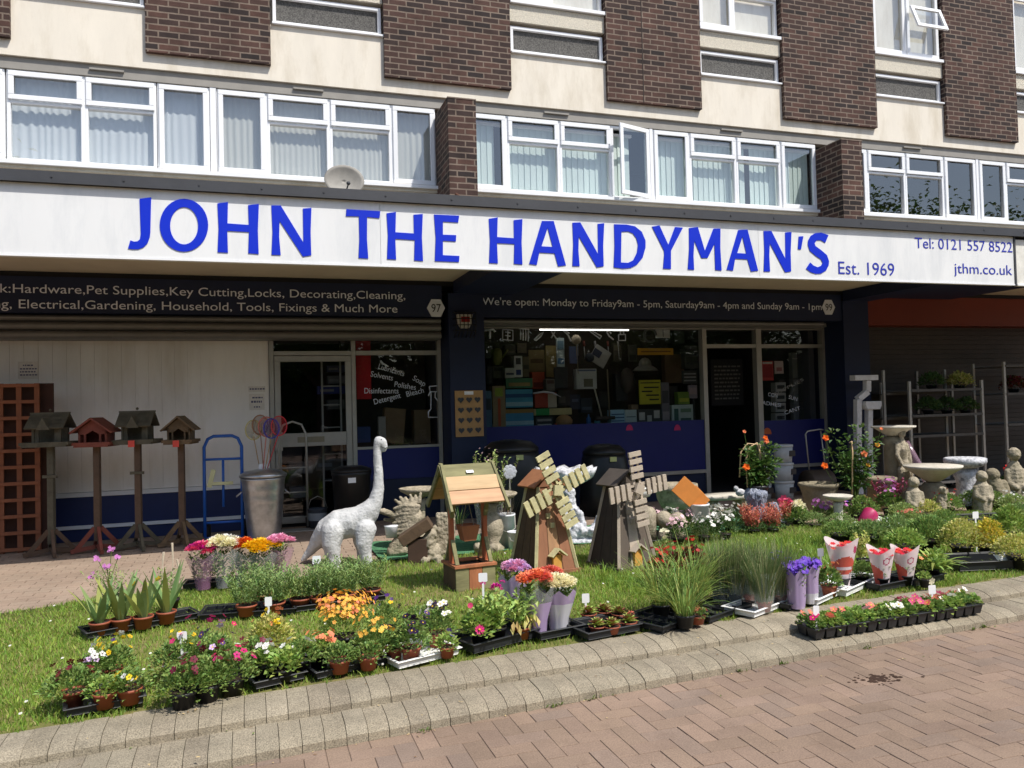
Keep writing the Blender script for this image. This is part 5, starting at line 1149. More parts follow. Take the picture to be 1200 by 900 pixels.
# stacked white tubs right of the door
for r_ in range(3):
    for c_ in range(2):
        x0 = P(918 - c_ * 20, 545, 9.7)[0]; y = 9.7 + c_ * .12
        t = thing('tub', ('bottom', 'middle', 'top')[r_] + ' white tub of the ' + ('right hand' if c_ == 0 else 'left hand') + ' stack beside the doorway', 'tub', (x0, y, ZP + .26 * r_), random.uniform(-.3, .3))
        if c_ == 1 and r_ == 2: bpy.data.objects.remove(t); continue
        mb = MB(); mb.lathe([(.12, 0), (.135, .22)], 22); mb.build('body', CM(186, 190, 190), t, True)
        mb = MB(); mb.lathe([(.143, .222), (.143, .25), (.11, .256)], 22); mb.build('lid', CM(196, 198, 196), t, True)
        mb = MB(); mb.box(.0, .1, -.141, -.12, .09, .17); mb.build('label', CM(60, 56, 54), t)
# push mower style handle and spade heads right of the tubs
x0 = P(955, 560, 9.8)[0]; t = thing('garden_roller', 'thin grey tubular handle of a garden roller standing right of the tubs', 'garden roller', (x0, 9.8, ZP))
mb = MB(); H_ = P(955, 505, 9.8)[1] - ZP; mb.tube([(-.13, -.05, .3), (-.14, 0, H_ - .04), (-.1, 0, H_), (.12, .02, H_ + .02), (.2, .03, H_ + .01)], .011, 6); mb.tube([(.16, -.05, .3), (.13, .0, H_)], .011, 6); mb.build('handle', m_alu, t, True)
mb = MB(); mb.M = TR(0, -.05, .19) @ Matrix.Rotation(math.pi / 2, 4, 'Y'); mb.lathe([(.02, -.2), (.18, -.2), (.19, -.18), (.19, .18), (.18, .2), (.02, .2)], 24); mb.build('drum', CM(74, 62, 52), t, True)
# plastic guttering samples beside the right pillar
m_gut = mat("white_pvc_pipe", S(214, 214, 214), .4)
def boxpipe(mb, pts, s):
    for a, b in zip(pts, pts[1:]): mb.beam(a, b, s, s, 0, up=(0, 1, 0))
yp = 9.6
def L3(u, v): x, z = P(u, v, yp); return (x, yp, z)
for pts, hop, lab in (([(1005, 520), (1005, 468), (1016, 459), (1016, 446)], (999, 446, 1026, 441), 'white square downpipe sample with swan neck and gutter top, left of the pair'), ([(1018, 530), (1018, 478)], (1010, 480, 1028, 470), 'white square downpipe sample with hopper head, right of the pair')):
    p0 = L3(*pts[0]); t = thing('downpipe', lab, 'downpipe', (p0[0], yp, ZP)); o3 = Vector((p0[0], yp, ZP))
    mb = MB(); pp = [Vector((0, 0, 0))] + [Vector(L3(*q)) - o3 for q in pts]; boxpipe(mb, pp, .085); o = mb.build('pipe', m_gut, t); bevel(o, .006, 2)
    a = Vector(L3(hop[0], hop[1])) - o3; b = Vector(L3(hop[2], hop[3])) - o3; mb = MB()
    if hop[1] - hop[3] < 6: mb.box(a.x, b.x, -.06, .06, a.z, b.z + .02)
    else: mb.prism([(a.x + .03, a.z), (b.x - .03, a.z), (b.x, (a.z + b.z) / 2), (b.x, b.z), (a.x, b.z), (a.x, (a.z + b.z) / 2)], -.09, .09)
    o = mb.build('hopper', m_gut, t); bevel(o, .006, 2)
    for z in (.5, 1.0): mb = MB(); mb.box(-.06, .06, .02, .05, z, z + .03); mb.build('bracket', m_gut, t)
# nursery trolleys in front of the closed shutter
def trolley(u0, u1, vt, shelves, y, lab):
    x0 = P(u0, 520, y)[0]; x1 = P(u1, 520, y)[0]; t = thing('plant_trolley', lab, 'plant trolley', (x0, y, ZP)); W_ = x1 - x0; H_ = P(u0, vt, y)[1] - ZP; D = .55
    for (x, yy) in ((0, 0), (W_, 0), (0, D), (W_, D)):
        mb = MB(); mb.box(x - .02, x + .02, yy - .015, yy + .015, .08, H_); mb.build('post', m_alu, t)
        mb = MB(); mb.M = TR(x, yy, .05) @ Matrix.Rotation(math.pi / 2, 4, 'Y'); mb.lathe([(.05, -.015), (.05, .015)], 14); mb.build('castor', MATS["black_rubber"], t)
    zs = [P(u0, s_, y)[1] - ZP for s_ in shelves] + [.12]
    for z in zs:
        mb = MB(); mb.box(.021, W_ - .021, -.018, .0, z - .015, z + .02); mb.box(.021, W_ - .021, D, D + .018, z - .015, z + .02); mb.box(.021, W_ - .021, .001, D - .001, z - .012, z + .0); mb.build('shelf', mat("trolley_shelf", S(84, 82, 78), .6, .2, metal=.2), t); t.children[-1].data.materials[0] = MATS["trolley_shelf"]
        mb = MB(); mb.box(.021, W_ - .021, -.026, -.019, z - .016, z + .021); mb.build('shelf_edge', m_alu, t)
    return t
trolley(1068, 1153, 447, (458, 488, 512), 9.35, 'bare metal plant trolley behind the tall pedestal bird bath')
trolley(1180, 1268, 424, (429, 462, 498), 9.3, 'metal plant trolley cut by the right edge of the photograph')
trolley(1038, 1110, 434, (462, 491), 9.75, 'shadowed metal plant trolley close to the shutter, beside the downpipes')
# ================================================================== GARDEN ORNAMENTS
m_stone = mat("cast_stone", S(166, 155, 134), .9, .3, 14, .9, 60, stain=S(98, 94, 70), stscale=9, stamt=.85)
m_stone_d = mat("aged_cast_stone", S(140, 130, 108), .9, .22, 9, .6, 60, stain=S(98, 92, 72), stscale=5, stamt=.7)
m_pale = mat("pale_stone", S(204, 198, 184), .85, .14, 9, .5, 70, stain=S(168, 160, 144), stscale=6, stamt=.5)
m_wgrey = mat("whitewashed_stone", S(206, 207, 211), .85, .25, 20, 1.0, 40, stain=S(84, 88, 96), stscale=16, stamt=.9)
m_dino = mat("dinosaur_stone", S(200, 200, 198), .85, .22, 18, .8, 45, stain=S(146, 147, 146), stscale=9, stamt=.7)
m_bluegrey = mat("blue_grey_resin", S(128, 134, 150), .8, .35, 40, .9, 60, stain=S(196, 200, 208), stscale=30, stamt=.7)
def chain(mb, pts, n=10, sub=4):
    """string of overlapping balls along (x,y,z,r) points"""
    for a, b in zip(pts, pts[1:]):
        L_ = (Vector(a[:3]) - Vector(b[:3])).length; k = max(2, int(L_ / (min(a[3], b[3]) * .45)) + 1)
        for i in range(k + 1):
            t = i / k; mb.sphere(tuple(a[j] * (1 - t) + b[j] * t for j in range(3)), a[3] * (1 - t) + b[3] * t, n)
# ---- dinosaur
gx, gy = 0.86, 7.55
s_ = 1 / ppm(gx, gy)
t = thing('dinosaur_statue', 'whitish stone long necked dinosaur statue with its tail on the ground', 'statue', (gx, gy, ZP), FACE)
D = lambda u, v, y, r: ((u - 397) * s_, y, (664 - v) * s_, r * s_)
mb = MB()
chain(mb, [D(339, 659, .10, 3.0), D(349, 648, .09, 5.5), D(360, 634, .06, 10), D(372, 623, .03, 15), D(386, 617, 0, 18), D(400, 615, 0, 18), D(411, 611, 0, 16), D(420, 603, -.01, 13)], 14)
chain(mb, [D(420, 603, -.01, 13), D(428, 592, -.015, 9), D(432, 577, -.015, 7), D(433, 560, -.015, 5.7), D(432, 543, -.015, 5.0), D(432, 528, -.015, 4.9), D(434, 521, -.015, 6.2)], 12)
chain(mb, [D(434, 521, -.015, 6.2), D(438, 522, -.015, 5.6), D(440, 527, -.015, 4.4), D(440, 531, -.015, 3.2)], 12)
for (u0, y0, top, foot) in ((380, -.115, 11.5, 8), (417, -.10, 10, 7), (371, .10, 11, 8), (408, .10, 9.5, 7)):
    chain(mb, [D(u0 + 1, 622, y0 * .75, top * 1.25), D(u0 - 1, 637, y0, top * .95), D(u0 + 1, 649, y0 * 1.05, foot), D(u0 + 2, 660, y0 * 1.05, foot), D(u0 + 5, 663, y0 * 1.1, foot * .7)], 12)
    for q in (-3.5, 1.5, 6.5): mb.sphere(D(u0 + q + 2, 663.5, y0 * 1.1 - .05, 1)[:3], 2.6 * s_, 8)
carved('body', mb, m_dino, t, .009, 6, .0035, 16, .0022, 60)
for yy in (-.045, .015):
    mb = MB(); p = D(437.5, 520, 0, 1); mb.sphere((p[0], yy, p[2] + .008), .008, 8); mb.build('eye', mat("stone_eye", S(70, 70, 70), .6), t, True)
mb = MB(); mb.tube([(D(437, 527, 0, 1)[0], -.05, D(437, 527, 0, 1)[2]), (D(442, 530, 0, 1)[0], -.045, D(442, 529, 0, 1)[2]), (D(444, 529, 0, 1)[0], -.015, D(443, 528, 0, 1)[2])], .003, 5); mb.build('mouth', MATS['stone_eye'], t, True)
# ---- wishing well planter
wx, wy = 1.62, 6.12
m_wgreen = mat("green_treated_wood", S(126, 122, 86), .85, .35, 12, .3, 60, aniso=(.2, 1, 1))
m_wbrown = mat("brown_plank", S(164, 104, 70), .85, .25, 10, .3, 60, aniso=(1, 1, .2))
m_wpine = mat("pine_plank", S(206, 176, 134), .8, .4, 3.5, .3, 40, aniso=(.12, 1, 1), stain=S(168, 112, 66), stscale=5, stamt=.6)
m_wdark_or_shade = mat("dark_or_shaded_plank", S(88, 70, 52), .85, .25, 10, .3, 60)  # dark timber, also the painted shade of left sides
t = thing('wishing_well', 'wooden wishing well planter with plank roof and hanging bucket on the lawn', 'wishing well', (wx, wy, ZL), R_(6))
mb = MB(); hw, hd, hb = .165, .15, .175
for k, m_ in ((0, 0), (1, 1), (2, 0)): mb.box(-hw + k * .11 + .002, -hw + (k + 1) * .11 - .002, -hd, -hd + .02, 0, hb, m_)
for k in range(3): mb.box(-hw, -hw + .02, -hd + .021 + k * .09, -hd + .02 + (k + 1) * .09 - .002, 0, hb, 2)  # left side planks: shade painted in as a darker wood
mb.box(hw - .02, hw, -hd + .021, hd, 0, hb, 0); mb.box(-hw + .021, hw - .021, hd - .02, hd, 0, hb, 0)
mb.build('planter_box', [m_wgreen, m_wbrown, m_wdark_or_shade], t)
mb = MB(); mb.box(-hw - .01, hw + .01, -hd - .012, -hd + .035, hb, hb + .02); mb.box(-hw - .01, hw + .01, hd - .035, hd + .01, hb, hb + .02); mb.box(-hw - .01, -hw + .035, -hd + .036, hd - .036, hb, hb + .02); mb.box(hw - .035, hw + .01, -hd + .036, hd - .036, hb, hb + .02); mb.build('rim', m_wbrown, t)
mb = MB(); mb.box(-hw + .03, hw - .03, -hd + .03, hd - .03, hb - .03, hb - .01); mb.build('liner', mat("black_liner", S(26, 28, 30), .35), t)
for s2 in (-1, 1):
    mb = MB(); x = s2 * (hw - .025); mb.box(x - .016, x + .016, -.022, .022, hb + .02, .78, 0); o = mb.build('post', mat("red_brown_post", S(170, 96, 62), .8, .2, 8), t)
    for (z0, z1) in ((hb + .02, hb + .2), (.78, .55)):
        for d2 in (-1, 1):
            mb = MB(); mb.beam((x + s2 * .018 * 0, d2 * .12, z0), (x, d2 * .024, z1), .03, .02); mb.build('brace', m_wgreen, t)
zr = .95; ze = .665; yo = .235; rw = .235
for s2 in (-1, 1):
    for k in range(3):
        f0, f1 = k / 3, (k + 1) / 3 - .02; mb = MB()
        a = Vector((0, s2 * yo * f0, zr - (zr - ze) * f0)); b = Vector((0, s2 * yo * f1, zr - (zr - ze) * f1)); nn = Vector((0, s2 * (zr - ze), yo)).normalized() * .016; a = a + nn * (.9 * (k % 2))
        w0 = rw - .004 * k
        p = [Vector((-w0, 0, 0)) + a, Vector((w0, 0, 0)) + a, Vector((w0, 0, 0)) + b, Vector((-w0, 0, 0)) + b]; q = [v + nn for v in p]
        i = mb.av(p + q); [mb.face(tuple(i + z for z in f)) for f in ((0, 1, 2, 3), (7, 6, 5, 4), (0, 4, 5, 1), (1, 5, 6, 2), (2, 6, 7, 3), (3, 7, 4, 0))]
        mb.build('roof_plank', (m_wgreen, m_wpine, mat("warm_pine", S(200, 160, 124), .8, .4, 4, .3, 40, aniso=(.12, 1, 1)))[k], t)
    for e in (-1, 1):
        mb = MB(); mb.beam((e * (rw - .02), s2 * .0, zr + .012), (e * (rw - .0), s2 * (yo + .05), ze - .045), .045, .02, 0, up=(1, 0, 0)); mb.build('barge_board', m_wgreen, t)
mb = MB(); mb.tube([(-hw, 0, .70), (hw, 0, .70)], .012, 8); mb.build('spindle', m_wdark_or_shade, t)
mb = MB(); mb.tube([(0, 0, .70), (-.05, 0, .47)], .003, 5); mb.tube([(0, 0, .70), (.05, 0, .47)], .003, 5); mb.build('rope', mat("rope", S(150, 140, 120), .9), t)
mb = MB(); i = mb.av([(-.05, -.05, .36), (.05, -.05, .36), (.05, .05, .36), (-.05, .05, .36), (-.075, -.07, .48), (.075, -.07, .48), (.075, .07, .48), (-.075, .07, .48)]); [mb.face(tuple(i + z for z in f)) for f in ((3, 2, 1, 0), (0, 1, 5, 4), (1, 2, 6, 5), (2, 3, 7, 6), (3, 0, 4, 7))]
o = mb.build('bucket', m_wbrown, t); so_ = o.modifiers.new("s", 'SOLIDIFY'); so_.thickness = .012; bake(o)
mb = MB(); mb.cbox((0.0, -.075, .905), (.06, .003, .028), 0, Matrix.Rotation(R_(-50), 4, 'X')); mb.build('price_ticket', m_upvc, t)
# ---- windmills
def windmill(loc, rz, H, wood, lab, sail_ang, sail_m, roof_m, panel_m, L_, shade_face_m):
    t = thing('garden_windmill', lab, 'windmill', (*loc, ZL), rz); b0, b1 = .2, .088
    def q(k, f): # corner k at height fraction f
        w_ = b0 + (b1 - b0) * f; return Vector(((-w_, w_, w_, -w_)[k], (-w_, -w_, w_, w_)[k], .03 + (H - .03) * f))
    mb = MB()
    for k in range(4):
        n_ = 3
        for c in range(n_):
            e0, e1 = c / n_ + .008, (c + 1) / n_ - .008
            p = [q(k, 0).lerp(q((k + 1) % 4, 0), e0), q(k, 0).lerp(q((k + 1) % 4, 0), e1), q(k, 1).lerp(q((k + 1) % 4, 1), e1), q(k, 1).lerp(q((k + 1) % 4, 1), e0)]
            mb.poly(p, 1 if (k == 0 and c == 1) else (2 if k == 3 else 0))  # left face gets a darker material, its shade painted in
    mb.poly([q(k, 1) for k in range(4)], 0)
    o = mb.build('tower', [wood, panel_m, shade_face_m], t); sm = o.modifiers.new("s", 'SOLIDIFY'); sm.thickness = .014; bake(o)
    for k in range(4):
        mb = MB(); a = q(k, 0) * 1.0; c = q(k, 1); mb.beam((a.x * 1.03, a.y * 1.03, .03), (c.x * 1.05, c.y * 1.05, H), .024, .024); mb.build('corner_post', sail_m, t)
    mb = MB(); mb.box(-b0 - .03, b0 + .03, -b0 - .03, b0 + .03, 0, .03); mb.build('base', wood, t)
    # cap: little overhanging roof
    mb = MB(); rw_ = .15
    for s2 in (-1, 1): mb.beam((s2 * .16, 0, H + .0), (0, 0, H + .13), .26, .016, 0, up=(s2, 0, 1))
    mb.build('cap_roof', roof_m, t)
    mb = MB(); mb.prism([(-.09, H), (0, H + .115), (.09, H)], -.10, -.085); mb.prism([(-.09, H), (0, H + .115), (.09, H)], .085, .10); mb.build('gable', wood, t)
    # front details follow the sloping face
    sl = (b0 - b1) / (H - .03)
    def fr(z): return -b0 + sl * (z - .03) - .012
    mb = MB(); mb.prism([(-.04, .03), (.04, .03), (.04, .16), (-.04, .16)], fr(.03) - .006, fr(.16) + .0); mb.build('door', mat("ochre_door", S(206, 150, 70), .8, .15, 8), t)
    mb = MB()
    for s2 in (-1, 1): mb.beam((s2 * .075, fr(.16) - .035, .155), (0, fr(.2) - .035, .215), .07, .012, 0, up=(s2, 0, 1))
    mb.build('porch', sail_m, t)
    for (x, z) in ((.0, .40), (-.03, .48)):
        mb = MB(); mb.box(x - .018, x + .018, fr(z) - .008, fr(z) + .02, z - .02, z + .02); mb.build('window', sail_m, t)
    # sails
    hz = H - .02; hy = fr(hz) - .12
    mb = MB(); mb.M = TR(0, hy, hz); mb.tube([(0, .12, 0), (0, -.02, 0)], .014, 8); mb.build('axle', wood, t)
    mb = MB(); mb.M = TR(0, hy - .03, hz) @ Matrix.Rotation(R_(sail_ang + 30), 4, 'Y'); mb.box(-.042, .042, -.014, .01, -.042, .042); mb.build('hub', sail_m, t)
    for k in range(4):
        mb = MB(); mb.M = TR(0, hy - .012, hz) @ Matrix.Rotation(R_(sail_ang + 90 * k), 4, 'Y') 
        mb.box(-.045, -.02, -.0, .014, .04, L_ - .035); mb.box(.02, .045, -.0, .014, .04, L_ - .01) if False else None
        for j in range(4):
            z0 = .09 + j * (L_ - .09) / 4; mb.box(-.066, .066, -.018, -.001, z0, z0 + (L_ - .09) / 4 - .022)
        mb.box(.022, .04, 0, .012, .04, L_ - .035)
        mb.build('sail', sail_m, t)
    return t
m_wm1 = mat("windmill_tan", S(164, 126, 92), .85, .3, 8, .3, 50, aniso=(1, 1, .15)); m_wm_olive = mat("windmill_olive_sail", S(190, 182, 138), .85, .25, 10, .3, 60); m_wm_red = mat("windmill_red_plank", S(142, 98, 72), .85, .3, 8, .3, 50, aniso=(1, 1, .15))
windmill((2.36, 6.42), R_(12), .72, m_wm_red, 'tan wooden garden windmill with olive slatted sails turned to a cross', -25, m_wm_olive, mat("windmill_brown_roof", S(150, 100, 66), .85, .2, 8), m_wm1, .36, m_wdark_or_shade)
m_gw = mat("grey_brown_paint", S(92, 82, 72), .85, .2, 8, .3, 50, aniso=(1, 1, .15)); m_gs = mat("grey_taupe_sail", S(178, 164, 146), .85, .12, 10, .3, 60)
windmill((3.05, 6.32), R_(14), .70, m_gw, 'grey brown wooden garden windmill with taupe slatted sails, the right hand one', -7, m_gs, mat("dark_grey_roof", S(78, 70, 62), .85, .2, 8), m_gs, .34, mat("grey_brown_shaded", S(66, 58, 52), .85, .2, 8))  # last material is a darker copy, painted shade of the left face
# ---- stones
def lathe_thing(name, lab, cat, u, v, y, prof, m, parts=None, n=28, z=None, rz=0, ztop=None):
    x = P(u, v, y)[0]; t = thing(name, lab, cat, (x, y, ZP + .0 if z is None else z), rz)
    for pn, pr, mm in prof:
        mb = MB(); mb.lathe(pr, n); mb.build(pn, mm or m, t, True)
    return t
def hgt(u, v, y): return P(u, v, y)[1] - ZP
# eagle with spread layered wings, left of the well
ex, ey = PX(480, 640, 7.7), 7.7; t = thing('eagle_statue', 'grey stone eagle ornament with layered wing feathers left of the wishing well', 'statue', (ex, ey, ZP), FACE); k_ = 1 / ppm(ex, ey)
E_ = lambda u, v, y, r: ((u - 482) * k_, y, (651 - v) * k_, r * k_)
mb = MB(); chain(mb, [E_(466, 640, 0, 9), E_(474, 630, 0, 9), E_(484, 618, 0, 12), E_(488, 606, 0, 11), E_(486, 594, 0, 7)], 12); chain(mb, [E_(462, 644, -.02, 7), E_(476, 643, -.02, 5)], 10)
for j in range(8):
    chain(mb, [E_(494 - j * 1.5, 592 + j * 3.6, -.05, 3.0), E_(480 - j * .8, 590 + j * 4.6, -.09 + .004 * j, 3.2), E_(466 - j * .3 + 3 * (j % 2), 594 + j * 4.2, -.06, 2.0)], 8)
for j in range(6): chain(mb, [E_(474 + j * 4, 591 - j * .6, .01, 2.8), E_(466 + j * 6, 585 - j * 1.1 - 2 * (j % 2), .02, 1.8)], 8)
chain(mb, [E_(470, 604, -.03, 4), E_(455, 597, -.06, 4), E_(449, 596, -.06, 3)], 8); chain(mb, [E_(470, 609, 0, 3), E_(454, 607, 0, 2.2)], 8)
carved('body', mb, m_stone, t, .008, 1, .004, 60)
# brown wooden tilted planter (barrow)
bx, by = PX(491, 640, 7.3), 7.3; t = thing('wooden_planter', 'dark brown wooden planter tipped at a slant on the green mat', 'planter', (bx, by, ZP + .02), R_(-14))
mb = MB(); mb.M = TR(0, 0, .24) @ Matrix.Rotation(R_(-32), 4, 'Y'); mb.box(-.16, .16, -.1, .1, 0, .1); o = mb.build('box', m_wdark_or_shade, t); bevel(o, .006)
mb = MB(); mb.box(-.1, .08, -.08, .08, 0, .22); o = mb.build('stand', mat("dark_brown_stand", S(70, 52, 40), .85, .2), t); bevel(o, .006)
mb = MB(); mb.lathe([(.05, .0), (.062, .1), (.068, .11)], 18); o = mb.build('cup', m_upvc, t, True); o.location = (-.26, .1, .22)
# small gargoyle crouching
def lumps(name, lab, cat, u, v, y, pts, m, voxel=.01, disp=.006, dsc=40, z=None, rz=FACE, d2=.003):
    x = P(u, v, y)[0]; t = thing(name, lab, cat, (x, y, ZP if z is None else z), rz); mb = MB()
    for p in pts:
        if isinstance(p[0], (tuple, list)): chain(mb, p, 10)
        else: mb.sphere(p[:3], p[3] if not isinstance(p[3], tuple) else p[3], 14)
    carved('body', mb, m, t, voxel, 2, disp, dsc, d2, 80); return t
lumps('dog_statue', 'small rough stone animal crouching behind the left post of the wishing well', 'statue', 507, 655, 7.3, [(0, 0, .1, (.09, .11, .1)), (-.03, -.04, .2, .08), (.0, -.06, .27, .055), (-.06, -.1, .04, .045), (.07, -.1, .04, .045), (.03, .0, .32, .03)], m_stone, disp=.014, dsc=30)
# bowl at the back left of the well, on a stem
lathe_thing('bird_bath', 'grey stone bird bath bowl half hidden behind the left gable of the well', 'bird bath', 492, 600, 8.0, [('bowl', [(.03, .52), (.1, .55), (.19, .6), (.21, .63), (.19, .63), (.1, .585), (.01, .575)], None), ('stem', [(.1, 0), (.1, .06), (.05, .1), (.055, .45), (.08, .515)], None)], m_stone)
lathe_thing('bird_bath', 'broad pale stone bird bath with scrolled urn stem right behind the well', 'bird bath', 577, 620, 7.55, [('bowl', [(.03, .49), (.12, .5), (.22, .54), (.255, .575), (.25, .585), (.2, .57), (.1, .53), (.01, .525)], None), ('stem', [(.11, 0), (.115, .05), (.09, .07), (.06, .1), (.1, .18), (.115, .25), (.09, .33), (.045, .4), (.05, .44), (.07, .485)], None)], m_stone)
lumps('scroll_base', 'scrolled stone foot piece beneath the broad bird bath', 'stone base', 570, 650, 7.42, [(0, 0, .05, (.12, .08, .05)), (-.08, -.03, .09, .045), (.07, -.03, .08, .045)], m_stone)
lumps('log_stump_ornament', 'pale ribbed stone tree stump ornament seen through the well frame', 'stump', 522, 640, 7.45, [[(x, -.02, 0, .028), (x + .01, -.02, .42, .024)] for x in (-.07, -.035, 0, .035, .07)], m_stone, disp=.008)
# white fluted pot and tall wrapped plant handled with plants; transparent solar flower
x0, z0 = P(597, 553, 7.7); t = thing('garden_spinner', 'small frosted flower shaped garden spinner between the well and the tan windmill', 'garden spinner', (x0, 7.7, ZP)); hz_ = z0 - ZP
mb = MB(); mb.tube([(0, 0, 0), (0, 0, hz_)], .006, 6); mb.build('stake', m_alu, t)
mb = MB(); mb.M = TR(0, -.01, hz_) @ Matrix.Rotation(math.pi / 2, 4, 'X')
for k in range(9): a = k * 2 * math.pi / 9; mb.sphere((.05 * math.cos(a), .05 * math.sin(a), 0), (.028, .028, .006), 8)
mb.sphere((0, 0, 0), (.05, .05, .009), 12); mb.build('flower_disc', filmmat("frosted", S(196, 200, 206), .65, .3), t, True)
# white buckets by the well
def bucket(u, v, y, r, h, lab, col=(226, 228, 230)):
    x = P(u, v, y)[0]; t = thing('bucket', lab, 'bucket', (x, y, ZP)); mb = MB(); mb.lathe([(r * .85, 0), (r * .98, h * .94), (r * 1.06, h * .95), (r * 1.06, h), (r * .98, h), (r * .96, h * .97), (r * .84, .02)], 26, cap1=True); mb.build('body', CM(*col, .4), t, True)
    mb = MB(); mb.tube([(-r * 1.05, 0, h * .93), (-r * .8, -r * .8, h * .6), (0, -r * 1.12, h * .5), (r * .8, -r * .8, h * .6), (r * 1.05, 0, h * .93)], .004, 6); mb.build('handle', m_alu, t); return t
bucket(592, 620, 7.7, .1, hgt(592, 602, 7.7), 'white plastic bucket between the broad bird bath and the tan windmill')
bucket(603, 625, 7.5, .07, .2, 'smaller white pot half hidden by the sails of the tan windmill')
# ornate white fountain behind the tan windmill: shell dish on a figure group
lathe_thing('fountain_dish', 'white and grey ornate shell edged dish raised behind the tan windmill', 'fountain dish', 663, 560, 8.3, [('dish', [(.05, .52), (.2, .56), (.3, .62), (.33, .68), (.34, .72), (.3, .715), (.2, .66), (.02, .64)], None), ('stem', [(.14, 0), (.13, .1), (.08, .2), (.1, .4), (.06, .515)], None)], m_wgrey, n=36)
dish = [c for c in bpy.data.objects if c.name.startswith('dish') and c.parent and c.parent.name.startswith('fountain_dish')][0]
for v in dish.data.vertices:
    a = math.atan2(v.co.y, v.co.x); r = math.hypot(v.co.x, v.co.y); k = 1 + .06 * math.sin(a * 11) * (r / .33) ** 2; v.co.x *= k; v.co.y *= k; v.co.z += .02 * math.sin(a * 11) * (r / .33) ** 3
lumps('fountain_figure', 'white weathered figure group, fountain base behind the tan windmill', 'statue', 669, 620, 7.7, [[(-.08, 0, .0, .13), (-.05, 0, .22, .11), (-.02, 0, .36, .09), (.0, -.02, .45, .06)], (.0, -.02, .52, .06), [(.0, -.02, .38, .055), (.1, -.06, .3, .035), (.13, -.09, .2, .03)], [(.05, -.05, .1, .07), (.14, -.1, .06, .05)], [(.04, -.02, .3, .05), (-.1, -.03, .22, .04)]], m_wgrey, .011, .012, 30)
lumps('fountain_figure', 'white weathered rocky fountain piece between the two windmills', 'statue', 683, 625, 7.6, [[(-.16, 0, .04, .07), (.1, 0, .05, .08), (.22, .02, .06, .07)], [(.12, 0, .1, .07), (.18, .0, .24, .055), (.23, .02, .3, .04)], (.0, -.05, .14, .07), (.09, -.08, .14, .05), [(-.1, -.03, .1, .06), (-.06, -.02, .2, .045)]], m_wgrey, .011, .014, 30)
lumps('paw_plinth', 'low white stone slab under the fountain figures', 'plinth', 665, 640, 7.58, [[(-.25, 0, .02, .045), (.3, 0, .02, .045)]], m_wgrey)
# right of the grey windmill
lathe_thing('bird_bath', 'small white bowl on a stem just right of the grey windmill hub', 'bird bath', 748, 580, 7.6, [('bowl', [(.03, .42), (.12, .45), (.17, .52), (.165, .525), (.1, .47), (.01, .46)], None), ('stem', [(.09, 0), (.05, .06), (.05, .35), (.06, .415)], None)], mat("white_glaze", S(226, 226, 220), .5))
lathe_thing('stone_post', 'stubby stone post with a round top behind the right sail', 'stone post', 757, 610, 7.3, [('shaft', [(.1, 0), (.105, .3), (.1, .34), (.07, .37), (.01, .385)], None)], m_stone)
lathe_thing('stone_finial', 'stone ball finial next to the stubby stone post', 'finial', 778, 605, 7.25, [('ball', [(.04, .16)] + [(.085 * math.sin(q), .245 - .085 * math.cos(q)) for q in [.5 + k * .29 for k in range(10)]], None), ('foot', [(.075, 0), (.075, .1), (.05, .155)], None)], m_stone)
lathe_thing('stone_finial', 'egg shaped stone finial left of the white bucket with orange boards', 'finial', 794, 610, 7.2, [('egg', [(.075, 0), (.09, .1), (.095, .18), (.08, .26), (.05, .3), (.01, .315)], None)], m_stone)
lathe_thing('stone_planter', 'round beige stone planter bowl with beaded rim behind the orange boards', 'planter', 792, 580, 8.15, [('bowl', [(.1, .2), (.17, .22), (.215, .32), (.235, .42), (.25, .43), (.25, .49), (.225, .49), (.2, .44), (.02, .4)], None), ('pedestal', [(.16, 0), (.16, .05), (.1, .09), (.1, .195)], None)], m_stone, n=32)
t = bucket(819, 600, 7.3, .105, hgt(819, 590, 7.3), 'white plastic bucket holding two orange boards')
for (du, dv, hs, rot, dy, lab) in ((805, 576, .125, 44, -.03, 'larger orange square board standing on a corner in the white bucket'), (817, 584, .105, 48, .03, 'smaller orange square board behind the larger one')):
    y = 7.22 + dy; x, z = P(du, dv, y); t = thing('orange_board', lab, 'board', (x, y, z), -.25); mb = MB(); mb.M = Matrix.Rotation(R_(rot), 4, 'Y'); mb.box(-hs, hs, -.012, .012, -hs * .8, hs * .8); o = mb.build('board', mat("orange_board_face", S(214, 134, 62), .7, .12, 6), t); bevel(o, .003)
# low stone bench
x = P(850, 585, 8.3)[0]; hb_ = hgt(850, 579, 8.3); t = thing('stone_bench', 'low curved stone bench top in front of the doorway', 'bench', (x, 8.3, ZP))
mb = MB(); mb.lathe([(.01, hb_ - .06), (.27, hb_ - .055), (.29, hb_ - .02), (.28, hb_), (.01, hb_)], 28, sx=1.25, sy=.6); mb.build('seat', m_pale, t, True)
for s2 in (-1, 1): mb = MB(); mb.box(s2 * .2 - .045, s2 * .2 + .045, -.1, .1, 0, hb_ - .058); o = mb.build('support', m_stone, t); bevel(o, .01)
lumps('bird_ornament', 'little white bird ornament at the end of the stone bench', 'ornament', 868, 583, 8.05, [(0, 0, .05, (.06, .04, .045)), (-.05, 0, .1, .03), [(.04, 0, .05, .025), (.12, 0, .06, .012)]], m_wgrey, .006, z=ZP + hb_ - .01)
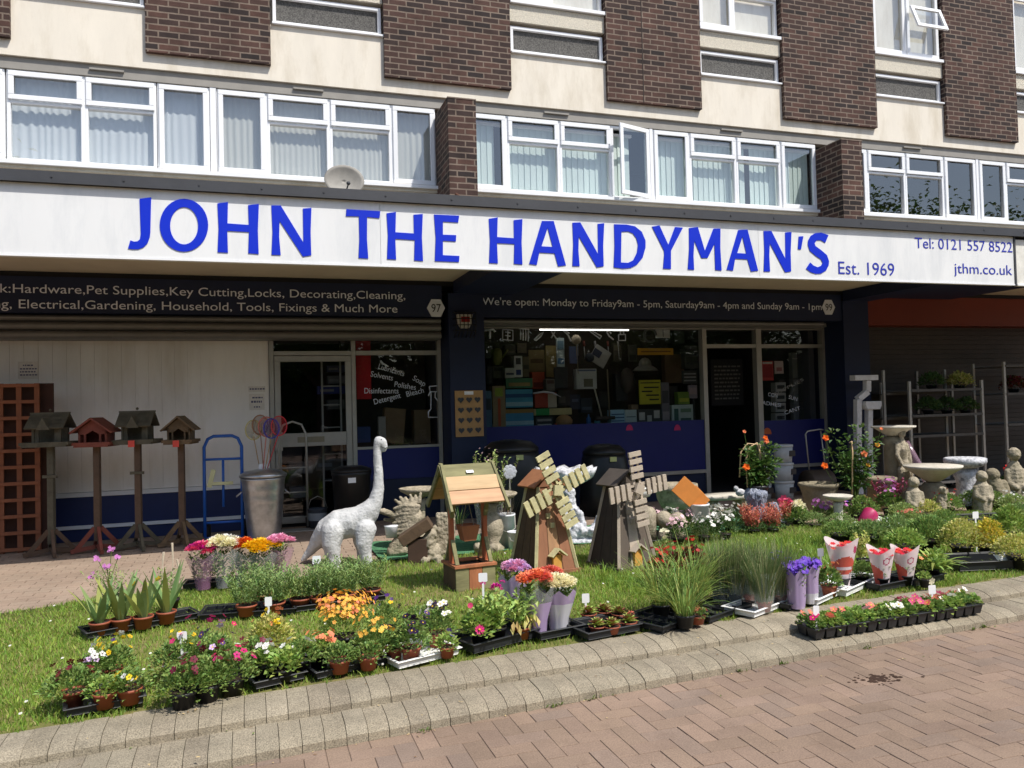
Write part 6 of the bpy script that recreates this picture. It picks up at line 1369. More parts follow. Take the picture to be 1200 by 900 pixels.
# shaggy blue grey urn with a climbing rose (rose made with the plants)
lathe_thing('shaggy_urn', 'blue grey shaggy textured urn with a narrow waist under the arched rose', 'urn', 886, 590, 7.6, [('body', [(.115, 0), (.13, .04), (.14, .12), (.12, .2), (.085, .25), (.1, .3), (.125, .36), (.12, .42), (.08, .45), (.04, .46)], None)], m_bluegrey, n=40)
o = [c for c in bpy.data.objects if c.parent and c.parent.name.startswith('shaggy_urn')][0]
su = o.modifiers.new("s", 'SUBSURF'); su.levels = su.render_levels = 2; bake(o)
for v in o.data.vertices: v.co += v.normal * .018 * noise.noise(Vector((v.co.x * 70, v.co.y * 70, v.co.z * 22)))
lumps('duck_ornament', 'small blue grey duck ornament right of the shaggy urn', 'ornament', 908, 595, 7.55, [(0, 0, .12, (.09, .09, .12)), (-.02, -.02, .24, .055), [(.04, 0, .12, .05), (.1, .0, .06, .03)]], m_bluegrey, .008, .008, 40)
lumps('frog_ornament', 'rounded brown stone ornament beside the pink cyclamen', 'ornament', 936, 590, 7.75, [(0, 0, .12, (.11, .1, .12)), (-.06, -.05, .2, .06)], m_stone_d, .01)
lathe_thing('stone_planter', 'wide stone planter with a crinkled rim left of the rose bush', 'planter', 960, 580, 8.0, [('body', [(.13, 0), (.17, .06), (.2, .3), (.22, .36), (.24, .38), (.24, .41), (.2, .41), (.18, .38), (.02, .37)], None)], m_stone_d, n=32)
lathe_thing('bird_bath', 'small pale stone bird bath bowl in front of the rose bush', 'bird bath', 982, 590, 7.35, [('bowl', [(.03, .27), (.12, .3), (.16, .34), (.155, .345), (.1, .31), (.01, .3)], None), ('stem', [(.09, 0), (.045, .06), (.05, .22), (.06, .265)], None)], m_pale)
lathe_thing('stone_planter', 'round stone pot with flat rim behind the purple leaved plant', 'planter', 1031, 570, 8.1, [('body', [(.14, 0), (.15, .3), (.2, .36), (.21, .38), (.21, .42), (.16, .42), (.02, .38)], None)], m_stone_d)
# tall pedestal bird bath with classical figure
py = 8.35; hp = hgt(1048, 499, py); t = thing('pedestal_bird_bath', 'tallest stone bird bath, a wide bowl on a column carved with a draped figure', 'bird bath', (P(1049, 560, py)[0], py, ZP))
mb = MB(); mb.lathe([(.08, hp - .13), (.14, hp - .09), (.23, hp - .03), (.27, hp - .02), (.27, hp), (.25, hp), (.15, hp - .03), (.02, hp - .04)], 32); mb.build('bowl', m_pale, t, True)
mb = MB(); mb.lathe([(.2, 0), (.2, .1), (.15, .14), (.13, .2), (.12, hp - .25), (.14, hp - .2), (.1, hp - .135)], 24); mb.build('column', m_stone_d, t, True)
mb = MB(); y_ = -.13
chain(mb, [(.0, y_, .16, .09), (.01, y_, .36, .085), (.02, y_ - .01, .5, .075), (.01, y_, .62, .06), (.0, y_ - .01, .74, .075), (.0, y_, .82, .05), (.0, y_, .88, .032)], 12); mb.sphere((.0, y_ - .01, .95), (.048, .052, .06), 12)
chain(mb, [(-.07, y_, .8, .035), (-.1, y_ - .02, .68, .03), (-.07, y_ - .06, .56, .025)], 8); chain(mb, [(.07, y_, .8, .035), (.11, y_ - .01, .66, .028), (.1, y_ - .03, .5, .03), (.13, y_, .3, .035)], 8); chain(mb, [(-.05, y_ - .03, .48, .05), (-.05, y_ - .04, .2, .045)], 8)
carved('figure', mb, m_stone, t, .01, 2, .004, 50)
# clear wrapped long thing leaning by the pedestal
x = P(1076, 545, 8.3)[0]; t = thing('wrapped_stake_bundle', 'mauve tinted clear wrapped bundle leaning beside the tall pedestal bird bath', 'bundle', (x, 8.3, ZP)); mb = MB(); mb.tube([(.16, -.1, .2), (0, 0, .5), (-.16, .04, .82)], [.07, .06, .05], 12); mb.build('wrap', filmmat("mauve_film", S(150, 120, 138), .55, .15), t, True)
mb = MB(); mb.tube([(.16, -.1, .2), (-.15, .04, .8)], .022, 8); mb.build('stakes', m_wdark_or_shade, t)
# broad bird bath and white ornate one
y = 7.75; lathe_thing('bird_bath', 'broad shallow stone bird bath with a cherub at its foot', 'bird bath', 1094, 580, y, [('bowl', [(.08, hgt(1094, 564, y)), (.2, hgt(1094, 556, y)), (.3, hgt(1094, 550, y)), (.335, hgt(1094, 547, y)), (.335, hgt(1094, 545, y)), (.2, hgt(1094, 550, y)), (.02, hgt(1094, 553, y))], m_pale), ('pedestal', [(.2, 0), (.2, .06), (.17, .1), (.16, hgt(1094, 572, y)), (.1, hgt(1094, 565, y))], m_stone_d)], m_stone, n=36)
lumps('cherub_statue', 'small stone cherub standing at the right foot of the broad bird bath', 'statue', 1103, 590, 7.4, [[(0, 0, .0, .06), (0, 0, .14, .06), (0, 0, .22, .045)], (0.01, -.01, .31, .045), [(.03, -.03, .2, .025), (.02, -.05, .33, .02)]], m_stone, .008)
y = 7.95; lathe_thing('bird_bath', 'whitewashed ornate bird bath with small flowers carved on its pedestal', 'bird bath', 1132, 570, y, [('bowl', [(.1, hgt(1132, 549, y)), (.22, hgt(1132, 545, y)), (.25, hgt(1132, 541, y)), (.25, hgt(1132, 537, y)), (.22, hgt(1132, 536, y)), (.02, hgt(1132, 540, y))], None), ('pedestal', [(.17, 0), (.16, .08), (.12, .16), (.11, .3), (.15, .4), (.12, hgt(1132, 549, y))], None)], m_wgrey, n=32)
lumps('lamb_ornament', 'white speckled little ornament in front of the whitewashed bird bath', 'ornament', 1141, 580, 7.5, [(0, 0, .16, .06), (.03, 0, .27, .045), (-.07, 0, .1, .05), (.06, -.02, .1, .05), (.06, 0, .34, .03)], m_wgrey, .008, .012, 40)
def bust(u, vt, y, lab, hood=False, sc=1.0, m=m_stone):
    h = hgt(u, vt, y)
    pts = [[(0, 0, .0, .13 * sc), (0, 0, h * .35, .13 * sc), (0, 0, h * .6, .105 * sc), (0, -.0, h * .72, .06 * sc)], (0, -.01, h - .085 * sc, (.078 * sc, .082 * sc, .085 * sc)), (0, -.09 * sc, h - .095 * sc, .014 * sc), [(-.095 * sc, -.02, h * .6, .04 * sc), (-.11 * sc, -.05 * sc, h * .42, .035 * sc), (-.05 * sc, -.12 * sc, h * .34, .033 * sc)], [(.095 * sc, -.02, h * .6, .04 * sc), (.11 * sc, -.05 * sc, h * .42, .035 * sc), (.05 * sc, -.12 * sc, h * .34, .033 * sc)]]
    if hood: pts.append([(0, .02, h - .02, .06 * sc), (.05, .04, h * .6, .1 * sc)])
    return lumps('child_statue', lab, 'statue', u, 590, y, pts, m, .008, .0025, 30)
bust(1071, 558, 7.35, 'stone child figure with round head between the purple leaved plant and the broad bird bath', sc=.8)
bust(1151, 551, 7.35, 'stone child figure just right of the whitewashed bird bath', sc=.85)
lumps('sleeping_statue', 'hunched stone figure leaning its head beside the red flower', 'statue', 1169, 590, 7.6, [[(0, 0, 0, .13), (.0, 0, .2, .12), (-.05, 0, .32, .1)], (-.06, -.02, .42, .085), [(.06, -.03, .3, .06), (.1, -.05, .1, .06)]], m_stone_d, .01)
bust(1190, 524, 7.55, 'large seated stone figure with smooth head at the right edge', sc=1.0, m=m_stone)
# ================================================================== PLANTS
LM = lambda n, c, **k: leafmat(n, S(*c), **k)
lf_mid = LM("leaf_mid", (132, 158, 84)); lf_light = LM("leaf_light", (160, 184, 96)); lf_dark = LM("leaf_dark", (84, 112, 60)); lf_grey = LM("leaf_greygreen", (155, 173, 104)); lf_herb = LM("leaf_herb", (140, 164, 98), var=.35)
lf_var = LM("leaf_variegated", (186, 192, 99), alt=S(214, 206, 132), altp=.4); lf_yel = LM("leaf_yellow", (220, 202, 84), alt=S(150, 160, 50), altp=.25); lf_red = LM("leaf_russet", (186, 74, 47), alt=S(190, 96, 66), altp=.4); lf_dred = LM("leaf_dark_red", (120, 44, 36), alt=S(84, 96, 48), altp=.3)
lf_sed = LM("leaf_sedge", (130, 158, 80), alt=S(176, 178, 96), altp=.25); lf_fine = LM("leaf_fine_grass", (104, 126, 74), alt=S(166, 164, 118), altp=.25); lf_sword = LM("leaf_sword", (142, 164, 104), alt=S(170, 176, 96), altp=.3); lf_lime = LM("leaf_lime", (156, 178, 92)); lf_purp = LM("leaf_purple", (140, 48, 82), alt=S(150, 70, 100), altp=.3)
lf_succ = LM("leaf_succulent", (167, 178, 87), alt=S(150, 92, 70), altp=.3, trans=.1)
PT = {n: leafmat("petal_" + n, S(*c), 0.14, .25, .55, .012) for n, c in dict(white=(242, 240, 232), cream=(246, 240, 206), yellow=(244, 206, 40), amber=(244, 186, 76), orange=(240, 120, 40), coral=(232, 128, 108), peach=(244, 150, 104), red=(206, 34, 44), pink=(232, 96, 140), hotpink=(224, 40, 120), magenta=(206, 36, 150), maroon=(112, 18, 44), violet=(118, 74, 196), purple=(84, 44, 120), dark=(44, 22, 56), lilac=(220, 186, 224), mauve=(196, 120, 186), blush=(236, 198, 206), palepink=(240, 178, 204), rust=(206, 92, 40)).items()}
m_eye = mat("flower_eye", S(232, 190, 40), .8); m_eyed = mat("flower_eye_dark", S(60, 30, 40), .8)
m_terra = mat("terracotta_plastic_pot", S(158, 86, 62), .55, .12, 14, stain=S(140, 72, 48), stscale=8, stamt=.5); m_blackpot = mat("black_pot", S(34, 35, 37), .45, .15, 8); m_tray = mat("black_tray_plastic", S(40, 42, 45), .38, .15, 8); m_wtray = mat("white_tray", S(228, 228, 226), .5, .06, 6); m_comp = mat("compost", S(58, 44, 34), .95, .3, 60)
m_stem = LM("stem_green", (108, 128, 62)); m_wood = mat("woody_stem", S(120, 94, 66), .9)
ru = random.uniform
def hem(r, h, bias=.5):
    t = ru(0, 6.283); z = random.random() ** .8; q = math.sqrt(max(0, 1 - z * z)) * (random.random() ** bias if False else ru(.55, 1)); return Vector((r * q * math.cos(t), r * q * math.sin(t), h * z * ru(.75, 1)))
def f_mound(mb, z0, r, h, n, L, W, mi=0, droop=.15):
    n = int(n * 2.7); L *= .8; W *= .92; r *= 1.12
    for k in range(n):
        p = hem(r, h); p.z -= ru(0, .035) if k % 4 == 0 else 0; d = Vector((p.x / r, p.y / r, .35 + p.z / h * .7)) + Vector((ru(-.6, .6), ru(-.6, .6), ru(-.3, .5)))
        mb.leaf((p.x * .88, p.y * .88, z0 + p.z * .9), d, L * ru(.6, 1.3), W * ru(.7, 1.2), mi, droop)
def f_upright(mb, z0, r, h, ns, L, W, mi=0, step=.018, smi=None, lean=.15):
    for k in range(ns):
        a = ru(0, 6.283); q = r * math.sqrt(random.random()); b = Vector((q * math.cos(a) * .6, q * math.sin(a) * .6, z0)); d = Vector((math.cos(a) * lean * q / r + ru(-.08, .08), math.sin(a) * lean * q / r + ru(-.08, .08), 1)).normalized(); H_ = h * ru(.7, 1.08)
        if smi is not None: mb.tube([b, b + d * H_ * .95], [.0022, .0012], 4, smi, False)
        z = .12 * H_
        while z < H_:
            t = ru(0, 6.283); mb.leaf(b + d * z, (math.cos(t), math.sin(t), ru(.5, 1.3)), L * ru(.7, 1.2), W, mi, .1); z += step * ru(.7, 1.3)
def f_sword(mb, z0, n, h, W, mi=0, r=.03, spread=.35):
    for k in range(n):
        a = k * 2.4 + ru(-.3, .3); mb.blade((r * math.cos(a) * .5, r * math.sin(a) * .5, z0), (math.cos(a) * spread * ru(.4, 1.2), math.sin(a) * spread * ru(.4, 1.2), 1), h * ru(.65, 1.05), W * ru(.8, 1.15), ru(.1, .35), mi, 6, .05)
def f_grass(mb, z0, n, h, W, mi=0, r=.05, spread=.5, arch=(.3, 1.2)):
    for k in range(n):
        a = ru(0, 6.283); q = r * math.sqrt(random.random()); mb.blade((q * math.cos(a), q * math.sin(a), z0), (math.cos(a) * spread * ru(0, 1), math.sin(a) * spread * ru(0, 1), 1), h * ru(.55, 1.1), W, ru(*arch), mi, 5, .1)
def f_rosette(mb, z0, r, n, mi=0, h=.03):
    for k in range(n):
        a = k * 2.39996; q = (k / n) ** .7; el_ = 1.3 - 1.15 * q; mb.leaf((0, 0, z0 + h * (1 - q)), (math.cos(a) * math.cos(el_), math.sin(a) * math.cos(el_), math.sin(el_)), r * (.35 + .65 * q), r * .3, mi, 0, .35, nrm=Vector((-math.cos(a) * .3, -math.sin(a) * .3, 1)))
def b_on(mb, z0, r, h, specs, ci=None, face=.6):
    """flowers over a mound: specs = (count, radius, petals, material index[, kind])"""
    for (cnt, fr_, n, mi, *kind) in specs:
        if not kind and n < 7 and cnt > 3: cnt = int(cnt * 1.5); fr_ *= .88
        for k in range(cnt):
            p = hem(r, h); p.z = h * ru(.55, 1.12); nn = Vector((p.x / r, p.y / r - face * .5, ru(.3, 1.1)))
            c = Vector((p.x, p.y, z0 + p.z))
            if kind and kind[0] == 'pom': mb.pompom(c, fr_ * ru(.85, 1.15), 46, mi)
            elif kind and kind[0] == 'bell': mb.leaf(c, (ru(-1, 1), ru(-1, 1), .4), fr_, fr_ * .7, mi)
            else: mb.flower(c, nn, fr_ * ru(.8, 1.2), n, mi, ci)
def add_pot(t, r, h, m=None, square=False, z=0):
    m = m or m_terra; mb = MB()
    if square: mb.M = rotz(math.pi / 4); mb.lathe([(r * 1.05, z), (r * 1.3, z + h), (r * 1.36, z + h), (r * 1.36, z + h + .006)], 4)
    else: mb.lathe([(r * .74, z), (r * .95, z + h * .82), (r * 1.04, z + h * .82), (r * 1.06, z + h), (r * .98, z + h), (r * .95, z + h * .9)], 20, cap1=False)
    mb.build('pot', m, t, not square)
    mb = MB(); mb.lathe([(r * .95, z + h * .9), (.005, z + h * .94)], 14, cap0=False, cap1=False) if not square else mb.lathe([(r * .9, z + h + .007), (.004, z + h + .008)], 10); mb.build('soil', m_comp, t)
def tray(lab, fl, fr, depth, h=.05, m=None, z=ZL, cells=None, group=None, legs=True):
    a = Vector((*G(*fl, z), 0)); b = Vector((*G(*fr, z), 0)); w_ = (b - a).length; rz = math.atan2(b.y - a.y, b.x - a.x); c = (a + b) / 2 + Vector((-(b - a).y, (b - a).x, 0)).normalized() * depth / 2
    c.y = max(c.y, kerb_y(c.x) + .12)
    t = thing('plant_tray', lab, 'plant tray', (c.x, c.y, z), rz, group); x, y = w_ / 2, depth / 2; m = m or m_tray; mb = MB(); z0 = .022
    bi, to = .014, 0
    def wall(x0, x1, y0, y1): mb.box(x0, x1, y0, y1, z0, h)
    wall(-x, x, -y, -y + .006); wall(-x, x, y - .006, y); wall(-x, -x + .006, -y + .006, y - .006); wall(x - .006, x, -y + .006, y - .006)
    mb.box(-x, x, -y, y, z0 - .006, z0 - .0005)
    for (q0, q1, p0, p1) in ((-x - .016, x + .016, -y - .016, -y + .002), (-x - .016, x + .016, y - .002, y + .016), (-x - .016, -x + .002, -y + .002, y - .002), (x - .002, x + .016, -y + .002, y - .002)): mb.box(q0, q1, p0, p1, h + .0005, h + .007)
    o = mb.build('tray', m, t); bevel(o, .003, 1)
    nx = max(2, round(w_ / .13)); ny = max(2, round(depth / .13))
    mb = MB()
    for i in range(nx):
        for j in range(ny):
            mb.lathe([(.034, 0), (.044, z0 - .007)], 10, c=(-x + (i + .5) * w_ / nx, -y + (j + .5) * depth / ny, 0))
    mb.build('cups', m, t); t.children[-1]['kind'] = 'stuff'
    if cells:
        mb = MB()
        for i in range(nx): mb.box(-x + i * w_ / nx - .003, -x + i * w_ / nx + .003, -y + .007, y - .007, z0, h - .008) if i else None
        for j in range(1, ny): mb.box(-x + .007, x - .007, -y + j * depth / ny - .003, -y + j * depth / ny + .003, z0 + .0005, h - .0085)
        mb.build('cell_dividers', m, t)
    return t
def at(u, v, z): return G(u, v, z)
def plant(lab, u, v, pr=.055, ph=.085, pm=None, z=ZL + .023, fol=(), blo=None, bm=(), fm=(), name='potted_plant', cat='potted plant', group=None, square=False, xy=None, rz=None, pot=True):
    x, y = xy or at(u, v, z); random.seed(hash_(lab)); t = thing(name, lab, cat, (x, y, z), ru(0, 6) if rz is None else rz, group)
    if pot: add_pot(t, pr, ph, pm, square)
    z0 = ph * .92 if pot else .0
    mb = MB()
    for f in fol: f(mb, z0)
    if mb.f: mb.build('foliage', list(fm), t)
    if blo:
        mb = MB()
        for f in blo: f(mb, z0)
        mb.build('blossom', list(bm), t)
    return t
def hash_(s):
    h = 7
    for c in s: h = (h * 31 + ord(c)) % 1000003
    return h
def mark(lab, u, v, top, z=ZL, w_=.05, y=None):
    """white plant marker: foot at pixel, head top at pixel row"""
    x, yy = G(u, v, z); H_ = (v - top) / ppm(x, yy); t = thing('plant_marker', lab, 'plant marker', (x, yy, z), FACE + .2)
    mb = MB(); mb.box(-.007, .007, -.001, .001, 0, H_ - .05); mb.build('stake', m_upvc, t)
    mb = MB(); mb.prism([(-w_ / 2, H_ - .055), (-w_ / 2 + .006, H_ - .06), (w_ / 2 - .006, H_ - .06), (w_ / 2, H_ - .055), (w_ / 2, H_ - .004), (w_ / 2 - .006, H_), (-w_ / 2 + .006, H_), (-w_ / 2, H_ - .004)], -.002, -.0005); mb.build('tag', m_upvc, t)
    return t
mound = lambda r, h, n, L, W, mi=0, **k: (lambda mb, z0: f_mound(mb, z0, r, h, n, L, W, mi, **k))
upr = lambda r, h, ns, L, W, mi=0, **k: (lambda mb, z0: f_upright(mb, z0, r, h, ns, L, W, mi, **k))
on = lambda r, h, specs, ci=None: (lambda mb, z0: b_on(mb, z0, r, h, specs, ci))
ZT_ = ZL + .023
# ---------------- second row: sword leaved plants
tray('black tray holding the four sword leaved plants, empty cells at its right end', (103, 752), (233, 727), .2, cells=True)
W4 = ('leftmost', 'second', 'third', 'rightmost')
for k, (u, v) in enumerate(((117, 743), (142, 739), (168, 736), (195, 730))):
    plant(W4[k] + ' of four broad sword leaved plants in terracotta pots', u, v, .062, .08, fol=[lambda mb, z0, k=k: f_sword(mb, z0, 12, .30 + .02 * k, .05, 0, .04, .45)], fm=[lf_sword], blo=[lambda mb, z0: mb.flower((.03, -.04, z0 + .22), (0, -1, .5), .022, 5, 0, None)] if k in (2, 3) else None, bm=[PT['yellow']], group='sword leaved plants in a row')
plant('purple flowered wallflower with long wiry stems behind the sword leaved plants', 128, 712, .07, .09, m_blackpot, fol=[upr(.12, .2, 40, .035, .008, lean=.5)], fm=[lf_grey], blo=[lambda mb, z0: [(mb.tube([(0, 0, z0 + .1), (px, py, z0 + pz)], .0025, 4, 1, False), [mb.flower((px + ru(-.02, .02), py + ru(-.02, .02), z0 + pz + ru(-.02, .02)), (ru(-.4, .4), -1, .6), .014, 4, 0, None) for _ in range(6)]) for px, py, pz in ((.02, 0, .34), (-.07, 0, .27), (.06, .02, .27), (-.12, -.02, .16), (.0, -.08, .22))]], bm=[PT['mauve'], m_stem], rz=0)
plant('tall seed stalk plant with pale furry spikes behind the rightmost sword leaved plant', 200, 715, .06, .08, m_blackpot, fol=[upr(.08, .22, 20, .04, .01, lean=.3)], fm=[lf_grey], blo=[lambda mb, z0: [mb.tube([(px * .3, 0, z0), (px, 0, z0 + h * .7), (px * .8, 0, z0 + h)], [.003, .004, .009], 6) for px, h in ((-.05, .34), (.02, .40), (.06, .28))]], bm=[mat("furry_spike", S(206, 190, 166), .95)], rz=0)
# bouquets in clear sleeves
def bouquet(lab, u, v, top, rt, col, kind='pom', film=None, z=ZL + .023, rb=.055, n=28, edge=None, band=None, xy=None, fol=lf_mid):
    x, y = xy or G(u, v, z); random.seed(hash_(lab)); H_ = (v - top) / ppm(x, y); t = thing('sleeved_plant', lab, 'sleeved plant', (x, y, z), FACE)
    add_pot(t, rb * .82, .075, m_blackpot)
    mb = MB(); f_upright(mb, .06, rt * .9, H_ * .78, 16, .05, .02, 0); mb.build('foliage', [fol], t)
    mb = MB()
    for k in range(n):
        a = ru(0, 6.283); q = rt * .82 * math.sqrt(random.random()); c = (q * math.cos(a), q * math.sin(a), H_ * ru(.88, .98))
        if kind == 'pom': mb.pompom((c[0], c[1], H_ * ru(.86, .93) + .05 * (1 - (q / rt) ** 2)), rt * .46, 70, random.randrange(len(col)))
        else: [mb.flower((c[0] + ru(-.025, .025), c[1] + ru(-.025, .025), c[2] + ru(-.03, .03)), (ru(-.5, .5), -.7, .7), rt * .24, 5, random.randrange(len(col)), None) for _ in range(5)]
    mb.build('blossom', [PT[c] for c in col], t)
    mb = MB(); ns = 28; prof = [(rb, .0), (rb * 1.15, H_ * .25), (rt * .9, H_ * .6), (rt * 1.08, H_ * .84)]; bs = []
    for r, zz in prof:
        bs.append(mb.av([(r * math.cos(2 * math.pi * i / ns) * (1 + .05 * math.sin(i * 3)), r * math.sin(2 * math.pi * i / ns) * (1 + .05 * math.cos(i * 2)), zz + (.02 * math.sin(i * 1.57) if zz > H_ * .8 else 0)) for i in range(ns)]))
    for q, (a, b) in enumerate(zip(bs, bs[1:])):
        for i in range(ns): mb.face((a + i, a + (i + 1) % ns, b + (i + 1) % ns, b + i), (1 if (band and (q in band) and not 8 <= (i + 5) % ns <= 12) else 0))
    mb.build('sleeve', [film or filmmat("clear_film", (.85, .87, .88), .22, .12)] + ([edge] if edge else [filmmat("clear_film", (.85, .87, .88), .22, .12)]), t, True)
    return t
tray('black tray of five sleeved chrysanthemums at the edge of the pavement', (214, 693), (338, 684), .2)
f_pl = filmmat("pink_tint_film", S(206, 150, 190), .3, .15)
bouquet('magenta pink chrysanthemum in a clear sleeve, leftmost of the five', 238, 690, 643, .115, ['magenta', 'pink'], film=f_pl)
bouquet('creamy white chrysanthemum in a clear sleeve, second from the left', 262, 688, 636, .14, ['cream', 'white'])
bouquet('rusty orange chrysanthemum in a clear sleeve between the cream and yellow ones', 285, 686, 638, .115, ['orange', 'rust'])
bouquet('bright yellow chrysanthemum in a clear sleeve', 307, 686, 640, .14, ['yellow'])
bouquet('pale lilac pink chrysanthemum in a clear sleeve beside the dinosaur tail', 327, 683, 634, .12, ['palepink'], film=f_pl)
# herbs
tray('long black tray, empty at its left end, bushy herbs at its right', (234, 730), (345, 722), .26, cells=True)
tray('black tray of four bushy green herbs in front of the dinosaur', (347, 720), (452, 706), .26, cells=True)
HL = ['bushy upright green herb in a terracotta pot, leftmost of the front row', 'bushy upright green herb, second from the left, behind a white marker', 'bushy upright green herb in the middle behind the others', 'bushy upright green herb, third pot from the right', 'bushy upright green herb, second pot from the right', 'bushy upright green herb at the right end nearest the wishing well', 'leaning bushy herb at the back of the left herb tray', 'bushy herb at the back of the right herb tray by the dinosaur legs']
for lab, (u, v) in zip(HL, ((289, 721), (322, 718), (352, 713), (376, 711), (406, 707), (435, 702), (306, 708), (390, 700))):
    plant(lab, u, v, .07, .075, fol=[upr(.115, .23, 60, .034, .009, step=.010, lean=.45)], fm=[lf_herb], group='bushy green herbs in terracotta pots')
mark('white plant marker standing in the back of the herb trays under the dinosaur', 372, 706, 652, w_=.06); mark('white plant marker in front of the herb trays above the yellow leaved plant', 315, 735, 700, w_=.045)
mb = MB()
# ---------------- front row
tray('black tray of violas and trailing petunias at the left end of the kerb', (78, 845), (168, 828), .3)
plant('yellow viola with white and purple faces, back of the leftmost kerb tray', 132, 800, .05, .08, fol=[mound(.12, .13, 200, .034, .02)], fm=[lf_mid], blo=[on(.11, .15, [(12, .016, 5, 0), (4, .02, 5, 1), (5, .017, 5, 2)], 3)], bm=[PT['yellow'], PT['white'], PT['purple'], m_eyed])
plant('white viola at the back right of the leftmost kerb tray', 112, 806, .05, .08, fol=[mound(.10, .11, 140, .034, .02)], fm=[lf_mid], blo=[on(.10, .13, [(5, .02, 5, 0), (4, .017, 5, 1)], 2)], bm=[PT['white'], PT['lilac'], m_eyed])
plant('dark red petunia trailing off the left side of the leftmost kerb tray', 86, 828, .055, .08, fol=[mound(.15, .12, 260, .034, .018)], fm=[lf_mid], blo=[on(.15, .12, [(14, .02, 5, 0)], None)], bm=[PT['maroon']])
plant('leafy green seedling in the middle terracotta pot of the leftmost kerb tray', 123, 829, .055, .075, fol=[mound(.09, .08, 110, .032, .02)], fm=[lf_light])
plant('leafy green viola with few flowers in the right terracotta pot of the leftmost kerb tray', 152, 824, .058, .075, fol=[mound(.10, .1, 130, .032, .02)], fm=[lf_mid], blo=[on(.09, .1, [(4, .017, 5, 0), (2, .018, 5, 1)], 2)], bm=[PT['yellow'], PT['white'], m_eyed])
for k, (u, v, lab, c) in enumerate(((215, 830, 'magenta and white petunia in a black pot at the kerb, left of three', 'maroon'), (243, 822, 'dark magenta petunia in a black pot at the kerb, middle of three', 'maroon'), (272, 814, 'crimson petunia in a black pot at the kerb, right of three', 'hotpink'))):
    plant(lab, u, v, .062, .085, m_blackpot, z=ZL, fol=[mound(.13, .15, 240, .034, .018)], fm=[lf_mid], blo=[on(.13, .16, [(9, .022, 5, 0), (2, .018, 5, 1)], 2)], bm=[PT[c], PT['white'], m_eyed])
plant('purple and white viola behind the black potted petunias', 252, 795, .06, .085, m_blackpot, z=ZL, fol=[mound(.15, .16, 240, .03, .018)], fm=[lf_mid], blo=[on(.12, .2, [(5, .02, 5, 0), (3, .02, 5, 1), (3, .018, 5, 2)], 3)], bm=[PT['purple'], PT['lilac'], PT['hotpink'], m_eye])
plant('leafy petunia with a few yellow flowers behind the black potted petunias', 212, 800, .06, .085, m_blackpot, z=ZL, fol=[mound(.17, .17, 300, .032, .018)], fm=[lf_mid], blo=[on(.12, .2, [(9, .014, 5, 0), (3, .02, 5, 1)], None)], bm=[PT['yellow'], PT['hotpink']])
plant('leafy petunia with three pink flowers on the lawn side of the black potted petunias', 235, 785, .06, .085, m_blackpot, z=ZL, fol=[mound(.17, .14, 260, .032, .018)], fm=[lf_mid], blo=[on(.16, .2, [(4, .024, 5, 0)], None)], bm=[PT['hotpink']])
mark('white plant marker in the green petunias left of the yellow leaved tray', 214, 800, 741)
tray('black tray of yellow variegated and white flowered plants on the kerb', (300, 812), (357, 799), .34)
plant('yellow variegated plant with coral buds at the back of its kerb tray', 318, 778, .06, .09, m_blackpot, fol=[mound(.13, .2, 260, .045, .02)], fm=[lf_var], blo=[on(.11, .19, [(5, .018, 5, 0), (8, .014, 5, 1)], None)], bm=[PT['peach'], PT['yellow']])
plant('white bedding flower in a black pot at the front left of its kerb tray', 312, 796, .055, .085, m_blackpot, fol=[mound(.085, .09, 120, .034, .022)], fm=[lf_light], blo=[on(.08, .11, [(10, .02, 5, 0)], None)], bm=[PT['white']])
plant('light green leafy plant in the middle front of the white flowered kerb tray', 333, 797, .05, .06, m_blackpot, fol=[mound(.09, .11, 120, .045, .03)], fm=[lf_light])
plant('white and red petunia spilling over the right of the white flowered kerb tray', 352, 790, .055, .08, m_blackpot, fol=[mound(.11, .11, 170, .034, .02)], fm=[lf_mid], blo=[on(.11, .1, [(5, .024, 5, 0), (2, .024, 5, 1)], None)], bm=[PT['white'], PT['red']])
plant('dark purple petunia at the left edge of the yellow variegated plant', 300, 790, .05, .09, m_blackpot, fol=[mound(.1, .12, 150, .03, .018)], fm=[lf_mid], blo=[on(.1, .13, [(7, .02, 5, 0)], None)], bm=[PT['maroon']])
tray('black tray of amber flowers and leafy seedlings on the kerb', (372, 800), (455, 781), .34)
plant('large mound of amber orange trailing flowers, back of the kerb trays', 405, 765, .07, .1, m_blackpot, fol=[mound(.17, .2, 320, .03, .016)], fm=[lf_light], blo=[on(.18, .22, [(190, .0135, 5, 0), (40, .014, 5, 1)], None)], bm=[PT['amber'], PT['peach']])
plant('leafy green seedling in a terracotta pot in front of the amber mound', 398, 788, .058, .07, fol=[mound(.095, .1, 150, .03, .018)], fm=[lf_mid])
plant('yellow flowered bidens behind the terracotta potted seedling, right of the amber mound', 438, 775, .06, .08, fol=[mound(.13, .13, 220, .032, .016)], fm=[lf_mid], blo=[on(.13, .16, [(24, .016, 5, 0)], None)], bm=[PT['amber']])
plant('red petunia seedling at the front right of the amber flowered tray', 432, 784, .052, .07, fol=[mound(.09, .08, 110, .03, .018)], fm=[lf_mid], blo=[on(.08, .07, [(2, .026, 5, 0)], 1)], bm=[PT['red'], m_eyed])
plant('peach flowered petunia at the left front of the amber tray', 374, 782, .055, .08, m_blackpot, fol=[mound(.1, .1, 150, .03, .016)], fm=[lf_light], blo=[on(.1, .12, [(12, .02, 5, 0)], None)], bm=[PT['peach']])
plant('dark leaved violet viola behind the amber mound', 452, 752, .06, .09, m_blackpot, fol=[mound(.13, .15, 200, .03, .016)], fm=[lf_mid], blo=[on(.13, .18, [(6, .018, 5, 0), (4, .016, 5, 1)], None)], bm=[PT['purple'], PT['yellow']])
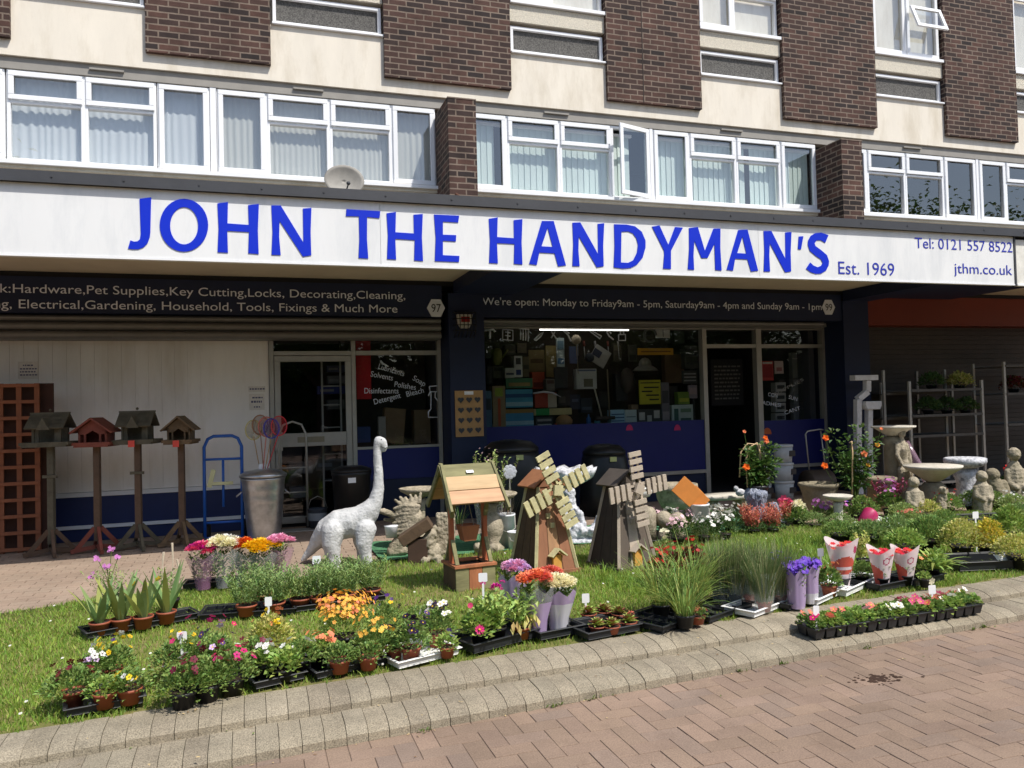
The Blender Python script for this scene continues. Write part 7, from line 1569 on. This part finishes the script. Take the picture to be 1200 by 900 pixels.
tray('white rimmed tray of dark purple pansies on the kerb', (468, 788), (538, 770), .32, m=m_wtray)
plant('nearly black pansies with purple faces, left in the white rimmed tray', 482, 775, .055, .08, fol=[mound(.12, .15, 210, .034, .02)], fm=[lf_mid], blo=[on(.12, .18, [(12, .022, 5, 0), (3, .022, 5, 1)], 2)], bm=[PT['dark'], PT['purple'], m_eye])
plant('white and dark pansies at the back right of the white rimmed tray', 512, 757, .055, .08, fol=[mound(.12, .15, 200, .034, .02)], fm=[lf_mid], blo=[on(.12, .18, [(6, .024, 5, 0), (6, .022, 5, 1)], 2)], bm=[PT['white'], PT['dark'], m_eye])
plant('small violet viola in a terracotta pot at the front right of the white rimmed tray', 524, 770, .045, .06, fol=[mound(.07, .08, 90, .03, .018)], fm=[lf_light], blo=[on(.07, .09, [(3, .018, 5, 0)], None)], bm=[PT['violet']])
plant('leafy pansy with one amber flower at the left of the white rimmed tray', 462, 773, .05, .07, fol=[mound(.09, .1, 120, .03, .018)], fm=[lf_mid], blo=[on(.08, .1, [(3, .02, 5, 0)], None)], bm=[PT['amber']])
plant('leafy pansy with blackish flowers behind the white rimmed tray', 494, 750, .06, .08, m_blackpot, z=ZL, fol=[mound(.15, .14, 220, .032, .018)], fm=[lf_mid], blo=[on(.14, .16, [(8, .02, 5, 0)], None)], bm=[PT['dark']])
# dahlia tray
tray('black tray of leafy dahlias with magenta flowers on the kerb', (556, 770), (630, 750), .3, h=.065)
m_wilt = LM("leaf_wilted", (206, 190, 120))
plant('leafy dahlia with one large magenta bloom on top', 582, 752, .06, .09, m_blackpot, fol=[upr(.11, .2, 26, .06, .03, step=.022, lean=.5)], fm=[lf_light], blo=[lambda mb, z0: [mb.pompom((.0, -.02, z0 + .23), .042, 70, 0, 1), mb.pompom((.06, .05, z0 + .25), .022, 40, 0), mb.pompom((-.06, .05, z0 + .25), .022, 40, 0)]], bm=[PT['magenta']], rz=0)
plant('leafy dahlia with a pink flower low at the left of its tray', 563, 757, .055, .08, m_blackpot, fol=[mound(.11, .15, 150, .05, .03)], fm=[lf_light], blo=[lambda mb, z0: [mb.flower((-.03, -.1, z0 + .05), (0, -1, .4), .03, 10, 0, 1), mb.flower((-.06, -.02, z0 + .17), (-.4, -1, .5), .018, 8, 0, None)]], bm=[PT['hotpink'], m_eye], rz=0)
plant('dahlia with yellowing wilted lower leaves at the right of its tray', 611, 748, .055, .07, fol=[upr(.1, .2, 22, .055, .028, step=.022, lean=.5), lambda mb, z0: [mb.leaf((ru(-.08, .08), -.07 + ru(-.02, .03), z0 + ru(.03, .1)), (ru(-.3, .3), -.5, -1), .06, .028, 1) for _ in range(16)]], fm=[lf_light, m_wilt], rz=0)
mark('white plant marker with a printed line behind the dahlias', 567, 722, 672, w_=.06)
# three sleeved bouquets
tray('black tray of sleeved chrysanthemums on the kerb in front of the tan windmill', (634, 754), (684, 744), .34, h=.06)
f_lil = filmmat("lilac_print", S(196, 172, 212), .72, .3); f_wp = filmmat("white_print", S(232, 230, 236), .7, .3)
bouquet('lilac pink daisy bouquet in a sleeve just below the tan windmill', 604, 722, 665, .1, ['lilac', 'palepink'], film=filmmat("clear_film", (.85, .87, .88), .22, .12), edge=f_lil, band=(1, 2), z=ZL)
bouquet('coral orange daisy bouquet in a purple printed sleeve', 630, 742, 678, .11, ['coral', 'peach'], film=filmmat("clear_film", (.85, .87, .88), .22, .12), edge=f_lil, band=(0, 1))
bouquet('coral red daisy bouquet behind the cream sleeved one', 645, 728, 674, .1, ['coral'], film=filmmat("clear_film", (.85, .87, .88), .22, .12), edge=f_lil, band=(1,))
bouquet('cream flower bouquet in a tall white and purple printed sleeve', 655, 738, 683, .108, ['cream'], film=f_wp, edge=f_lil, band=(2,), n=40)
# houseleeks
tray('black tray of houseleek rosettes on the kerb', (690, 754), (750, 742), .3, h=.055, cells=True)
SP = ['front left', 'front middle', 'front right with red flower', 'back left', 'back middle', 'back right']
for lab, (u, v) in zip(SP, ((700, 742), (717, 742), (737, 737), (690, 727), (708, 724), (726, 727))):
    plant('green and bronze houseleek rosette, %s of the six in their tray' % lab, u, v, .05, .045, fol=[lambda mb, z0: [f_rosette(mb, z0, .075, 34, 0), f_rosette(mb, z0, .05, 20, 0)]], fm=[lf_succ], blo=[lambda mb, z0: mb.pompom((0.02, 0, z0 + .05), .025, 30, 0)] if 'red' in lab else None, bm=[PT['coral']], group='houseleeks in a tray')
mark('white plant marker at the back of the houseleek tray', 687, 728, 696)
# sedge
tray('black tray of arching sedge grass on the kerb', (777, 745), (827, 727), .34, cells=True)
lab_s = ('tall arching yellow green sedge, back of its tray', 'arching sedge at the front of its tray, leaning over the kerb', 'arching sedge at the left of its tray reaching toward the grey windmill', 'upright sedge at the right back of its tray')
for lab, (u, v), h in zip(lab_s, ((795, 718), (803, 735), (775, 722), (815, 715)), (.46, .34, .42, .46)):
    plant(lab, u, v, .06, .08, m_blackpot, fol=[lambda mb, z0, h=h: f_grass(mb, z0, 115, h, .0075, 0, .055, .5, (.3, 1.5))], fm=[lf_sed], group='sedges in a tray')
plant('orange leaved small plant at the right end of the sedge tray', 818, 731, .045, .05, fol=[mound(.06, .06, 50, .03, .018)], fm=[lf_mid], blo=[on(.06, .06, [(8, .016, 5, 0)], None)], bm=[PT['coral']])
# russet heucheras behind sedge
for lab, (u, v) in zip(('russet leaved plant with red flowers behind the sedges, left', 'dark russet leaved plant behind the sedges, middle', 'red flowered russet plant behind the sedges, right, nearest the long grass'), ((772, 688), (790, 680), (812, 672))):
    plant(lab, u, v, .06, .08, m_blackpot, z=ZL, fol=[mound(.12, .16, 150, .045, .03)], fm=[lf_dred], blo=[on(.11, .2, [(9, .02, 5, 0)], None)], bm=[PT['red']])
plant('pale yellow flowered plant beside the right sail of the grey windmill', 780, 660, .06, .08, m_blackpot, z=ZL, fol=[mound(.12, .15, 160, .04, .018)], fm=[lf_grey], blo=[on(.1, .2, [(5, .03, 6, 0)], None)], bm=[PT['cream']])
# fine grasses in sleeves
tray('black tray with empty cells left of the sleeved grasses on the kerb', (832, 733), (882, 715), .3, cells=True)
tray('white tray under the sleeved feathery grasses', (884, 727), (922, 712), .22, m=m_wtray)
for k, (lab, (u, v)) in enumerate(zip(('sleeved feathery grass, leftmost at the back of the black tray', 'sleeved feathery grass, second from the left', 'sleeved feathery grass, third from the left with orange tags', 'sleeved feathery grass at the front of the white tray', 'sleeved feathery grass with lavender tips at the right end'), ((845, 705), (862, 706), (878, 706), (896, 716), (914, 708)))):
    x, y = G(u, v, ZT_); random.seed(k + 50); t = thing('sleeved_grass', lab, 'sleeved grass', (x, y, ZT_), FACE, 'feathery grasses in clear sleeves')
    add_pot(t, .05, .07, m_terra if k > 1 else m_blackpot); mb = MB(); f_grass(mb, .06, 480, .37, .0045, 0, .055, .36, (.05, .5)); mb.build('foliage', lf_fine, t)
    mb = MB(); mb.lathe([(.055, 0), (.065, .1), (.085, .26)], 22, cap0=False, cap1=False); mb.build('sleeve', filmmat("grass_film", (.72, .76, .72), .2, .08), t, True)
    if k == 4:
        mb = MB(); [mb.pompom((ru(-.06, .06), ru(-.06, .06), .3 + ru(0, .05)), .014, 16, 0) for _ in range(12)]; mb.build('blossom', PT['violet'], t)
# violet flowers in lilac sleeves
tray('black tray of violet flowers in lilac sleeves', (926, 718), (958, 704), .24)
bouquet('violet blue flowers in a pale lilac sleeve, front of the pair', 934, 712, 662, .066, ['violet'], 'fl', film=f_wp, edge=f_lil, band=(0, 1, 2), rb=.05)
bouquet('violet blue flowers in a pale lilac sleeve, right of the pair', 949, 706, 657, .066, ['violet'], 'fl', film=f_lil, edge=f_wp, band=(0,), rb=.05)
# small trays right
tray('white tray with a reddish plant in a terracotta pot on the kerb', (958, 712), (992, 696), .26, m=m_wtray)
plant('reddish green begonia in a terracotta pot in the white tray', 972, 698, .055, .075, fol=[mound(.085, .14, 120, .045, .03)], fm=[lf_mid], blo=[on(.08, .15, [(10, .016, 5, 0)], None)], bm=[PT['peach']])
mark('white plant marker between the lilac sleeves and the reddish begonia', 963, 690, 643); 
tray('white polystyrene tray holding a low green shrub', (992, 702), (1030, 684), .3, m=m_wtray, h=.06)
plant('low dark green shrub standing in the white polystyrene tray', 1011, 682, .05, .05, m_blackpot, fol=[mound(.085, .12, 150, .03, .02)], fm=[lf_mid])
plant('tall yellow green shrub behind the white polystyrene tray', 1012, 668, .05, .09, m_blackpot, fol=[upr(.06, .2, 14, .04, .022, step=.014)], fm=[lf_var])
f_red = filmmat("red_print", S(206, 70, 54), .85, .35); f_pk = filmmat("pale_pink_print", S(238, 222, 224), .8, .35)
def sleeve2(lab, u, v, top, rt, xtra=0):
    x, y = G(u, v, ZT_); random.seed(hash_(lab)); H_ = (v - top) / ppm(x, y); t = thing('sleeved_plant', lab, 'sleeved plant', (x, y, ZT_), FACE)
    add_pot(t, .048, .07, m_blackpot)
    mb = MB(); ns, nz = 72, 30; bs = []
    def rad(zz): f = min(max(zz / H_, 0), 1); return .045 + (rt - .045) * f ** 1.25
    for q in range(nz + 1):
        zz = H_ * .95 * q / nz; r = rad(zz); bs.append(mb.av([(r * math.cos(2 * math.pi * i / ns), r * .72 * math.sin(2 * math.pi * i / ns), zz + (.03 * math.cos(2 * math.pi * i / ns * 2 + 1.2) * (q / nz) ** 4)) for i in range(ns)]))
    def ink(x, f, fr):
        if xtra:
            if (x / (rt * .6)) ** 2 + ((f - .5) / .2) ** 2 < 1: return 2 if (abs(x) < rt * .42 and abs(f - .44) < .025) else 1
            if ((x - rt * .6) / .016) ** 2 + ((f - .8) / .075) ** 2 < 1 and fr: return 3
        else:
            if f < .42 - .3 * abs(x / rt + .1) ** .8 * -1 and x < -rt * .1 and f > .08: return 1
            if x > rt * .5 and f < .5: return 1
            if fr and .5 < ((x - rt * .1) / .024) ** 2 + ((f - .7) / .085) ** 2 < 1.2: return 3
        return 2 if False else 0
    for q, (a, b) in enumerate(zip(bs, bs[1:])):
        for i in range(ns):
            t_ = 2 * math.pi * (i + .5) / ns; mb.face((a + i, a + (i + 1) % ns, b + (i + 1) % ns, b + i), ink(rad(H_ * .95 * q / nz) * math.cos(t_), (q + .5) / nz, math.sin(t_) < 0))
    mb.build('sleeve', [f_pk, mat("sleeve_red", S(206, 92, 76), .45), f_pk, mat("sleeve_mauve", S(180, 70, 104), .5)], t, True)
    mb = MB(); [mb.flower((ru(-rt, rt) * .7, ru(-rt, rt) * .5, H_ * ru(.8, .92)), (0, -.4, 1), .02, 6, 0, None) for _ in range(24)]; mb.build('blossom', PT['red'], t)
    mb = MB(); f_mound(mb, H_ * .35, rt * .4, H_ * .45, 40, .04, .025); mb.build('foliage', lf_mid, t)
    return t
sleeve2('large white and red sleeve of red flowers standing behind the white tray', 988, 688, 632, .128, 1)
tray('round edged black tray of two sleeved red flower plants on the kerb', (1031, 696), (1070, 688), .28, h=.06)
sleeve2('white and red sleeve of red flowers, left of the pair in black tray', 1034, 688, 641, .108); sleeve2('white and red sleeve of red flowers, right of the pair in black tray', 1062, 685, 641, .108)
tray('black tray of drooping lime leaved plants on the kerb', (1073, 690), (1107, 682), .26, h=.06)
plant('drooping lime leaved plant hanging over its black tray', 1096, 678, .055, .08, m_blackpot, fol=[lambda mb, z0: f_grass(mb, z0, 40, .26, .03, 0, .04, .7, (.8, 1.8)), mound(.1, .16, 60, .06, .03)], fm=[lf_lime])
plant('small orange flowered plant at the left of the lime leaved tray', 1078, 680, .05, .08, m_blackpot, fol=[mound(.07, .1, 70, .04, .025)], fm=[lf_mid], blo=[on(.06, .12, [(4, .025, 5, 0)], None)], bm=[PT['peach']])
plant('pale yellow flower drooping over the front of the lime leaved tray', 1084, 688, .04, .06, m_blackpot, fol=[mound(.05, .06, 40, .03, .02)], fm=[lf_lime], blo=[lambda mb, z0: mb.flower((0, -.06, z0), (0, -1, -.2), .03, 6, 0, None)], bm=[PT['cream']], rz=0)
# long plug strip
a = Vector((*G(957, 752, .072), 0)); b = Vector((*G(1154, 720, .072), 0)); L_ = (b - a).length; rz = math.atan2(b.y - a.y, b.x - a.x)
t = thing('plug_tray', 'long black cell tray of pink bedding plants sitting on the lower kerb', 'plug tray', (a.x, a.y, .078), rz); nc = 17; cw = L_ / nc; mb = MB()
for r in range(2):
    for k in range(nc):
        x = (k + .5) * cw; y = .05 + r * .085; i = mb.av([(x - cw * .36, y - .03, 0), (x + cw * .36, y - .03, 0), (x + cw * .36, y + .03, 0), (x - cw * .36, y + .03, 0), (x - cw * .47, y - .042, .058), (x + cw * .47, y - .042, .058), (x + cw * .47, y + .042, .058), (x - cw * .47, y + .042, .058)])
        for f in ((3, 2, 1, 0), (0, 1, 5, 4), (1, 2, 6, 5), (2, 3, 7, 6), (3, 0, 4, 7), (4, 5, 6, 7)): mb.face(tuple(i + z for z in f))
mb.box(-.008, L_ + .008, -.0, .185, .0585, .066); o = mb.build('cell_tray', m_tray, t); bevel(o, .002, 1); cr_, sr_ = math.cos(rz), math.sin(rz)
CP = ['pink', 'coral', 'hotpink', 'coral', 'palepink', 'pink', 'coral', 'white']; seen = {}
ORD = ['left end', 'second', 'third', 'fourth', 'fifth', 'sixth', 'seventh', 'eighth', 'ninth', 'tenth', 'eleventh', 'twelfth', 'thirteenth', 'fourteenth', 'fifteenth', 'sixteenth', 'right end']
random.seed(21)
for r in range(2):
    for k in range(nc):
        x = (k + .5) * cw; y = .05 + r * .085; X = a.x + x * cr_ - y * sr_; Yy = a.y + x * sr_ + y * cr_; c = random.choice(CP); nb = random.choice([0, 0, 1, 1, 2]) if r == 0 else random.choice([0, 1, 2])
        lab = '%s bedding plant, %s from left in %s row of long cell tray' % ({'pink': 'pink', 'coral': 'coral red', 'hotpink': 'deep pink', 'palepink': 'pale pink', 'white': 'white'}[c] if nb else 'green leafy', ORD[k], 'front' if r == 0 else 'back')
        if k in (0, nc - 1): lab = lab.replace(' from left', '')
        random.seed(k * 7 + r); p = thing('bedding_plant', lab, 'bedding plant', (X, Yy, .078 + .066), ru(0, 6), 'bedding plants in the long cell tray'); mb = MB(); f_mound(mb, -.005, .05, .06, 46, .034, .026); mb.build('foliage', [lf_light if k % 3 else lf_mid], p)
        if nb:
            mb = MB()
            for q in range(nb + 1): mb.flower((ru(-.03, .03), ru(-.03, .02), .05 + ru(0, .02)), (ru(-.3, .3), -.7, .8), .024, 5, 0, 1)
            mb.build('blossom', [PT[c], m_eye], p)
mark('white plant marker at the left end of the long cell tray', 957, 735, 710, z=.14, w_=.04); mark('white plant marker behind the right half of the long cell tray', 1093, 712, 686, w_=.055)
# right hand shrubs on the lawn
def shrub(lab, u, v, r, h, n, L, W, m, bl=None, bm=None, xy=None, pr=.09, z=ZL, pm=None, cat='shrub'):
    return plant(lab, u, v, pr, .12, pm or m_blackpot, z=z, fol=[mound(r, h, n, L, W)], fm=[m], blo=bl, bm=bm or (), name='potted_shrub', cat=cat, xy=xy)
shrub('golden yellow variegated euonymus shrub on the lawn at the right', 1160, 655, .14, .26, 420, .034, .02, lf_yel)
shrub('lime yellow leaved shrub at the right edge behind the golden one', 1185, 640, .16, .28, 300, .06, .028, lf_lime)
shrub('grey variegated shrub left of the golden yellow shrub', 1128, 655, .2, .26, 480, .034, .02, lf_var)
shrub('grey green variegated shrub overhanging the kerb at the right edge', 1195, 668, .2, .2, 460, .034, .02, lf_var)
shrub('broad green shrub with grassy leaves behind the lime leaved tray', 1090, 648, .22, .24, 520, .06, .018, lf_mid)
shrub('low green leafy shrub on the lawn behind the sleeved red flowers', 1050, 640, .24, .18, 460, .05, .018, lf_herb)
shrub('pale green leafy clump on the lawn just behind the sleeved red pair', 1062, 655, .17, .16, 320, .05, .02, lf_light)
shrub('feathery green clump on the lawn left of the grey variegated shrub', 1108, 634, .2, .2, 380, .05, .016, lf_mid)
shrub('small mid green clump behind the large red and white sleeve', 985, 640, .18, .13, 280, .05, .018, lf_mid)
shrub('dark green leafy clump on the lawn left of the broad green shrub', 1018, 642, .2, .15, 300, .05, .018, lf_herb)
tray('wide black tray of shrubs on the lawn at the right edge', (1125, 672), (1215, 668), .35, h=.08)
x, y = G(1185, 668, ZL); t = thing('price_card', 'white card leaning at the front of the wide shrub tray at the right', 'price card', (x, y, ZL + .05), -.1); mb = MB(); mb.M = Matrix.Rotation(R_(-50), 4, 'X'); mb.box(-.09, .09, -.002, .002, 0, .1); mb.build('card', m_upvc, t)
mark('white plant marker beside the golden yellow shrub', 1145, 650, 600, w_=.06)
# ---------------- back rows behind the lawn
def gp(u, v, z=ZP): return G(u, v, z)
t = tray('flat black tray of white pink bedding behind the right windmill sail', (745, 642), (800, 636), .35, z=ZP)
for k, (u, v, c) in enumerate(((752, 632, 'blush'), (768, 630, 'blush'), (785, 628, 'white'), (802, 629, 'blush'), (820, 626, 'blush'), (838, 624, 'white'), (855, 622, 'white'), (795, 638, 'blush'), (825, 636, 'white'), (850, 633, 'white'))):
    ws = ['first', 'second', 'third', 'fourth', 'fifth', 'sixth', 'seventh', 'eighth', 'ninth', 'tenth'][k]
    plant('%s flowered bedding plant behind the lawn, %s counting from the grey windmill' % ('white' if c == 'white' else 'blush pink', ws), u, v, .06, .07, m_blackpot, z=ZP + .03, fol=[mound(.15, .19, 190, .035, .02)], fm=[lf_dark if k > 3 else lf_mid], blo=[on(.14, .2, [(22, .024, 5, 0)], None)], bm=[PT[c]], group='white and blush bedding plants along the back of the lawn')
for k, (u, v) in enumerate(((878, 622), (897, 621), (916, 619), (884, 628), (906, 627))):
    plant('red orange leaved bedding plant in front of the shaggy urn, %s of its block' % ('left back', 'middle back', 'right back', 'left front', 'right front')[k], u, v, .06, .07, m_blackpot, z=ZP, fol=[mound(.14, .1, 110, .04, .02, 1), lambda mb, z0: f_upright(mb, z0 + .02, .14, .2, 44, .03, .013, 0, .012)], fm=[LM("coral_leaf", (206, 126, 100), alt=S(176, 92, 76), altp=.35), lf_dark], group='red orange bedding plants')
plant('creamy white hydrangea like flower head right of the red orange bedding', 936, 618, .07, .09, m_blackpot, z=ZP, fol=[mound(.15, .17, 160, .05, .03)], fm=[lf_mid], blo=[lambda mb, z0: [mb.flower(hem(.09, .1) + Vector((0, 0, z0 + .13)), (ru(-.5, .5), -.6, .8), .02, 4, 0, None) for _ in range(80)]], bm=[PT['cream']])
plant('mauve flowered bedding plant right of the creamy flower head, left of two', 965, 615, .07, .08, m_blackpot, z=ZP, fol=[mound(.17, .16, 200, .035, .02)], fm=[lf_mid], blo=[on(.15, .2, [(24, .026, 5, 0)], None)], bm=[PT['mauve']])
plant('violet and mauve flowered bedding plant, right of two, near the small pale bird bath', 985, 612, .07, .08, m_blackpot, z=ZP, fol=[mound(.16, .15, 200, .035, .02)], fm=[lf_mid], blo=[on(.15, .2, [(16, .024, 5, 0), (10, .022, 5, 1)], None)], bm=[PT['mauve'], PT['violet']])
plant('fine green feathery plant below the mauve bedding', 955, 620, .07, .06, m_blackpot, z=ZP, fol=[mound(.17, .14, 260, .035, .01)], fm=[lf_herb]); plant('fine green feathery plant below the violet bedding', 985, 620, .07, .06, m_blackpot, z=ZP, fol=[mound(.17, .13, 240, .035, .01)], fm=[lf_herb])
plant('bright pink cyclamen in a white pot beside the brown stone ornament', 922, 598, .08, .1, CM(226, 224, 220), z=ZP, xy=(P(922, 598, 7.6)[0], 7.6), fol=[mound(.13, .1, 90, .05, .04)], fm=[lf_dark], blo=[on(.1, .2, [(22, .04, 5, 0)], None), lambda mb, z0: [mb.pompom((ru(-.07, .07), ru(-.05, .05), z0 + ru(.15, .2)), .04, 24, 0) for _ in range(6)]], bm=[PT['pink']])
plant('peach flowered bushy plant right of the violet bedding', 1012, 612, .07, .09, m_blackpot, z=ZP, fol=[mound(.18, .24, 260, .045, .028)], fm=[lf_mid], blo=[on(.15, .22, [(3, .034, 8, 0)], None)], bm=[PT['coral']])
x, y = gp(1012, 618); t = thing('flower_pot', 'empty magenta plastic plant pot lying by the white sheet', 'pot', (x, y, ZP), .4); mb = MB(); mb.M = TR(0, 0, .06) @ Matrix.Rotation(R_(70), 4, 'Y'); mb.lathe([(.06, 0), (.085, .17), (.09, .18), (.08, .18), (.055, .01)], 20, cap1=False); mb.build('pot', mat("magenta_pot", S(168, 40, 88), .45), t, True)
x, y = gp(1040, 618); t = thing('plastic_sheet', 'crumpled white plastic sheet behind the lawn under the flowers', 'sheet', (x, y, ZP + .01), -.1); mb = MB(); nx_, ny_ = 26, 12; rows = [mb.av([((i / nx_ - .5) * .62, (j / ny_ - .5) * .4, .035 + .035 * noise.noise(Vector((i * .31, j * .4, 3))) + .05 * max(0, 1 - abs(i / nx_ - .6) * 4) * (j / ny_)) for j in range(ny_ + 1)]) for i in range(nx_ + 1)]
for p, q in zip(rows, rows[1:]):
    for j in range(ny_): mb.face((p + j, q + j, q + j + 1, p + j + 1))
mb.build('sheet', mat("white_polythene", S(226, 228, 226), .35), t, True)
plant('purple leaved tall plant with pink flowers in front of the stone pot', 1035, 600, .08, .1, m_blackpot, z=ZP, xy=(P(1043, 600, 7.6)[0], 7.6), fol=[mound(.17, .26, 220, .06, .035, 0), lambda mb, z0: f_upright(mb, z0 + .12, .14, .26, 16, .05, .03, 1, .02, lean=.7)], fm=[lf_mid, lf_purp], blo=[on(.16, .36, [(14, .03, 5, 0)], None)], bm=[PT['mauve']])
for k, (u, v, m, r, h, c, lab) in enumerate(((1058, 612, lf_grey, .18, .16, None, 'grey green trailing plant in front of the stone children'), (1085, 609, lf_var, .2, .17, None, 'pale edged trailing plant below the broad bird bath'), (1110, 603, lf_mid, .19, .2, 'red', 'green bedding plant with small red buds below the cherub'), (1140, 600, lf_mid, .2, .2, None, 'glossy green plant in a black tray below the white ornament'), (1165, 598, lf_mid, .19, .17, None, 'small leaved green plant left of the grey feathery one'), (1188, 602, lf_grey, .2, .18, 'white', 'grey feathery plant with tiny white flowers at the right edge'), (1195, 612, lf_herb, .2, .14, None, 'low green plant at the right edge in front of the grey feathery one'), (1065, 618, lf_grey, .15, .11, 'coral', 'small plant with coral flowers beside the white sheet'))):
    plant(lab, u, v, .08, .08, m_blackpot, z=ZP, fol=[mound(r, h, 260, .04, .022)], fm=[m], blo=[on(r * .9, h * 1.05, [(12, .018, 5, 0)], None)] if c else None, bm=[PT[c]] if c else ())
tray('wide black tray under the green plants in front of the whitewashed bird bath', (1105, 616), (1200, 612), .4, z=ZP, cells=True)
plant('bright red geranium flower between the hunched figure and the large seated figure', 1180, 590, .08, .2, m_blackpot, z=ZP, xy=(P(1179, 560, 7.7)[0], 7.7), fol=[mound(.12, .22, 80, .05, .04)], fm=[lf_dark], blo=[lambda mb, z0: [mb.flower((ru(-.06, .06), ru(-.06, .02), z0 + .29 + ru(-.04, .04)), (ru(-.4, .4), -1, .6), .034, 5, 0, None) for _ in range(16)]], bm=[PT['red']])
# roses
def rose(lab, x, y, z, H_, w_, canes, roses, seed):
    random.seed(seed); t = thing('rose_bush', lab, 'rose bush', (x, y, z), FACE); mb = MB(); add_pot(t, .11, .2, m_blackpot)
    tips = []
    for k in range(15):
        a = ru(0, 6.28); q = ru(.2, 1) * w_; e = Vector((q * math.cos(a), q * math.sin(a) * .6, H_ * ru(.55, 1))); m_ = Vector((e.x * .3, e.y * .3, H_ * .4)); mb.tube([(0, 0, .18), m_, e], [.006, .005, .003], 5, 0); tips += [m_, e, (m_ + e) / 2]
    mb.build('stems', m_stem, t)
    mb = MB()
    for tp in tips:
        for k in range(17):
            d = Vector((ru(-1, 1), ru(-1, 1), ru(-.3, 1))); mb.leaf(tp + d * w_ * .28, d, .07 * ru(.7, 1.2), .042, 0, .2)
    mb.build('foliage', LM("rose_leaf", (86, 116, 56), var=.4), t)
    for (u, v, r, c) in roses:
        px, pz = P(u, v, y - .1); dx = (px - x); mb = MB(); lx = dx * math.cos(-FACE); ly = -.1
        for q in range(3): mb.flower((lx, ly - .01 * q, pz - z), (0, -1, .35), r * (1 - .25 * q), 5, 0, None, cup=.35 + .2 * q)
        mb.pompom((lx, ly - .02, pz - z), r * .5, 24, 0); mb.tube([(lx * .6, ly * .3, (pz - z) * .6), (lx, ly, pz - z - .01)], .003, 4, 1); o = mb.build('rose_flower', [PT[c], m_stem], t)
    for pts in canes:
        mb = MB(); q = []
        for (u, v, dy) in pts: px, pz = P(u, v, y + dy); q.append(((px - x), dy, pz - z))
        mb.tube(q, .009, 6); mb.build('cane_hoop', mat("pale_cane", S(206, 176, 134), .6), t, True)
    return t
yr = 7.62; rose('orange climbing rose growing over two bent canes in the shaggy urn', P(888, 560, yr)[0], yr, ZP + .28, .62, .2, [[(878, 572, 0), (876, 538, 0), (880, 524, 0), (887, 519, 0), (890, 530, 0), (890, 572, 0)], [(868, 560, .05), (869, 530, .05), (876, 520, .05), (888, 521, .05), (890, 545, .05)]], [(879, 548, .045, 'orange'), (900, 517, .035, 'peach'), (877, 506, .022, 'peach'), (899, 513, .03, 'orange')], 5)
yr = 7.75; rose('taller peach orange rose bush tied to an upright cane, left of the pedestal bird bath', P(1003, 590, yr)[0], yr, ZP, 1.0, .3, [[(1003, 600, -.1), (1003, 530, -.1), (1002, 517, -.1), (1000, 519, -.1)]], [(975, 514, .042, 'orange'), (1014, 532, .044, 'peach'), (974, 547, .045, 'orange'), (1027, 521, .035, 'amber'), (1031, 502, .022, 'peach'), (1018, 545, .03, 'amber')], 8)
# wrapped tall plant behind the well
x = P(572, 560, 7.85)[0]; plant('tall pink budded shrub in a clear wrapper behind the wishing well', 0, 0, .09, .14, m_blackpot, z=ZP, xy=(x, 7.85), fol=[lambda mb, z0: f_upright(mb, z0 + .2, .2, .62, 34, .04, .02, 0, .02, 1, lean=.35)], fm=[lf_grey, m_wood], blo=[on(.17, .8, [(40, .014, 5, 0)], None), lambda mb, z0: [mb.flower((ru(-.05, .1), -.16, z0 + .34 + ru(-.05, .06)), (0, -1, .3), .03, 6, 1, None) for _ in range(9)]], bm=[PT['blush'], PT['white']])
t = [o for o in bpy.data.objects if o.get('label', '').startswith('tall pink budded')][0]; mb = MB(); mb.lathe([(.1, .02), (.12, .2), (.16, .5)], 24, cap0=False, cap1=False); mb.build('wrapper', filmmat("clear_film", (.85, .87, .88), .22, .12), t, True)
plant('wisp of dry twigs in a clear wrapper right of the tall budded shrub', 0, 0, .06, .1, m_blackpot, z=ZP, xy=(P(590, 590, 7.8)[0], 7.8), fol=[lambda mb, z0: f_grass(mb, z0, 50, .5, .006, 0, .04, .35, (.0, .2))], fm=[LM("dry_twig", (150, 130, 112))])
plant('dark wispy plant in the planter basket inside the well frame', 0, 0, .05, .05, m_blackpot, z=ZP + .3, xy=(1.9, 7.5), fol=[lambda mb, z0: f_grass(mb, z0, 30, .3, .006, 0, .03, .6, (.4, 1.0))], fm=[lf_dark], pot=False)
# plants on the trolleys
for k, (u, v, lab, m, z_) in enumerate(((1092, 456, 'dark leafy plant on the top shelf of the bare trolley, left', lf_dark, 458), (1125, 456, 'pale leaved plant on the top shelf of the bare trolley, right', lf_var, 458), (1110, 486, 'dull green plant on the second shelf of the bare trolley', lf_dark, 488), (1088, 487, 'sparse dark plant at the left of the second trolley shelf', lf_dark, 488), (1132, 487, 'small dark plant at the right of the second trolley shelf', lf_dark, 488), (1188, 460, 'reddish plant on the trolley at the right edge', lf_dred, 462))):
    y = 9.6; x, z = P(u, z_, 9.35); plant(lab, 0, 0, .08, .09, m_blackpot, z=z + .001, xy=(P(u, v, y)[0], y), fol=[mound(.2, .22, 150, .07, .035)], fm=[m])
